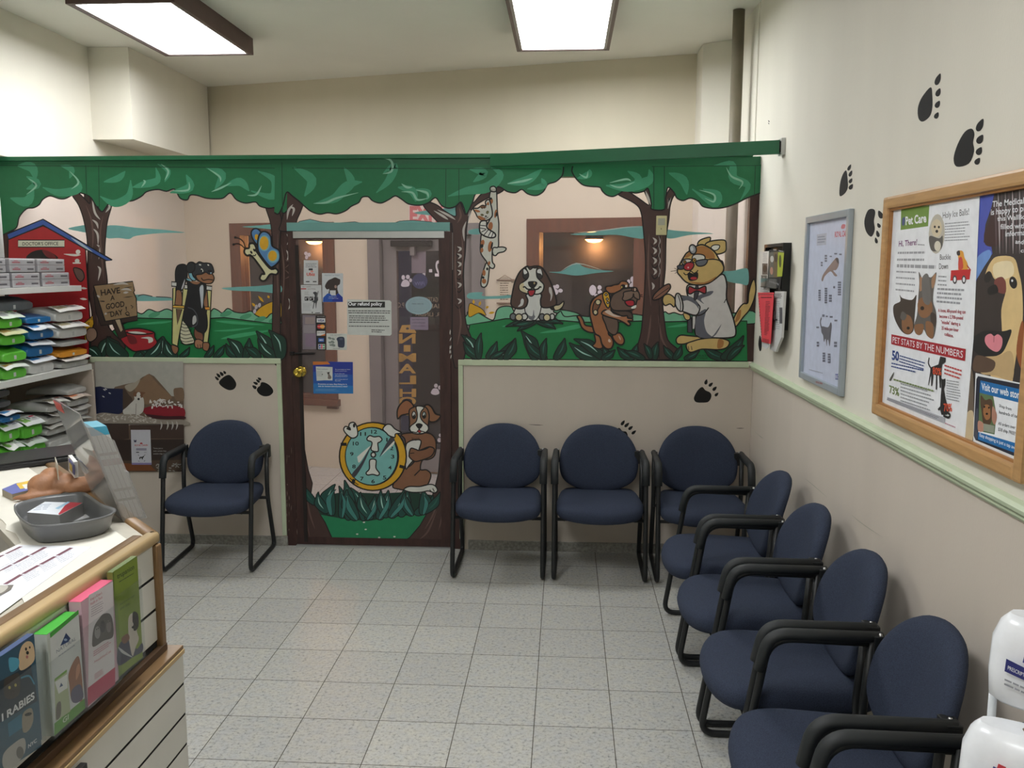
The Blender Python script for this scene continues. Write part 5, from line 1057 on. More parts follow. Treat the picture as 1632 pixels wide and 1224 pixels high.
sheet('leaflet', .045, VR, [(122, 182), (215, 175), (212, 560), (105, 560)], P(214, 214, 210), 'white leaflet with small black photos, leftmost in the upper rack pocket', 'leaflet', art_white)
sheet('leaflet', .052, VR, [(208, 162), (350, 172), (308, 542), (190, 512)], P(40, 40, 42), 'black leaflet with three dog photos in the upper rack pocket', 'leaflet', art_dark)
sheet('newspaper', .048, VR, [(262, 548), (348, 552), (322, 980), (268, 1112), (215, 1090), (240, 800)], P(206, 206, 204), 'folded black and white newspapers hanging from the lower rack pocket', 'newspaper', art_news, .012)
sheet('leaflet', .060, VR, [(120, 640), (140, 600), (210, 1060), (185, 1088), (145, 1060)], P(204, 206, 208), 'pale grey leaflet peeking out behind the red flyer', 'leaflet')
sheet('flyer', .066, VR, [(104, 562), (252, 562), (222, 1040), (140, 1020)], P(226, 66, 78), 'bright red flyer with a dotted border in the lower rack pocket', 'flyer', art_red)

# ---- pet food rack at lower right with bags
ck = empty('display_rack', (.80, 1.27, 0), 0, 'clear and white wire display rack at the lower right edge', 'rack')
M_rod = mat('clear_rod', (206, 210, 212), .15, var=.03)
for x in (.72, 1.04):
    for y in (1.13, 1.42):
        mb = MB().tube([(x-.8, y-1.27, 0), (x-.8, y-1.27, 1.112)], .007, M_rod, 8); mb.build('upright', ck)
for z in (.35, .955, 1.108):
    mb = MB()
    for y in (1.13, 1.23, 1.33, 1.42): mb.tube([(.72-.8, y-1.27, z), (1.04-.8, y-1.27, z)], .005, M_rod, 6)
    for x in (.72, 1.04): mb.tube([(x-.8, 1.13-1.27, z), (x-.8, 1.42-1.27, z)], .005, M_rod, 6)
    mb.build('wire_shelf', ck)
# ================================================================ pillow bags
def bag_mesh(w_, l_, h_, m, seed=0):
    """bag lying flat, front end at +X sloping down, width along Y, base at z=0"""
    rnd = random.Random(seed); N = 24; st = []; p = 4.5
    for t, sh, sw in ((-.5, .3, .96), (-.47, .7, .98), (-.36, .95, 1), (-.1, 1.0, 1.0), (.12, 1.0, 1.0), (.24, .94, .99), (.36, .80, .98), (.46, .66, .97), (.49, .62, .95), (.5, .54, .92)):
        ring = []
        for i in range(N):
            a_ = 2*PI*i/N+.13; c, s_ = math.cos(a_), math.sin(a_)
            ring.append(Vector((t*l_, abs(c)**(2/p)*(1 if c > 0 else -1)*w_/2*sw+rnd.uniform(-1, 1)*.002, h_*sh/2+(abs(s_)**(2/p)*(1 if s_ > 0 else -1))*h_*sh/2+(rnd.uniform(-1, 1)*.002 if s_ > 0 else 0))))
        st.append(ring)
    mb = MB(); vs = [v for r in st for v in r]
    fs = [(j*N+i, j*N+(i+1) % N, (j+1)*N+(i+1) % N, (j+1)*N+i) for j in range(len(st)-1) for i in range(N)]
    mb.add(vs, fs, m, True); mb.add(st[0], [tuple(range(N))[::-1]], m); mb.add(st[-1], [tuple(range(N))], m)
    return mb
def film(rgb): return mat('bag_film_%02x%02x%02x' % rgb, rgb, .32, var=.1, scale=14, bump=.6, bscale=25, coat=.2)
nbag = [0]
def bag(name, x, y, z, w_, l_, h_, body, label_rgb, rz=0, tilt=0, label='', cat='bag', grp=None, accent=(190, 60, 60), pic=(150, 140, 110)):
    nbag[0] += 1; rnd = random.Random(nbag[0])
    e = empty(name, (x, y, z), rz, label, cat, grp)
    bb_ = bag_mesh(w_, l_, h_, film(body), nbag[0]).build('bag_body', e)
    if label_rgb:
        hw = w_*.45; kink = [rnd.uniform(.0, .016) for _ in range(5)]; xs = [l_*.20, l_*.32, l_*.50, l_*.60]; zs = [h_+.006, h_*.90+.016, h_*.66+.014, h_*.52+.010]
        mb = MB(); pts = []
        for i in range(4):
            for k, y_ in enumerate((-1, -.4, .2, 1)): pts.append(Vector((xs[i], y_*hw, zs[i]+(kink[k] if i > 1 else 0))))
        fs = [(i*4+k, i*4+k+1, i*4+k+5, i*4+k+4) for i in range(3) for k in range(3)]
        mb.add(pts, fs, P(*label_rgb, .4)); mb.add([q-Vector((0, 0, .0015)) for q in pts], [f[::-1] for f in fs], P(*label_rgb, .4))
        def q(u0, u1, v0, v1, c, n_=4):      # printed patch following the flap, u along x (0..1), v across (-1..1)
            def pt(u, v):
                x = xs[0]+(xs[3]-xs[0])*u; i = 0
                while i < 2 and x > xs[i+1]: i += 1
                t = (x-xs[i])/(xs[i+1]-xs[i]); vv = [-1, -.4, .2, 1]; k = 0
                while k < 2 and v > vv[k+1]: k += 1
                s_ = (v-vv[k])/(vv[k+1]-vv[k]); a = pts[i*4+k].lerp(pts[i*4+k+1], s_); b = pts[(i+1)*4+k].lerp(pts[(i+1)*4+k+1], s_)
                return a.lerp(b, t)+Vector((0, 0, .0014))
            g = [pt(u0+(u1-u0)*i/n_, v0+(v1-v0)*k/n_) for i in range(n_+1) for k in range(n_+1)]
            mb.add(g, [(i*(n_+1)+k, i*(n_+1)+k+1, (i+1)*(n_+1)+k+1, (i+1)*(n_+1)+k) for i in range(n_) for k in range(n_)], c)
        q(.30, .80, -.85, -.15, P(*pic)); q(.36, .50, -.7, -.3, P(210, 208, 200)); q(.35, .55, .12, .26, P(50, 50, 62)); q(.30, .42, .42, .88, P(*accent)); q(.50, .56, .42, .85, P(140, 130, 140)); q(.62, .66, .3, .8, P(170, 168, 178)); q(.72, .76, .3, .85, P(170, 168, 178))
        mb.build('printed_flap', bb_)
    # small price label on the end face
    mb = MB().box((l_*.5003, -.010, h_*.12), (l_*.5003+.0012, .010, h_*.40), P(190, 192, 190)); mb.build('end_label', e)
    return e
# ================================================================ shelving on the left wall
XS = -2.95
M_shelf = mat('white_shelf', (206, 206, 202), .45, var=.03)
su = empty('shelf_unit', (-3.19, 4.3, 0), 0, 'white wall shelving stacked with pet food bags at the left edge', 'shelves')
def sb(a, b, m, name, bev=.002):
    o = MB().box(a, b, m, bev=bev).build(name, su); o.matrix_parent_inverse = Matrix.Translation(su.location).inverted(); return o
sb((XL+.002, 3.2, 1.622), (XS, 5.165, 1.655), M_shelf, 'shelf'); sb((XL+.002, 3.2, 1.132), (XS, 5.225, 1.168), M_shelf, 'shelf'); sb((XL+.002, 3.2, .692), (XS, 5.225, .728), M_shelf, 'shelf'); sb((XL+.002, 3.2, .10), (XS, 5.225, .13), M_shelf, 'shelf')
sb((XL+.002, 5.2255, .0), (XS-.002, 5.245, 1.13), mat('beige_panel', (196, 182, 168), .6), 'end_panel'); sb((XL+.002, 3.18, .0), (XS, 3.1995, 1.62), M_shelf, 'end_panel')
sb((XL+.002, 3.2, .0), (XS-.03, 5.224, .0995), M_shelf, 'plinth')
sb((XL+.002, 3.2, .1305), (XL+.012, 5.224, .691), mat('shade_dark', (40, 38, 38), .7), 'shade_sheet')  # near-black sheet imitating the shade in the bottom shelf bay
def ony_(x, X=XS):      # y on the shelf front for a photo column
    d = CR*((x-816)/F)+CU*((612-520)/F)+CF; return X/d.x*d.y
# boxes shrink-wrapped on the top shelf
M_wrap = clear('shrink_wrap', (.97, .97, .98), .10, .12)
for lvl, (zz, cols) in enumerate(((1.656, ((-40, 31), (33, 78), (80, 124))), (1.7375, ((-50, 26), (30, 72), (74, 118))))):
    for k, (p0, p1) in enumerate(cols):
        y0, y1 = ony_(p0)+.006, ony_(p1)-.006
        lab = ('white shrink-wrapped food carton %s, %s' % (('on the bottom layer', 'on the upper layer')[lvl], ('nearest the left edge', 'in the middle', 'at the far right end')[k]))
        e = empty('food_carton', (XS-.18, (y0+y1)/2, zz), 0, lab, 'carton', 'cartons on the top shelf')
        hw = (y1-y0)/2; hh = .078 if lvl == 0 else .074
        MB().box((-.15, -hw, 0), (.15, hw, hh*.52), P(222, 220, 222), bev=.004).box((-.15, -hw, hh*.53), (.15, hw, hh), P(226, 224, 226), bev=.004).build('carton_body', e)
        mb = MB()
        for z_ in (.18, .68):
            mb.box((.1502, -hw*.8, hh*z_), (.1507, -hw*.2, hh*(z_+.10)), P(214, 130, 140)); mb.box((.1502, hw*.35, hh*z_), (.1507, hw*.85, hh*(z_+.12)), P(120, 116, 122)); mb.box((.1502, -hw*.65, hh*(z_+.13)), (.1507, -hw*.35, hh*(z_+.2)), P(226, 160, 166))
        mb.build('carton_print', e)
        MB().box((-.153, -hw-.003, .0), (.154, hw+.003, hh+.003), M_wrap, bev=.008).build('shrink_wrap', e)
# roll of white paper standing at the left edge
tag(MB().lathe([(0, 0), (.052, 0), (.055, .003), (.055, .315), (.05, .32), (.012, .32), (.012, .25), (0, .25)], P(214, 214, 212), 24).build('paper_roll'), 'white paper roll standing on the cartons at the far left edge', 'paper roll')
pr_ = bpy.data.objects['paper_roll']; pr_.location = (-3.05, ony_(-3, -3.05), 1.8155)
GRN, BLUE, WH_, SIL, ORG_, GRY = (96, 186, 60), (34, 104, 160), (212, 212, 208), (180, 180, 176), (222, 150, 50), (92, 96, 100)
def col(p0, p1, z0, items, x=XS-.02, l_=.26, cat='bag', grp=None):
    """a stack of bags filling photo columns p0..p1, from z0 upwards"""
    y0, y1 = ony_(p0), ony_(p1); z = z0
    for body, lab, acc, pic, h_, rz, text in items:
        rx = -l_/2+.0; bag('food_bag', x-l_/2+random.uniform(-.012, .012), (y0+y1)/2+random.uniform(-.004, .004), z+.0015, (y1-y0)*.96, l_, h_, body, lab, rz*.25, 0, text, cat, grp, acc, pic); z += h_+.014
# middle shelf (z 1.168)
col(4, 46, 1.168, [(GRN, (224, 226, 220), (190, 60, 90), (196, 160, 90), .080, -.05, 'green bag with white flap at the bottom of the near stack, middle shelf'),
                    (GRN, None, 0, 0, .076, .05, 'plain green bag second from the bottom of the near stack, middle shelf'),
                    (GRN, (206, 206, 160), (150, 140, 90), (170, 140, 80), .076, -.04, 'green bag third from the bottom of the near stack, middle shelf'),
                    (GRN, (226, 238, 220), (120, 180, 90), (180, 180, 180), .076, .06, 'green bag topmost of the near stack, middle shelf')], grp='bags on the middle shelf')
col(48, 92, 1.168, [((206, 206, 204), (226, 228, 230), (190, 90, 110), (60, 130, 190), .084, .06, 'white bag under the blue bags, middle shelf'),
                     (BLUE, (228, 230, 232), (190, 90, 110), (60, 130, 190), .082, -.05, 'lowest of the three blue bags, middle shelf'),
                     (BLUE, (228, 230, 232), (190, 90, 110), (60, 130, 190), .076, .04, 'middle one of the three blue bags, middle shelf'),
                     (BLUE, None, 0, 0, .050, .06, 'topmost blue bag, flat and without a white flap')], grp='bags on the middle shelf')
col(94, 143, 1.168, [(SIL, (224, 222, 216), (190, 80, 70), (110, 100, 90), .050, .05, 'silver bag at the bottom of the far stack, middle shelf'),
                      (ORG_, None, 0, 0, .052, -.05, 'orange bag between silver bags at the far end, middle shelf'),
                      (SIL, None, 0, 0, .034, .05, 'thin silver bag lying on the orange bag'),
                      (WH_, (226, 224, 218), (190, 80, 70), (160, 150, 120), .084, -.04, 'white bag second from the top of the far stack, middle shelf'),
                      (WH_, (230, 228, 222), (190, 80, 70), (160, 150, 120), .084, .05, 'white bag topmost of the far stack, right under the top shelf')], grp='bags on the middle shelf')
bag('food_sack', XS-.20, ony_(50)-.03, 1.530, .36, .26, .075, GRY, None, 0, 0, 'large dark grey sack lying on top of the green and blue bags', 'bag')
# lower shelf (z .728)
col(-6, 28, .728, [(GRN, (222, 224, 220), (190, 60, 90), (120, 170, 80), .098, .06, 'green bag at the bottom of the near stack, lower shelf'),
                    (GRN, (226, 228, 226), (200, 70, 100), (120, 170, 80), .092, -.05, 'green bag with a white flap cut by the left edge, lower shelf'),
                    (BLUE, (226, 228, 230), (200, 70, 100), (60, 130, 190), .04, .05, 'small blue and white bag at the left edge, lower shelf')], grp='bags on the lower shelf')
col(30, 66, .728, [(GRN, (190, 200, 190), (190, 60, 90), (120, 120, 110), .08, -.06, 'green bag low in the second stack, lower shelf'),
                    (GRN, (214, 218, 216), (190, 60, 90), (120, 170, 80), .10, .08, 'green bag topmost of the second stack, lower shelf')], grp='bags on the lower shelf')
col(68, 104, .728, [(SIL, None, 0, 0, .055, .06, 'crumpled silver bag lying directly on the lower shelf, near side'),
                     (SIL, (196, 194, 188), (150, 120, 110), (110, 100, 90), .052, -.08, 'silver bag second from the bottom, near silver stack'),
                     (SIL, (190, 188, 182), (150, 120, 110), (120, 106, 90), .056, .08, 'silver bag in the middle of the near silver stack'),
                     (SIL, (200, 198, 190), (170, 110, 100), (120, 110, 90), .056, -.05, 'silver bag second from the top, near silver stack')], grp='bags on the lower shelf')
col(104, 138, .728, [(SIL, None, 0, 0, .05, .06, 'silver bag lying directly on the lower shelf, far end'),
                      (SIL, (196, 196, 192), (60, 60, 60), (120, 110, 100), .056, -.08, 'silver bag second from the bottom at the far end'),
                      (SIL, (200, 198, 194), (70, 70, 70), (120, 110, 100), .056, .08, 'silver bag in the middle of the far silver stack'),
                      (SIL, (206, 190, 176), (200, 120, 90), (206, 130, 90), .054, -.06, 'silver bag with an orange label, lower shelf far end'),
                      (SIL, None, 0, 0, .05, .05, 'silver bag topmost at the far end of the lower shelf')], grp='bags on the lower shelf')
bag('food_sack', XS-.24, ony_(14)-.01, 1.008, .30, .26, .05, GRY, None, 0, 0, 'lower of two dark grey sacks lying on the green bags', 'bag')
bag('food_sack', XS-.24, ony_(14)-.01, 1.064, .30, .26, .058, GRY, None, 0, 0, 'upper of two dark grey sacks under the middle shelf', 'bag')

# ---- sofa poster on the knee wall
VPs = (140, 570, .15519)
def art_sofa(a):
    a.poly([(72, 40), (978, 40), (985, 480), (80, 480)], P(176, 174, 166), smooth=False)
    a.poly([(280, 300), (400, 270), (500, 250), (560, 200), (630, 165), (680, 190), (760, 280), (860, 395), (985, 400), (985, 1170), (90, 1170), (85, 560), (200, 400)], P(112, 92, 76), smooth=False)
    a.poly([(560, 215), (630, 172), (720, 270), (860, 400), (800, 440), (600, 480), (520, 420), (480, 300)], P(136, 108, 84)); a.poly([(880, 330), (920, 310), (980, 320), (982, 440), (900, 430)], P(126, 102, 82)); a.poly([(360, 320), (420, 380), (460, 440), (430, 580), (360, 580)], P(74, 58, 48))
    a.poly([(380, 290), (490, 250), (540, 215), (500, 300), (430, 350)], P(168, 158, 142))
    a.poly([(76, 300), (130, 295), (200, 315), (360, 320), (358, 560), (300, 590), (84, 590)], P(24, 32, 66), smooth=False)
    for x, y in ((170, 330), (225, 365), (160, 400), (185, 322)): a.ell(x, y, 14, 6, P(196, 196, 200), .5)
    a.poly([(85, 590), (160, 565), (300, 580), (430, 580), (560, 600), (690, 630), (800, 640), (984, 640), (986, 700), (84, 680)], P(160, 150, 138))
    rnd = random.Random(5)
    for i in range(70):
        x = rnd.uniform(90, 700); y = 575+rnd.uniform(0, 70)+x*.03; a.ell(x, y, rnd.uniform(8, 20), rnd.uniform(3, 7), P(206, 200, 192), rnd.uniform(-1, 1), n=8)
    a.poly([(84, 680), (420, 680), (425, 830), (300, 850), (90, 840)], P(66, 50, 44), smooth=False); a.poly([(435, 690), (985, 690), (988, 830), (440, 830)], P(70, 53, 46), smooth=False); a.line([(84, 678), (420, 680), (985, 690)], P(40, 30, 28), .004, False)
    a.poly([(90, 842), (988, 836), (990, 1060), (92, 1060)], P(56, 43, 38), smooth=False); a.poly([(92, 1060), (990, 1050), (992, 1170), (94, 1170)], P(84, 66, 52), smooth=False); a.poly([(330, 1080), (640, 1100), (700, 1160), (330, 1160)], P(126, 74, 40), smooth=False)
    for i in range(30): a.ell(rnd.uniform(700, 985), rnd.uniform(1085, 1165), 16, 6, P(150, 148, 142), rnd.uniform(-1, 1), n=8)
    a.poly([(560, 540), (640, 500), (760, 490), (978, 510), (982, 620), (800, 620), (660, 610)], P(140, 26, 42)); a.poly([(600, 580), (800, 600), (982, 600), (982, 630), (700, 625)], P(64, 22, 30))
    for i in range(46):
        x = rnd.uniform(640, 980); y = rnd.uniform(425, 500)+abs(x-800)*.12; a.ell(x, y, rnd.uniform(12, 24), rnd.uniform(5, 9), P(222, 218, 214), rnd.uniform(-1.5, 1.5), n=8)
    for x in (750, 815, 865, 910): a.line([(x, 650), (x+12, 690), (x-2, 740)], P(196, 192, 186), .010, taper=True)
    Wd = P(206, 202, 194); a.poly([(365, 540), (400, 510), (440, 470), (480, 430), (485, 390), (560, 400), (580, 450), (575, 540), (540, 580), (510, 590), (480, 580), (400, 580), (370, 575)], Wd)
    a.poly([(475, 355), (500, 350), (550, 350), (595, 358), (570, 380), (560, 410), (490, 400), (470, 385)], P(120, 84, 60)); a.poly([(510, 360), (540, 360), (545, 430), (520, 440), (500, 410)], Wd); a.ell(525, 424, 12, 12, K); a.ell(500, 388, 5, 5, K); a.ell(543, 388, 5, 5, K); a.line([(500, 470), (495, 590)], P(140, 134, 126), .004, False)
    a.poly([(445, 740), (645, 740), (658, 1095), (455, 1095)], P(206, 206, 214), smooth=False); a.rect(455, 1078, 657, 1098, P(140, 130, 176)); a.text('ROYAL CANIN', (485, 908), (618, 906), (486, 890), P(190, 60, 66), .02); a.poly([(538, 885), (545, 872), (560, 872), (566, 885)], P(190, 60, 66)); a.rect(500, 928, 606, 952, P(150, 146, 166)); a.poly([(478, 840), (490, 850), (502, 840), (500, 865), (480, 865)], P(60, 62, 90)); a.rect(500, 966, 530, 975, K); a.greek((580, 966), (606, 966), (580, 978), 1, G, .5, 1, 0)
    a.poly([(535, 1020), (565, 1015), (578, 1005), (580, 1020), (570, 1025), (568, 1042), (560, 1042), (556, 1030), (545, 1030), (540, 1042), (534, 1040)], K)
    for q in (((520, 995), (530, 1005)), ((592, 995), (582, 1005)), ((520, 1060), (535, 1062)), ((592, 1055), (580, 1064))): a.line(q, K, .003, False)
    for i, (x1, t) in enumerate(((775, 'Tummy, joint or'), (810, 'teeth: nutrition helps'), (800, 'sensitive dogs too'))): a.text(t, (676, 935+i*28), (x1, 935+i*28), (676, 922+i*28), P(196, 194, 190))
sheet('sofa_poster', 0, VPs, [(70, 38), (978, 40), (992, 1172), (90, 1172)], P(120, 100, 84), 'poster of a small white dog on a brown sofa with torn cushions', 'poster', art_sofa, .0012, plane=Plane((0, YF-.0165, 0), (0, -1, 0)))

# ================================================================ reception counter
ZC = 1.165; XF = -.93
M_slat = mat('white_slatwall', (220, 218, 210), .4, var=.03)
M_bam = mat('pale_varnished_wood', (196, 168, 122), .4, var=.15, scale=7, stretch=(3, .5, 3)); M_bam2 = mat('brown_varnished_wood', (134, 104, 70), .4, var=.18, scale=7, stretch=(3, .5, 3)); M_dkw = mat('dark_ledge_wood', (84, 62, 42), .5, var=.2, scale=8)
ct = empty('reception_counter', (-1.1, .8, 0), 0, 'white slatwall reception counter with pale wood edging at lower left', 'counter')
def cb(mb, name):
    o = mb.build(name, ct); o.matrix_parent_inverse = Matrix.Translation(ct.location).inverted(); return o
Y0, Y1 = -.3, 1.862
cb(MB().box((-1.22, Y0, .0), (XF-.014, Y1-.004, ZC-.03), P(196, 192, 184)), 'carcass')
mb = MB(); z = ZC-.022
while z > .93:
    zb = max(z-.069, .907); mb.box((XF-.0135, Y0, zb), (XF, Y1-.012, z), M_slat, bev=.0015); z = zb-.007
mb.box((XF-.0138, Y0, .907), (XF-.0018, Y1-.013, ZC-.023), mat('groove', (12, 10, 9), .9)); cb(mb, 'slatwall_panel')
XL2 = -.893; Y2 = 1.895
mb = MB(); z = .868
while z > .02:
    zb = max(z-.069, .003); mb.box((XL2-.0135, Y0, zb), (XL2, Y2, z), M_slat, bev=.0015); z = zb-.007
mb.box((XL2-.0138, Y0, .003), (XL2-.0018, Y2-.001, .867), MATS['groove']); cb(mb, 'slatwall_panel')
cb(MB().box((-1.22, Y1+.0, .0), (XL2-.014, Y2, .868), P(206, 202, 194)), 'end_panel')
mb = MB().box((XF-.012, Y0, .8685), (XL2+.003, Y2+.004, .8795), M_bam, bev=.002); mb.box((XF-.012, Y0, .8797), (XL2+.001, Y2+.002, .889), M_bam2, bev=.002); mb.box((XF-.002, Y0, .8892), (XF+.012, Y1+.01, .906), M_dkw, bev=.002); cb(mb, 'ledge')
cb(MB().box((XF-.020, Y1-.011, .89), (XF+.010, Y1+.012, ZC-.02), M_bam2, bev=.004), 'corner_post')
# worktop: straight arm and the arm turning away at 45 degrees
dirA = Vector((-.70, .714, 0)).normalized(); nA = Vector((dirA.y, -dirA.x, 0))     # outward normal of the far arm
C1 = Vector((XF, 1.872, 0)); IN1 = Vector((-1.20, 1.775, 0)); E1 = C1+dirA*1.15; E2 = IN1+dirA*1.22
top = [Vector((XF, Y0, ZC-.022)), C1+Vector((0, 0, ZC-.022)), E1+Vector((0, 0, ZC-.022)), E2+Vector((0, 0, ZC-.022)), IN1+Vector((0, 0, ZC-.022)), Vector((-1.215, Y0, ZC-.022))]
cb(MB().prism(top, (0, 0, .02), P(190, 184, 170)), 'worktop')
cb(MB().prism([C1-dirA*-.02-nA*.015, E1-nA*.015, E2, IN1], (0, 0, ZC-.0225), P(180, 176, 168)), 'carcass')
mb = MB()
def edge(p, q, m, w_, zc, h_):
    mb.sweep([p, q], [(a_, b_) for a_, b_ in [(-w_/2, -h_*.3), (-w_*.36, -h_/2), (w_*.36, -h_/2), (w_/2, -h_*.3), (w_/2, h_*.25), (w_*.38, h_*.45), (w_*.15, h_/2), (-w_*.15, h_/2), (-w_*.38, h_*.45), (-w_/2, h_*.25)]], m)
edge(Vector((XF-.008, Y0, ZC-.006)), Vector((XF-.008, 1.872, ZC-.006)), M_bam, .028, 0, .026); edge(Vector((XF-.034, Y0, ZC-.001)), Vector((XF-.034, 1.848, ZC-.001)), M_bam2, .024, 0, .012)
edge(C1+Vector((-.005, -.008, ZC-.006)), E1+Vector((0, 0, ZC-.006)), M_bam2, .030, 0, .026)
cb(mb, 'wood_edging')
# lower desk behind the counter, in shade
cb(MB().box((-2.0, -.3, .70), (-1.221, 1.70, .73), mat('dark_desk', (36, 30, 28), .5)), 'lower_desk')
# white paper cloth with an uneven edge
rnd = random.Random(3); mb = MB(); loop = []
for i in range(26):
    t = i/25; p = Vector((-1.0, .9, 0)).lerp(Vector((-.985, 1.80, 0)), t) if 0 else None
pA = [(-.962, .2), (-.962, 1.60), (-.966, 1.845)]
outer = [Vector((-.966, 1.835, 0))+dirA*s_-nA*(.012) for s_ in [i*.06 for i in range(0, 17)]]
inner = [Vector((-1.20, 1.79, 0))+dirA*s_+nA*rnd.uniform(-.004, .012) for s_ in [i*.045 for i in range(24, -1, -1)]]
cl = [Vector((-.972, 1.45, 0))]+outer+inner+[Vector((-1.21, 1.6, 0)), Vector((-1.12, 1.56, 0)), Vector((-1.04, 1.53, 0))]
mb.prism([v+Vector((0, 0, ZC-.0018)) for v in cl], (0, 0, .0022), mat('white_paper_cloth', (226, 222, 210), .8, var=.04, scale=9, bump=.5, bscale=30))
tag(mb.build('paper_cloth'), 'creased white paper cloth covering the turning arm of the counter', 'cloth')
PT = Plane((0, 0, ZC), (0, 0, 1), (1, 0, 0))
# price list sheet
PT2 = Plane((0, 0, ZC+.0012), (0, 0, 1), (1, 0, 0)); VT = (0, 830, .07353)
a = Art(PT2, .0003, VT); corners = [a.uv(c) for c in ((-2400, 1900), (380, 520), (1980, 560), (-600, 2450))]
e = empty('price_list', (-1.1, 1.5, ZC), 0, 'white printed sheet with burgundy heading bars lying on the counter', 'paper')
o = MB().prism([PT2.at(u, v, .0002) for u, v in corners], (0, 0, -.0009), P(232, 234, 238)).build('card', e); o.matrix_parent_inverse = Matrix.Translation(e.location).inverted()
BU = P(116, 70, 84)
for pts in ([(95, 720), (420, 560), (495, 560), (160, 720)], [(-300, 950), (0, 760), (60, 740), (110, 740), (0, 800)], [(630, 745), (940, 572), (1025, 575), (710, 742)], [(250, 940), (590, 755), (665, 762), (340, 938)], [(-200, 1190), (210, 955), (295, 960), (0, 1100), (-120, 1200)], [(1200, 758), (1510, 585), (1590, 592), (1290, 757)], [(835, 950), (1160, 775), (1240, 778), (925, 950)], [(455, 1155), (800, 965), (880, 970), (545, 1155)], [(60, 1380), (420, 1165), (505, 1172), (160, 1380)], [(-450, 1660), (20, 1400), (110, 1402), (-340, 1660)]): a.poly(pts, BU, smooth=False)
for k_, (x0, y0) in enumerate(((120, 760), (640, 790), (330, 975), (1210, 800), (850, 990), (470, 1200), (20, 1010))):
    a.greek((x0, y0), (x0+330, y0-170), (x0-30+150, y0+60+75), 5, P(190, 192, 202), .3, k_, .2)
a.build('print', e)
# grey photo corner of another leaflet at the left edge
a = Art(PT2, .0012, (0, 840, .3139)); a.poly([(-30, 300), (70, 296), (55, 322), (0, 352), (-30, 360)], P(112, 106, 98), smooth=False); a.poly([(-30, 305), (40, 300), (20, 330), (-30, 345)], P(186, 182, 172)); o = a.build('photo_corner'); tag(o, 'leaflet corner with a grey animal photo at the left edge of the counter', 'leaflet')

# ---- grey tray
VC5 = (0, 560, .26959)
PR_ = Plane((0, 0, ZC+.045), (0, 0, 1), (1, 0, 0)); aa = Art(PR_, 0, VC5)
rim = catmull([aa.uv(p) for p in ((82, 935), (105, 903), (250, 866), (400, 846), (490, 840), (535, 862), (610, 912), (686, 940), (655, 972), (560, 1002), (380, 1030), (215, 1040), (150, 1018), (105, 980))], True, 4)
cx = sum(p[0] for p in rim)/len(rim); cy = sum(p[1] for p in rim)/len(rim)
M_tray = mat('grey_plastic_tray', (98, 99, 99), .3, var=.06, spec=.5)
def ring(s_, z): return [Vector(((x-cx)*s_, (y-cy)*s_, z)) for x, y in rim]
tr = MB(); prof_ = [(.80, .0), (.86, .006), (.93, .03), (.985, .043), (1.0, .045), (1.0, .048), (.975, .049), (.93, .042), (.87, .018), (.78, .006), (.3, .005), (.02, .005)]
rs = [ring(s_, z) for s_, z in prof_]; n = len(rim)
tr.add([v for r in rs for v in r], [(j*n+i, j*n+(i+1) % n, (j+1)*n+(i+1) % n, (j+1)*n+i) for j in range(len(rs)-1) for i in range(n)], M_tray, True); tr.add(rs[0], [tuple(range(n))], M_tray); tr.add(rs[-1], [tuple(range(n))], M_tray)
t_ = tag(tr.build('tray'), 'shallow grey plastic tray with rounded corners holding appointment cards', 'tray'); t_.location = (cx, cy, ZC+.0006)
# stack of cards in the tray
def stack(name, z0, h_, view, corners, label, cat, side, topm, art=None, grp=None):
    p_ = Plane((0, 0, z0+h_), (0, 0, 1), (1, 0, 0)); a = Art(p_, .0003, view); uv = [a.uv(c) for c in corners]
    cx = sum(u for u, v in uv)/len(uv); cy = sum(v for u, v in uv)/len(uv); loc = Vector((cx, cy, z0))
    e = empty(name, loc, 0, label, cat, grp); iv = Matrix.Translation(loc).inverted()
    o = MB().prism([p_.at(u, v) for u, v in uv], (0, 0, -h_), side).build('card_block', e); o.matrix_parent_inverse = iv
    o = MB().prism([p_.at(u, v) for u, v in uv], (0, 0, .0004), topm).build('top_card', e); o.matrix_parent_inverse = iv
    if art:
        a.k = .0007; art(a); a.build('print', e)
    return e
def art_cards(a):
    a.poly([(345, 962), (400, 892), (488, 897), (350, 968)], P(176, 40, 56), smooth=False); a.poly([(325, 930), (400, 890), (415, 893), (345, 935)], P(150, 190, 214), smooth=False)
    a.greek((240, 905), (320, 900), (190, 945), 4, P(150, 160, 180), .35, 4, .1)
stack('card_stack', ZC+.0058, .034, VC5, [(160, 952), (265, 890), (490, 896), (352, 968)], 'stack of white and red cards lying in the grey tray', 'cards', P(150, 150, 148), P(222, 226, 232), art_cards)
stack('loose_card', ZC+.0058, .002, VC5, [(400, 990), (560, 950), (590, 962), (430, 1008)], 'single white card flat in the tray beside the stack', 'card', P(200, 200, 200), P(214, 214, 214))
# blue and yellow card stack, left
def art_yel(a): a.poly([(95, 783), (185, 762), (222, 795), (120, 815)], P(222, 184, 60), smooth=False); a.poly([(130, 790), (190, 780), (210, 800), (150, 815)], P(230, 230, 220), smooth=False)
stack('card_stack', ZC+.001, .018, VC5, [(12, 815), (95, 780), (205, 760), (228, 790), (205, 812), (72, 845)], 'small fan of blue and yellow cards at the left edge behind the tray', 'cards', P(150, 140, 120), P(96, 104, 170), art_yel)
stack('leaflet', ZC+.001, .002, VC5, [(390, 740), (430, 728), (475, 765), (440, 800), (400, 790)], 'white and blue leaflet lying between the clay dog and the acrylic holder', 'leaflet', P(200, 200, 206), P(214, 216, 228))

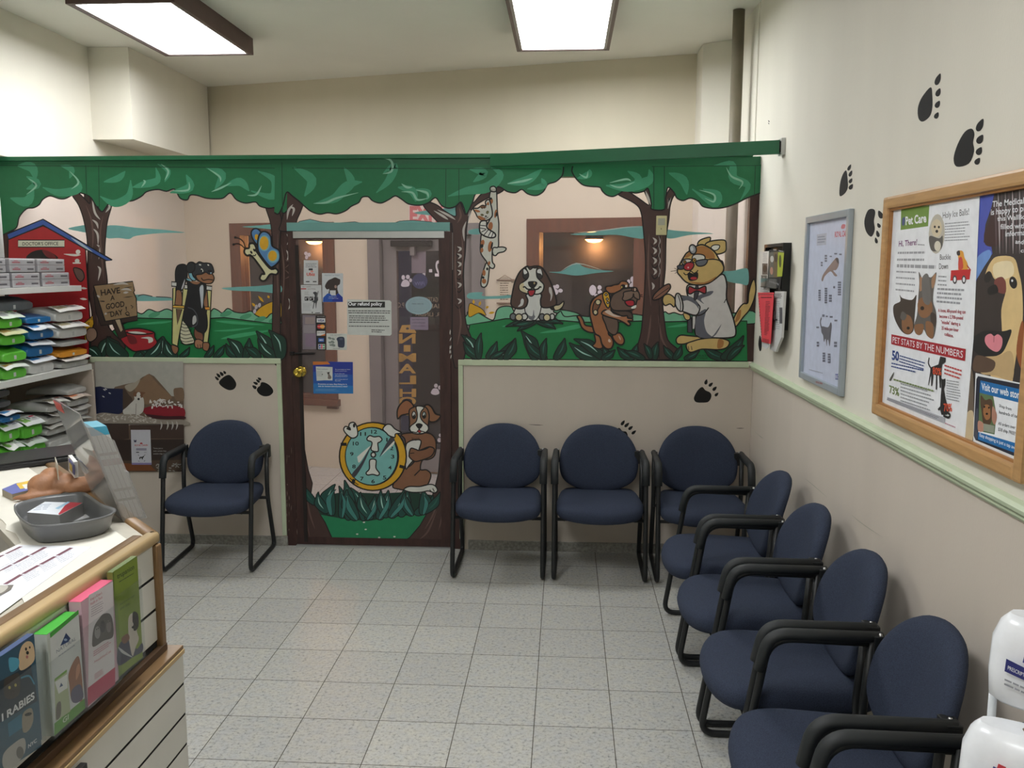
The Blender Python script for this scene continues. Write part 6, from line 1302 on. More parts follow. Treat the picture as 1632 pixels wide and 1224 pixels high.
# ---- clay dog card holder
def blob(name, parts, m, vox=.004, parent=None, noise=0):
    bm = bmesh.new()
    for c, r, rz in parts:
        g = bmesh.ops.create_icosphere(bm, subdivisions=3, radius=1)
        M = Matrix.Translation(c) @ Matrix.Rotation(rz, 4, 'Z') @ Matrix.Diagonal((*r, 1))
        for v in g['verts']: v.co = M @ v.co
    me = bpy.data.meshes.new(name); bm.to_mesh(me); bm.free(); me.materials.append(m)
    o = bpy.data.objects.new(name, me); C.objects.link(o); md = o.modifiers.new('remesh', 'REMESH'); md.mode = 'VOXEL'; md.voxel_size = vox; md.use_smooth_shade = True
    sm = o.modifiers.new('smooth', 'SMOOTH'); sm.iterations = 3
    if parent: o.parent = parent
    return o
def cpt(x, y, z=0): u, v = Plane((0, 0, ZC+z), (0, 0, 1), (1, 0, 0)).px(VC5[0]+x*VC5[2], VC5[1]+y*VC5[2]); return Vector((u, v, ZC+z))
pa, pb_ = cpt(225, 862), cpt(470, 838); ax = (pb_-pa); Ld = ax.length; ax.normalize(); rz = math.atan2(ax.y, ax.x); pe = Vector((-ax.y, ax.x, 0))
cdog = empty('clay_dog', pa+ax*Ld*.53+Vector((0, 0, .001)), rz, 'reddish brown clay dog lying down with cards in its back', 'figurine')
M_clay = mat('red_clay', (160, 114, 82), .55, var=.2, scale=30, bump=1.0, bscale=60)
L_ = Ld*1.15
blob('dog_body', [((.0, .02, .027), (L_*.44, .045, .026), 0), ((-.02, .02, .038), (L_*.28, .036, .034), 0), ((-L_*.34, .0, .030), (.038, .030, .032), .2), ((-L_*.47, -.016, .016), (.024, .016, .014), .4), ((-L_*.32, .028, .034), (.022, .012, .026), .3),
                 ((.06, -.01, .024), (.05, .026, .022), -.2), ((L_*.36, .0, .022), (.042, .038, .020), .1), ((-.05, -.026, .010), (.06, .014, .010), .1)], M_clay, .0035, cdog)
def upright(px_corners, base, label, m, th, art=None):   # cards standing in the slot of the clay dog
    e = empty('business_cards', base, rz, label, 'cards'); return e
bc = empty('business_card', (cdog.location.x, cdog.location.y, ZC+.062), -.95, 'cream card standing at the left of the slot in the clay dog', 'card')
MB().box((-.040, -.004, -.012), (.030, -.0025, .032), P(216, 212, 196), Matrix.Rotation(.08, 4, 'Y')).build('card', bc)
bc2 = empty('business_card', (cdog.location.x+.02, cdog.location.y+.02, ZC+.062), -.85, 'white business cards standing at the right of the slot in the clay dog', 'cards')
mb = MB().box((-.040, .004, -.012), (.030, .014, .032), P(222, 220, 214), Matrix.Rotation(.10, 4, 'Y')); mb.build('card_block', bc2)
mb = MB().box((-.022, .0015, .0), (.040, .0038, .028), P(90, 92, 140), Matrix.Rotation(.10, 4, 'Y')).box((-.01, .0008, .002), (.02, .0014, .02), P(206, 180, 70), Matrix.Rotation(.10, 4, 'Y')); mb.build('front_card', bc2)

# ---- tall acrylic holder with brochures seen from behind
M_acr = clear('acrylic_sheet', (.93, .94, .95), .22, .03, milk=.16, milkcol=(.8, .8, .8))  # milk whitens the clear sheet, imitating the bright room it mirrors
hb = Vector((-1.055, 1.962, ZC)); hd = Vector((-.665, .747, 0)); hn = Vector((.747, .665, 0)); HL = .30; HH = .272; lean = .30
he = empty('brochure_stand', hb, 0, 'tall leaning clear acrylic stand full of brochures on the counter', 'brochure holder')
up = (Vector((0, 0, 1))-hn*lean)
def Q(s_, t_, d_=0): return hd*s_+up*t_+hn*d_      # along the base, up the back, outwards
def slab(p, q, r, s_, th, m, name, nrm=hn):
    o = MB().prism([p, q, r, s_], nrm*th, m).build(name, he); return o
slab(Q(0, 0), Q(HL, 0), Q(HL, HH), Q(0, HH), .003, M_acr, 'back_sheet')
slab(Q(0, 0, .052), Q(HL, 0, .052), Q(HL, .12, .052), Q(0, .12, .052), .003, M_acr, 'front_sheet')
slab(Q(0, 0, .0035), Q(0, 0, .0515), Q(0, .20, .0515), Q(0, .25, .0035), .003, M_acr, 'side_sheet', hd); slab(Q(HL, 0, .0035), Q(HL, 0, .0515), Q(HL, .20, .0515), Q(HL, .25, .0035), .003, M_acr, 'side_sheet', hd)
slab(Q(0, .001, .003), Q(HL, .001, .003), Q(HL, .001, .0515), Q(0, .001, .0515), .003, M_acr, 'base_sheet', Vector((0, 0, 1)))
# brochures inside: white blocks with printed edges
for k in range(1):
    s0 = .006+k*.097; e = empty('brochure_stack', hb+Q(s0+.045, .006, .03), 0, 'thick brochure stack with a cyan top edge in the tall acrylic stand', 'brochures')
    o_ = Q(s0+.045, .006, .03); R_ = lambda s_, t_, d_: Q(s_, t_, d_)-o_
    hgt = .235
    MB().prism([R_(s0, .006, .008), R_(s0+.09, .006, .008), R_(s0+.09, hgt, .008), R_(s0, hgt, .008)], hn*.040, P(206, 208, 204)).build('pages', e)
    mb = MB()
    for t0, t1, c in ((hgt-.02, hgt, (70, 160, 190)), (.165, .172, (150, 140, 144)), (.14, .156, (150, 120, 130)), (.075, .082, (150, 156, 150)), (.05, .056, (130, 140, 134))):
        mb.prism([R_(s0-.0006, t0, .0081), R_(s0-.0006, t0, .0478), R_(s0-.0006, t1, .0478), R_(s0-.0006, t1, .0081)], hd*.0004, P(*c))
    for d_ in (.018, .028, .038): mb.prism([R_(s0-.0008, .006, d_), R_(s0-.0008, .006, d_+.0016), R_(s0-.0008, hgt-.02, d_+.0016), R_(s0-.0008, hgt-.02, d_)], hd*.0003, P(150, 154, 152))
    mb.prism([R_(s0, hgt, .008), R_(s0+.09, hgt, .008), R_(s0+.09, hgt, .048), R_(s0, hgt, .048)], up*.0006, P(84, 150, 168)); mb.build('cover_edges', e)
tg = MB().prism([hb+Q(.20, .245, -.0014), hb+Q(.285, .245, -.0014), hb+Q(.285, .268, -.0014), hb+Q(.20, .268, -.0014)], hn*.001, P(214, 90, 84)); tag(tg.build('red_sticker'), 'small red sticker at the top corner of the acrylic stand', 'sticker')
# black device at the far end of the counter
bd = empty('receipt_printer', (-1.70, 2.56, ZC), .8, 'flat black device lying at the far end of the counter', 'printer')
MB().box((-.20, -.10, .0005), (.20, .10, .016), mat('black_plastic', (26, 26, 28), .35), bev=.008).box((-.19, -.09, .0165), (.19, .09, .020), mat('black_gloss', (18, 18, 20), .15), bev=.003).build('printer_case', bd)
MB().box((.12, -.1015, .006), (.15, -.1, .011), P(120, 124, 128)).build('paper_slot', bd)
# small framed sign leaning at the far outer edge
fs_ = empty('tablet_sign', C1+dirA*.30+nA*-.0+Vector((0, 0, ZC+.012)), math.atan2(hd.y, hd.x), 'small white card with a blue corner standing at the outer counter edge', 'card')
MB().box((-.05, -.004, -.0), (.05, -.002, .075), P(214, 214, 212)).box((-.045, -.0055, .0), (.02, -.004, .05), P(30, 40, 70)).box((-.04, -.006, .0), (.01, -.0055, .03), P(40, 110, 190)).build('card', fs_)

# ---- brochures on the slatwall
VQ = (0, 820, .32990)
def holder(nm, corners, stack_d, label, side, art, blabel, topc):
    """corners: TL TR BR BL of the front brochure in crop pixels"""
    pf = Plane((-.900, 0, 0), (1, 0, 0)); a = Art(pf, .0002, VQ); uv = [a.uv(c) for c in corners]
    ya = [pf.at(*u).y for u in uv]; za = [pf.at(*u).z for u in uv]
    y0, y1 = min(ya), max(ya); z0 = sum(za[2:])/2; z1 = sum(za[:2])/2
    h = empty('brochure_holder', (XF, (y0+y1)/2, z0), 0, label, 'brochure holder', 'clear holders on the slatwall'); iv = Matrix.Translation(h.location).inverted()
    g = .004; M_h = M_acr2
    def hbx(a_, b_, n_):
        o = MB().box(a_, b_, M_h).build(n_, h); o.matrix_parent_inverse = iv
    hbx((XF+.001, y0-g-.002, z0-g), (XF+.003, y1+g+.002, z1-.02), 'back'); hbx((-.897, y0-g-.002, z0-g), (-.8955, y1+g+.002, z1-.05), 'front')
    hbx((XF+.003, y0-g-.002, z0-g), (-.897, y0-g, z1-.03), 'side'); hbx((XF+.003, y1+g, z0-g), (-.897, y1+g+.002, z1-.03), 'side'); hbx((XF+.003, y0-g, z0-g), (-.897, y1+g, z0-g+.002), 'floor')
    e = empty('brochure', (-.91, (y0+y1)/2, z0), 0, blabel, 'brochures'); iv2 = Matrix.Translation(e.location).inverted()
    o = MB().box((-.900-stack_d, y0, z0), (-.9001, y1, z1), side).box((-.900-stack_d, y0, z1), (-.9001, y1, z1+.0006), topc).build('brochure_stack', e); o.matrix_parent_inverse = iv2
    art(a, y0, y1, z0, z1); a.build('cover', e)
    return h
M_acr2 = clear('clear_plastic_holder', (.97, .98, .98), .02, .05, milk=.0, fk=.12, milkcol=(.7, .72, .72))
def art_green(a, *_):
    a.poly([(548, 275), (662, 205), (690, 690), (575, 780)], P(126, 146, 50), smooth=False); a.text('trupanion', (566, 312), (648, 262), (564, 288), P(60, 74, 30), .02); a.greek((575, 322), (645, 280), (575, 330), 1, P(70, 84, 40), .6, 1, 0)
    a.text('insurance for dogs', (578, 440), (648, 396), (578, 428), P(66, 80, 36)); a.text('and cats', (580, 462), (626, 434), (580, 448), P(66, 80, 36))
    a.poly([(568, 650), (600, 600), (640, 620), (660, 650), (686, 620), (688, 660), (640, 690), (572, 730)], P(58, 60, 84)); a.poly([(620, 500), (640, 475), (662, 480), (668, 520), (660, 560), (670, 600), (655, 640), (640, 685), (628, 640), (620, 580)], P(206, 196, 184)); a.poly([(640, 475), (665, 480), (668, 540), (645, 560)], P(44, 34, 32)); a.ell(636, 530, 8, 10, P(200, 190, 180)); a.ell(641, 545, 6, 6, K)
    a.poly([(585, 600), (615, 575), (625, 600), (600, 625)], P(126, 84, 60)); a.poly([(570, 640), (600, 660), (640, 690), (590, 670)], P(200, 200, 204))
def art_pink(a, *_):
    a.poly([(428, 390), (545, 325), (555, 820), (425, 925)], P(222, 216, 220), smooth=False); a.poly([(424, 838), (556, 736), (556, 820), (424, 925)], P(186, 62, 96), smooth=False)
    a.text("Keep a Kitten's", (436, 418), (492, 384), (436, 404), P(180, 60, 90)); a.text('Health on Track', (436, 440), (494, 404), (436, 426), P(180, 60, 90)); a.greek((440, 445), (500, 412), (440, 500), 5, P(170, 160, 170), .35, 2)
    a.poly([(455, 540), (480, 500), (500, 480), (530, 480), (545, 520), (545, 590), (500, 610), (450, 640), (445, 600)], P(96, 90, 90)); a.ell(470, 570, 14, 30, P(150, 146, 144)); a.ell(495, 540, 13, 30, P(70, 66, 68)); a.ell(525, 540, 12, 30, P(130, 124, 122))
    for x, y in ((466, 555), (474, 550), (492, 525), (500, 522), (520, 520), (528, 516)): a.ell(x, y, 2.4, 3, K)
    a.greek((450, 660), (540, 600), (450, 690), 3, P(196, 120, 144), .4, 3); a.text('HealthyCat', (455, 718), (535, 664), (455, 706), P(180, 60, 90)); a.greek((455, 770), (500, 740), (455, 800), 4, P(196, 120, 144), .4, 5)
def art_nat(a, *_):
    a.poly([(240, 575), (378, 470), (412, 935), (262, 1070)], P(206, 210, 210), smooth=False); a.poly([(240, 575), (378, 460), (380, 480), (243, 597)], P(70, 160, 60), smooth=False); a.poly([(262, 1010), (408, 888), (412, 935), (262, 1070)], P(96, 150, 60), smooth=False)
    a.poly([(290, 636), (318, 572), (340, 598), (330, 615)], P(44, 66, 110), smooth=False); a.ell(316, 605, 8, 6, P(150, 170, 200)); a.text('NATURAL', (272, 672), (366, 606), (271, 655), P(110, 120, 140)); a.greek((282, 680), (360, 626), (282, 692), 1, P(150, 156, 170), .5, 2, 0)
    a.poly([(262, 800), (322, 756), (328, 840), (340, 950), (268, 1000)], P(176, 186, 150), smooth=False); a.poly([(264, 810), (324, 770), (325, 838), (282, 866)], P(226, 228, 228), smooth=False); a.poly([(286, 836), (294, 812), (304, 826)], P(44, 66, 110), smooth=False); a.poly([(262, 795), (322, 748), (322, 760), (262, 806)], P(110, 160, 60), smooth=False)
    a.poly([(330, 770), (360, 700), (384, 700), (400, 880), (375, 905), (345, 900), (335, 830)], P(150, 100, 74)); a.poly([(345, 850), (385, 820), (402, 880), (370, 910), (345, 900)], P(90, 84, 110)); a.poly([(368, 740), (382, 720), (384, 760), (366, 800)], P(196, 140, 110)); a.poly([(272, 920), (292, 905), (292, 970), (270, 990)], P(110, 104, 98))
    a.text('GI', (302, 1010), (330, 988), (302, 985), P(210, 220, 200), .02)
def art_rab(a, *_):
    a.poly([(-100, 745), (165, 590), (200, 1120), (-70, 1300)], P(42, 82, 104), smooth=False); a.poly([(-80, 850), (150, 720), (152, 760), (170, 830), (180, 900), (-60, 1040)], P(26, 44, 58), smooth=False)
    a.poly([(90, 690), (105, 635), (135, 612), (160, 630), (166, 700), (130, 740), (95, 750)], P(214, 186, 150)); a.ell(125, 650, 5, 8, K); a.ell(143, 642, 4, 6, K); a.ell(132, 668, 7, 9, K); a.ell(130, 688, 6, 8, P(190, 120, 120))
    a.poly([(20, 800), (50, 780), (92, 770), (94, 860), (60, 890), (22, 880)], P(64, 56, 50)); a.ell(45, 836, 6, 8, P(190, 170, 90)); a.ell(74, 824, 6, 8, P(190, 170, 90)); a.ell(60, 852, 5, 4, K)
    a.poly([(40, 700), (60, 690), (90, 700), (86, 740), (50, 760)], P(80, 160, 190)); a.line([(100, 790), (140, 780), (165, 820)], P(70, 140, 170), .003); a.poly([(36, 1010), (104, 960), (106, 1030), (42, 1075)], P(40, 110, 140), smooth=False)
    a.poly([(108, 965), (150, 935), (160, 990), (140, 1040), (110, 1050)], P(150, 140, 124)); a.ell(135, 965, 18, 8, K, -.3); a.poly([(14, 1160), (60, 1110), (115, 1080), (118, 1150), (60, 1224), (16, 1224)], P(170, 166, 160)); a.ell(95, 1150, 18, 30, P(104, 100, 96))
    a.text('I RABIES', (8, 1000), (166, 888), (6, 965), P(230, 232, 234), .03); a.text('NYC', (134, 1130), (176, 1098), (134, 1112), P(206, 210, 214), .03)
holder(4, [(548, 275), (662, 205), (690, 690), (575, 780)], .012, 'clear holder at the right end of the slatwall', P(110, 130, 60), art_green, 'olive green brochure with a spaniel, rightmost on the slatwall', P(96, 110, 60))
holder(3, [(428, 390), (545, 325), (555, 820), (425, 925)], .024, 'clear holder second from the right on the slatwall', P(206, 170, 184), art_pink, 'white and pink brochure with three kittens on the slatwall', P(206, 90, 120))
holder(2, [(240, 575), (378, 470), (412, 935), (262, 1070)], .026, 'clear holder third from the right on the slatwall', P(190, 196, 190), art_nat, 'white and green brochures lettered NATURAL and GI on the slatwall', P(70, 170, 60))
holder(1, [(-100, 745), (165, 590), (200, 1120), (-70, 1300)], .012, 'clear holder at the left edge of the slatwall', P(60, 80, 110), art_rab, 'teal brochures lettered RABIES at the left edge', P(60, 80, 120))
# black framed notice on the lower slats
nf = empty('framed_notice', (XL2, 1.38, .8), 0, 'black framed notice hanging on the lower slats at the bottom edge', 'frame'); iv = Matrix.Translation(nf.location).inverted()
for q in (((XL2+.0005, 1.20, .845), (XL2+.014, 1.455, .86)), ((XL2+.0005, 1.442, .62), (XL2+.014, 1.455, .8445)), ((XL2+.0005, 1.20, .62), (XL2+.014, 1.213, .8445)), ((XL2+.0005, 1.2135, .62), (XL2+.014, 1.4415, .633))):
    o = MB().box(*q, M_blk, bev=.002).build('frame_bar', nf); o.matrix_parent_inverse = iv
o = MB().box((XL2+.0005, 1.2135, .6335), (XL2+.005, 1.4415, .8445), P(190, 192, 190)).build('notice', nf); o.matrix_parent_inverse = iv

# ---- bags on the rack at lower right
def standbag(x, y, z, rz, label, navy, blue, red):
    e = empty('food_pouch', (x, y, z), rz, label, 'bag'); W_, D_, H_ = .24, .10, .135
    N = 20; st = []
    for t, sw, sd in ((0, .94, .9), (.04, 1, 1), (.3, 1.02, 1.04), (.7, 1, .95), (.9, .92, .7), (1, .82, .45)):
        st.append([Vector((abs(math.cos(a_))**.6*(1 if math.cos(a_) > 0 else -1)*W_/2*sw, abs(math.sin(a_))**.7*(1 if math.sin(a_) > 0 else -1)*D_/2*sd, t*H_)) for a_ in [2*PI*i/N for i in range(N)]])
    mb = MB(); mb.add([v for r in st for v in r], [(j*N+i, j*N+(i+1) % N, (j+1)*N+(i+1) % N, (j+1)*N+i) for j in range(len(st)-1) for i in range(N)], film((232, 234, 238)), True); mb.add(st[0], [tuple(range(N))[::-1]], film((232, 234, 238))); mb.add(st[-1], [tuple(range(N))], film((232, 234, 238)))
    mb.build('pouch', e)
    pf = Plane((0, -D_/2*1.05-.0025, 0), (0, -1, 0)); a = Art(pf, .0002, None)
    a.poly([(-.095, .080), (-.045, .064), (-.045, .046), (-.096, .060)], P(44, 48, 120), smooth=False); a.text('PRESCRIPTION DIET', (-.092, .064), (-.05, .052), (-.092, .070), WHT); a.poly([(-.066, .10), (-.056, .098), (-.06, .076), (-.07, .080)], P(200, 60, 70), smooth=False); a.poly([(-.072, .094), (-.064, .092), (-.068, .078), (-.074, .080)], P(60, 66, 140), smooth=False)
    a.greek((-.095, .050), (-.045, .038), (-.095, .036), 2, P(150, 152, 160), .4, 1)
    a.poly([(-.02, .07), (.07, .05), (.07, .02), (-.022, .042)], P(90, 156, 214), smooth=False); a.poly([(-.022, .041), (.07, .019), (.07, .004), (-.024, .026)], P(214, 84, 74), smooth=False)
    a.build('print', e, local=True)
    MB().lathe([(0, .0012), (.034, .0009), (.036, 0)], mat('kibble_window', (104, 84, 66), .6, var=.4, scale=120), 20, Matrix.Translation((.0, .0, H_+.0005)) @ Matrix.Diagonal((1.2, .5, 1, 1))).build('food_window', e)
    return e
standbag(.77, 1.27, 1.115, -.55, 'upper white pouch with a blue emblem on the rack at the right edge', 0, 0, 0)
standbag(.715, 1.225, .9625, -.55, 'lower white pouch with a blue emblem on the rack at the bottom right corner', 0, 0, 0)
stb = bag('blue_pouch', .83, 1.41, 1.115, .07, .18, .03, (40, 120, 190), None, .5, 0, 'flat bright blue pouch under the upper white pouch', 'bag')
# ================================================================ notices on the partition door
PD = Plane((0, YF-.0018, 0), (0, -1, 0))
V5 = (470, 400, .13889); V7 = (440, 560, .09804)
def S_(name, view, corners, m, label, cat, art, th=.0008, off=0): return sheet(name, 0, view, corners, m, label, cat, art, th, plane=Plane((0, YF-.0018-off, 0), (0, -1, 0)))
def A1(a):
    a.greek((122, 138), (250, 138), (122, 195), 3, P(120, 124, 130), .4, 1, .1); a.rect(158, 200, 205, 222, P(50, 50, 54)); a.text('Ubiz', (134, 284), (232, 284), (134, 250), P(206, 66, 44), .03); a.ell(195, 235, 18, 12, P(220, 150, 140)); a.rect(126, 346, 168, 358, P(60, 60, 62)); a.rect(206, 346, 248, 358, P(60, 60, 62))
S_('notice', V5, [(102, 105), (266, 108), (266, 385), (100, 382)], P(206, 208, 210), 'tall white door notice with red lettering Ubiz', 'notice', A1)
def A2(a):
    a.text('HOW TO REMOVE', (84, 417), (182, 416), (84, 406), K); a.rect(70, 428, 130, 440, P(186, 50, 54)); a.text('SENTINEL', (146, 442), (240, 442), (146, 430), P(120, 90, 96)); a.greek((110, 465), (165, 465), (110, 510), 3, G, .35, 2)
    for x in (112, 167, 222): a.rect(x, 525, x+44, 570, K); a.rect(x+8, 535, x+20, 560, P(200, 200, 200)); a.rect(x+26, 530, x+38, 542, P(170, 170, 170))
    a.poly([(208, 480), (230, 468), (256, 480), (250, 520), (262, 560), (250, 600), (245, 650), (240, 655), (236, 600), (225, 600), (212, 660), (205, 655), (215, 590), (190, 585), (222, 560), (228, 510)], P(64, 66, 70)); a.line([(268, 460), (255, 520)], P(70, 70, 74), .004, False)
    a.greek((92, 600), (190, 600), (92, 690), 6, P(160, 162, 166), .3, 3); a.ell(200, 706, 6, 8, K); a.line([(232, 712), (290, 708)], K, .004, False)
S_('notice', V5, [(68, 390), (302, 392), (312, 720), (78, 718)], P(204, 206, 208), 'white door notice with a tall grey dog and three black squares', 'notice', A2, off=.001)
def A3(a):
    a.text('PROTECT & TREAT', (342, 286), (514, 286), (342, 272), P(110, 140, 160)); a.poly([(345, 400), (380, 340), (420, 320), (460, 303), (500, 318), (520, 330), (515, 380), (490, 400), (488, 440), (495, 500), (390, 500), (395, 440), (365, 440)], P(58, 46, 44)); a.ell(467, 410, 14, 18, P(170, 140, 130)); a.rect(402, 452, 468, 508, P(206, 208, 210))
    a.poly([(325, 535), (370, 490), (400, 486), (420, 510), (470, 510), (495, 484), (548, 530), (552, 585), (320, 585)], P(36, 84, 176), smooth=False); a.poly([(430, 560), (500, 485), (548, 530), (552, 585), (430, 585)], P(30, 52, 150), smooth=False); a.text('Test like a pro!', (388, 528), (478, 530), (388, 520), WHT); a.text('Your sample kit here', (382, 546), (498, 548), (382, 537), WHT)
S_('notice', V5, [(310, 254), (552, 256), (553, 586), (316, 586)], P(204, 208, 212), 'door notice with a dark brown dog over a blue base', 'notice', A3)
def A4(a):
    a.greek((255, 748), (345, 748), (255, 758), 1, P(140, 140, 140), .6, 1, 0)
    a.rect(250, 772, 348, 820, P(216, 218, 222)); a.text('VISA', (264, 810), (338, 810), (264, 785), P(36, 52, 120), .03)
    a.rect(254, 842, 346, 892, P(60, 60, 70)); a.ell(282, 867, 27, 24, P(206, 50, 50)); a.ell(316, 867, 27, 24, P(232, 160, 60)); a.text('MasterCard', (262, 872), (338, 872), (262, 862), WHT)
    a.rect(252, 918, 346, 972, P(216, 216, 216)); a.text('DISCOVER', (258, 944), (342, 944), (258, 930), K, .01); a.poly([(290, 972), (346, 950), (346, 972)], P(226, 120, 50), smooth=False)
    a.rect(270, 1000, 334, 1044, P(50, 96, 176)); a.text('AMEX', (278, 1030), (328, 1030), (278, 1014), WHT, .01)
    a.rect(268, 1068, 346, 1126, P(216, 216, 214)); a.rect(274, 1074, 294, 1120, P(40, 70, 150)); a.rect(298, 1074, 318, 1120, P(196, 40, 70)); a.rect(322, 1074, 342, 1120, P(40, 150, 80)); a.text('JCB', (276, 1104), (340, 1104), (276, 1090), WHT, .01)
S_('sticker_strip', V5, [(238, 742), (352, 742), (356, 1136), (246, 1136)], P(28, 28, 32), 'black strip of payment card stickers, VISA at the top', 'sticker', A4)
def A5(a):
    a.text('WE ACCEPT', (402, 974), (546, 972), (402, 956), P(150, 154, 156)); 
    for x, y, r in ((400, 1000, 22), (440, 1010, 20), (400, 1050, 18), (432, 1044, 24), (440, 1080, 26), (410, 1080, 16)): a.ell(x, y, r, r*.6, P(130, 140, 134), .4)
    a.poly([(478, 1010), (500, 988), (550, 985), (570, 1010), (566, 1100), (520, 1108), (495, 1095), (490, 1040)], P(54, 62, 82)); a.ell(530, 1010, 20, 12, P(90, 98, 116)); a.text('CareCredit', (438, 1124), (520, 1124), (438, 1113), K)
S_('notice', V5, [(362, 945), (596, 948), (594, 1136), (362, 1134)], P(208, 212, 206), 'white door notice lettered WE ACCEPT with a dark dog', 'notice', A5)
def A6(a):
    a.at(460, 310, .20422); a.poly([(462, 838), (752, 836), (752, 882), (464, 884)], P(40, 40, 38), smooth=False); a.text('Our refund policy', (466, 866), (730, 866), (466, 840), WHT, .03)
    for i, (x0, x1, y) in enumerate(((464, 794, 906), (466, 790, 922), (472, 748, 947), (472, 756, 962), (472, 776, 978), (472, 708, 995), (470, 786, 1026), (646, 748, 1056), (646, 726, 1070))): a.greek((x0, y-4), (x1, y-2), (x0, y+6), 1, P(56, 58, 58), .62, i, 0)
sheet('refund_notice', 0, (460, 310, .20422), [(456, 818), (790, 826), (802, 840), (804, 1090), (792, 1102), (458, 1094)], P(206, 210, 206), 'laminated white notice headed Our refund policy on the door glass', 'notice', A6, .0008, plane=Plane((0, YF-.0018, 0), (0, -1, 0)))
def A7(a):
    a.poly([(598, 165), (1248, 172), (1254, 688), (608, 686)], P(40, 120, 190), smooth=False); a.poly([(598, 165), (1248, 172), (1250, 420), (602, 360)], P(36, 56, 150), smooth=False); a.poly([(602, 330), (1250, 380), (1252, 560), (606, 520)], P(34, 88, 172), smooth=False); a.poly([(598, 165), (840, 168), (880, 210), (600, 222)], P(206, 120, 50), smooth=False)
    a.poly([(646, 245), (918, 255), (918, 472), (780, 470), (660, 478)], P(206, 210, 206), smooth=False); a.text('New wellness', (664, 296), (842, 298), (664, 276), P(70, 96, 130)); a.greek((662, 320), (760, 322), (662, 410), 5, P(150, 156, 160), .35, 2)
    a.poly([(820, 330), (845, 350), (875, 328), (870, 370), (900, 420), (880, 450), (840, 440), (845, 390)], P(120, 110, 104)); a.ell(850, 350, 12, 16, K); a.ell(752, 374, 8, 10, K)
    for i, (t, x1, y) in enumerate((('To controlling tick heart', 1205, 300), ('matters, come in soon', 1150, 326), ('It only takes one', 1112, 368), ('call to the front desk', 1160, 394), ('preventing heartworm', 1160, 416), ('and 12-day plans of', 1166, 460), ('flea tabs', 1050, 484))): a.text(t, (958, y), (x1, y), (958, y-14), WHT)
    a.text('Protection so tasty. Easy fitting for it.', (684, 540), (1155, 544), (684, 520), WHT, .015); a.text('Ask for limited introductory rates!', (684, 576), (1160, 580), (684, 556), WHT, .015); a.greek((640, 610), (1020, 612), (640, 650), 3, P(120, 170, 214), .35, 6)
S_('notice', V7, [(598, 165), (1248, 172), (1254, 688), (608, 686)], P(40, 110, 190), 'blue door notice with an orange corner beside the brass knob', 'notice', A7)
def A8(a): a.greek((118, 780), (220, 780), (118, 830), 2, P(150, 120, 120), .3, 1)
S_('faded_paper', V5, [(88, 735), (236, 740), (244, 1128), (90, 1130)], P(132, 122, 132), 'faded grey papers taped on the glass below the notices', 'paper', lambda a: (a.rect(118, 760, 228, 838, P(156, 140, 138)), a.rect(100, 850, 232, 940, P(150, 142, 148)), a.rect(122, 952, 244, 1095, P(134, 116, 136))), off=-.001)

# ---- lettering and stickers on the street side glass, seen in reverse from inside
PFd = Plane(fp(0, -.0535), FN); PFw = Plane(fp(0, -.039), FN)
M_gold = P(176, 138, 62); V6 = (600, 370, .15521)
a = Art(PFd, .0002, V6)
a.poly([(232, 1025), (262, 955), (350, 950), (405, 1020), (408, 1036), (232, 1032)], M_gold, smooth=False); a.ell(318, 990, 16, 12, M_night)
a.at(440, 560, .26959)
def vtext(t, x0, x1, y0, y1): a.text(t, (x0, y1), (x1, y1), (x0, y0), M_gold, .03, mirror=True)
a.at(*V6); vtext('N', 230, 402, 1045, 1140); a.text('I', (280, 1224), (350, 1224), (280, 1160), M_gold, .03)
a.at(440, 560, .26959)
for t, y0, y1 in (('M', 12, 60), ('A', 75, 128), ('L', 144, 192), ('H', 222, 268), ('O', 270, 320), ('S', 330, 375)): vtext(t, 722, 828, y0, y1)
a.at(*V6)
a.text('2', (600, 450), (660, 450), (600, 292), P(226, 222, 228), .02, mirror=True); a.rect(540, 380, 572, 412, P(214, 210, 218))
a.text('1', (474, 448), (502, 448), (474, 360), P(214, 210, 218), .02, mirror=True)
for x, y, rx, ry in ((275, 465, 18, 24), (322, 460, 20, 22), (350, 494, 15, 20)): a.ell(x, y, rx, ry, P(206, 202, 212))
a.poly([(255, 530), (275, 495), (310, 488), (340, 520), (330, 555), (280, 562), (254, 550)], P(206, 202, 212))
GT = P(132, 118, 100)
a.text('GATEWAY', (440, 712), (632, 718), (440, 664), GT, .01, mirror=True); a.text('VETERINARY', (500, 780), (900, 784), (500, 735), GT, .01, mirror=True); a.text('P.C.', (206, 772), (285, 774), (206, 722), GT, .01, mirror=True); a.text('DR. LINDA', (400, 858), (700, 868), (400, 818), GT, .01, mirror=True)
a.at(440, 560, .26959)
for x, y, rx, ry in ((945, 203, 11, 12), (968, 214, 10, 12), (978, 238, 8, 12), (970, 496, 8, 10), (966, 524, 12, 13)): a.ell(x, y, rx, ry, P(196, 192, 200))
a.poly([(916, 240), (930, 220), (955, 222), (965, 248), (940, 258), (918, 250)], P(196, 192, 200))
a.build('reversed_lettering', dd).matrix_parent_inverse = (Matrix.Translation(dd.location) @ Matrix.Rotation(dd.rotation_euler.z, 4, 'Z')).inverted()
a = Art(PFw, .0002, (780, 330, .25735))
for q in ((640, 515, 22, 32), (682, 498, 13, 14), (684, 528, 14, 14), (662, 548, 12, 10), (885, 448, 12, 18), (862, 462, 10, 14), (402, 498, 10, 14), (420, 492, 12, 13), (440, 518, 14, 12), (405, 525, 22, 20)): a.ell(*q, P(206, 202, 210))
a.poly([(865, 492), (880, 468), (900, 466), (910, 492)], P(206, 202, 210))
o = a.build('white_paw_decals', w6)
a = Art(PFw, .0002, (460, 310, .20422))
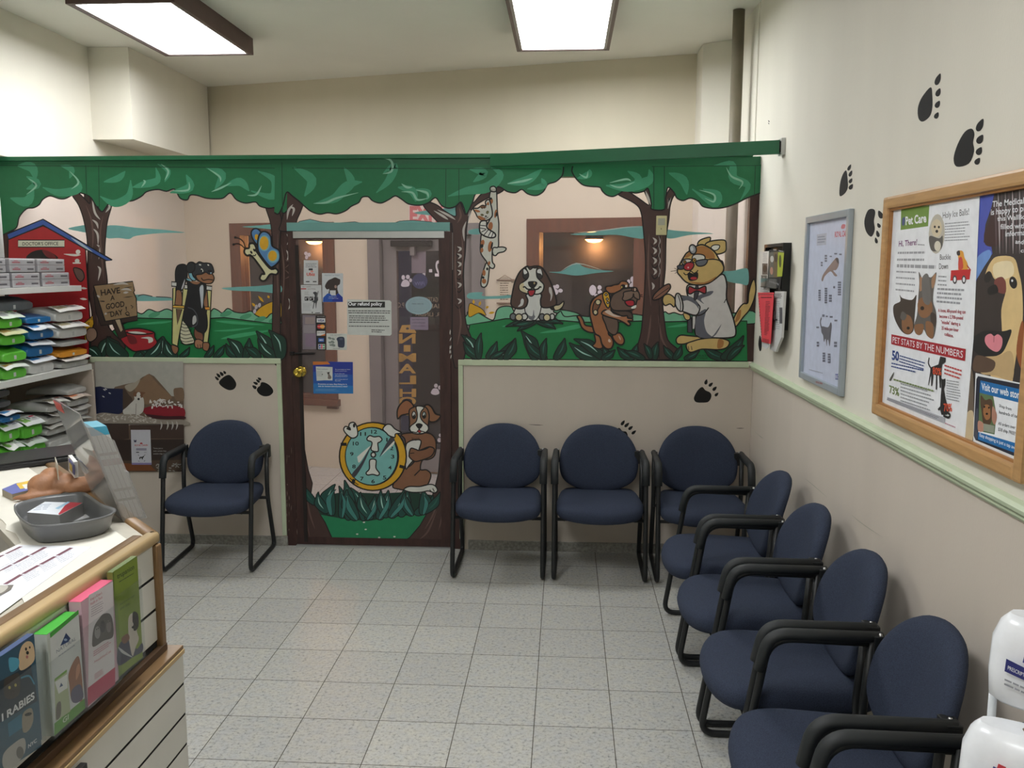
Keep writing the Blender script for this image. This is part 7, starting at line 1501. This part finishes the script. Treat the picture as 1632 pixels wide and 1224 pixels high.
for q in ((135, 460, 14, 14), (160, 470, 14, 16), (140, 490, 12, 16)): a.ell(*q, P(206, 202, 210))
a.build('white_paw_decals', w5)
def FS(name, corners, m, label, art=None, off=.003, view=V6, cat='sticker'):
    return sheet(name, 0, view, corners, m, label, cat, art, .0008, plane=Plane(fp(0, -.0535+off), FN))
def circ(cx, cy, rx, ry, n=28): return [(cx+rx*math.cos(2*PI*i/n), cy+ry*math.sin(2*PI*i/n)) for i in range(n)]
FS('wifi_sticker', circ(445, 503, 80, 78), P(36, 44, 92), 'round dark blue WiFi sticker on the street door', lambda a: a.text('WiFi', (392, 545), (494, 545), (392, 508), P(110, 116, 160), .01))
FS('oval_sticker', circ(434, 753, 137, 92), P(126, 168, 176), 'pale blue oval sticker on the street door', lambda a: (a.ell(434, 753, 112, 70, P(120, 160, 168), 0, P(104, 146, 154), .003), a.greek((365, 725), (482, 725), (365, 745), 1, P(96, 130, 140), .7, 2, 0)))
FS('label_sticker', [(346, 872), (530, 872), (532, 1005), (346, 1000)], P(124, 118, 140), 'grey rectangular sticker under the oval one', lambda a: a.greek((365, 885), (515, 885), (365, 985), 3, P(92, 88, 108), .3, 2, .1))
FS('hanging_note', [(362, 165), (508, 165), (506, 420), (360, 420)], P(128, 118, 128), 'plain grey-pink note hanging from the door closer', None, .008, cat='note')
# plate with red EXIT letters added on the far wall for a faint reflection
a = Art(Plane(fp(0, .012), FN), .0002, (460, 310, .20422)); ex = empty('exit_reflection', fp(2.0, .006, 2.2), math.atan2(FD.y, FD.x), 'added pale plate with red EXIT letters imitating a reflection, high above the street door', 'sign')
fb = MB().box((-.17, -.006, -.075), (.19, .006, .075), P(222, 208, 200)); fb.build('reflection_plate', ex)
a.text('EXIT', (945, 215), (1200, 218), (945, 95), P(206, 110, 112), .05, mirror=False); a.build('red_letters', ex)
# hanging scroll on the far wall
sc = empty('wall_scroll', fp(2.66, .006, 1.6), math.atan2(FD.y, FD.x), 'small cream hanging scroll with handwriting beside the basset hound', 'scroll')
VH_ = (740, 290, .14706)
a = Art(Plane(fp(0, .014), FN), .0002, V2)
PSc = a.p
def q3(p, k=0): u, v = a.uv(p); return PSc.at(u, v, k)
inv_sc = (Matrix.Translation(sc.location) @ Matrix.Rotation(sc.rotation_euler.z, 4, 'Z')).inverted()
def sp(o): o.matrix_parent_inverse = inv_sc; return o
sp(MB().prism([q3(p, -.004) for p in ((1238, 762), (1310, 762), (1310, 885), (1238, 885))], -PSc.n*.001, P(214, 204, 180)).build('scroll_paper', sc))
for y in (757, 885): sp(MB().tube([q3((1230, y)), q3((1328, y))], .006, P(140, 118, 100), 8).build('rod', sc))
sp(MB().tube([q3((1238, 755)), q3((1275, 728)), q3((1318, 755))], .003, P(150, 130, 110), 6).build('hanging_cord', sc))
a.k = -.0028; a.greek((1248, 770), (1302, 770), (1248, 872), 8, P(90, 76, 60), .35, 3); a.build('handwriting', sc)
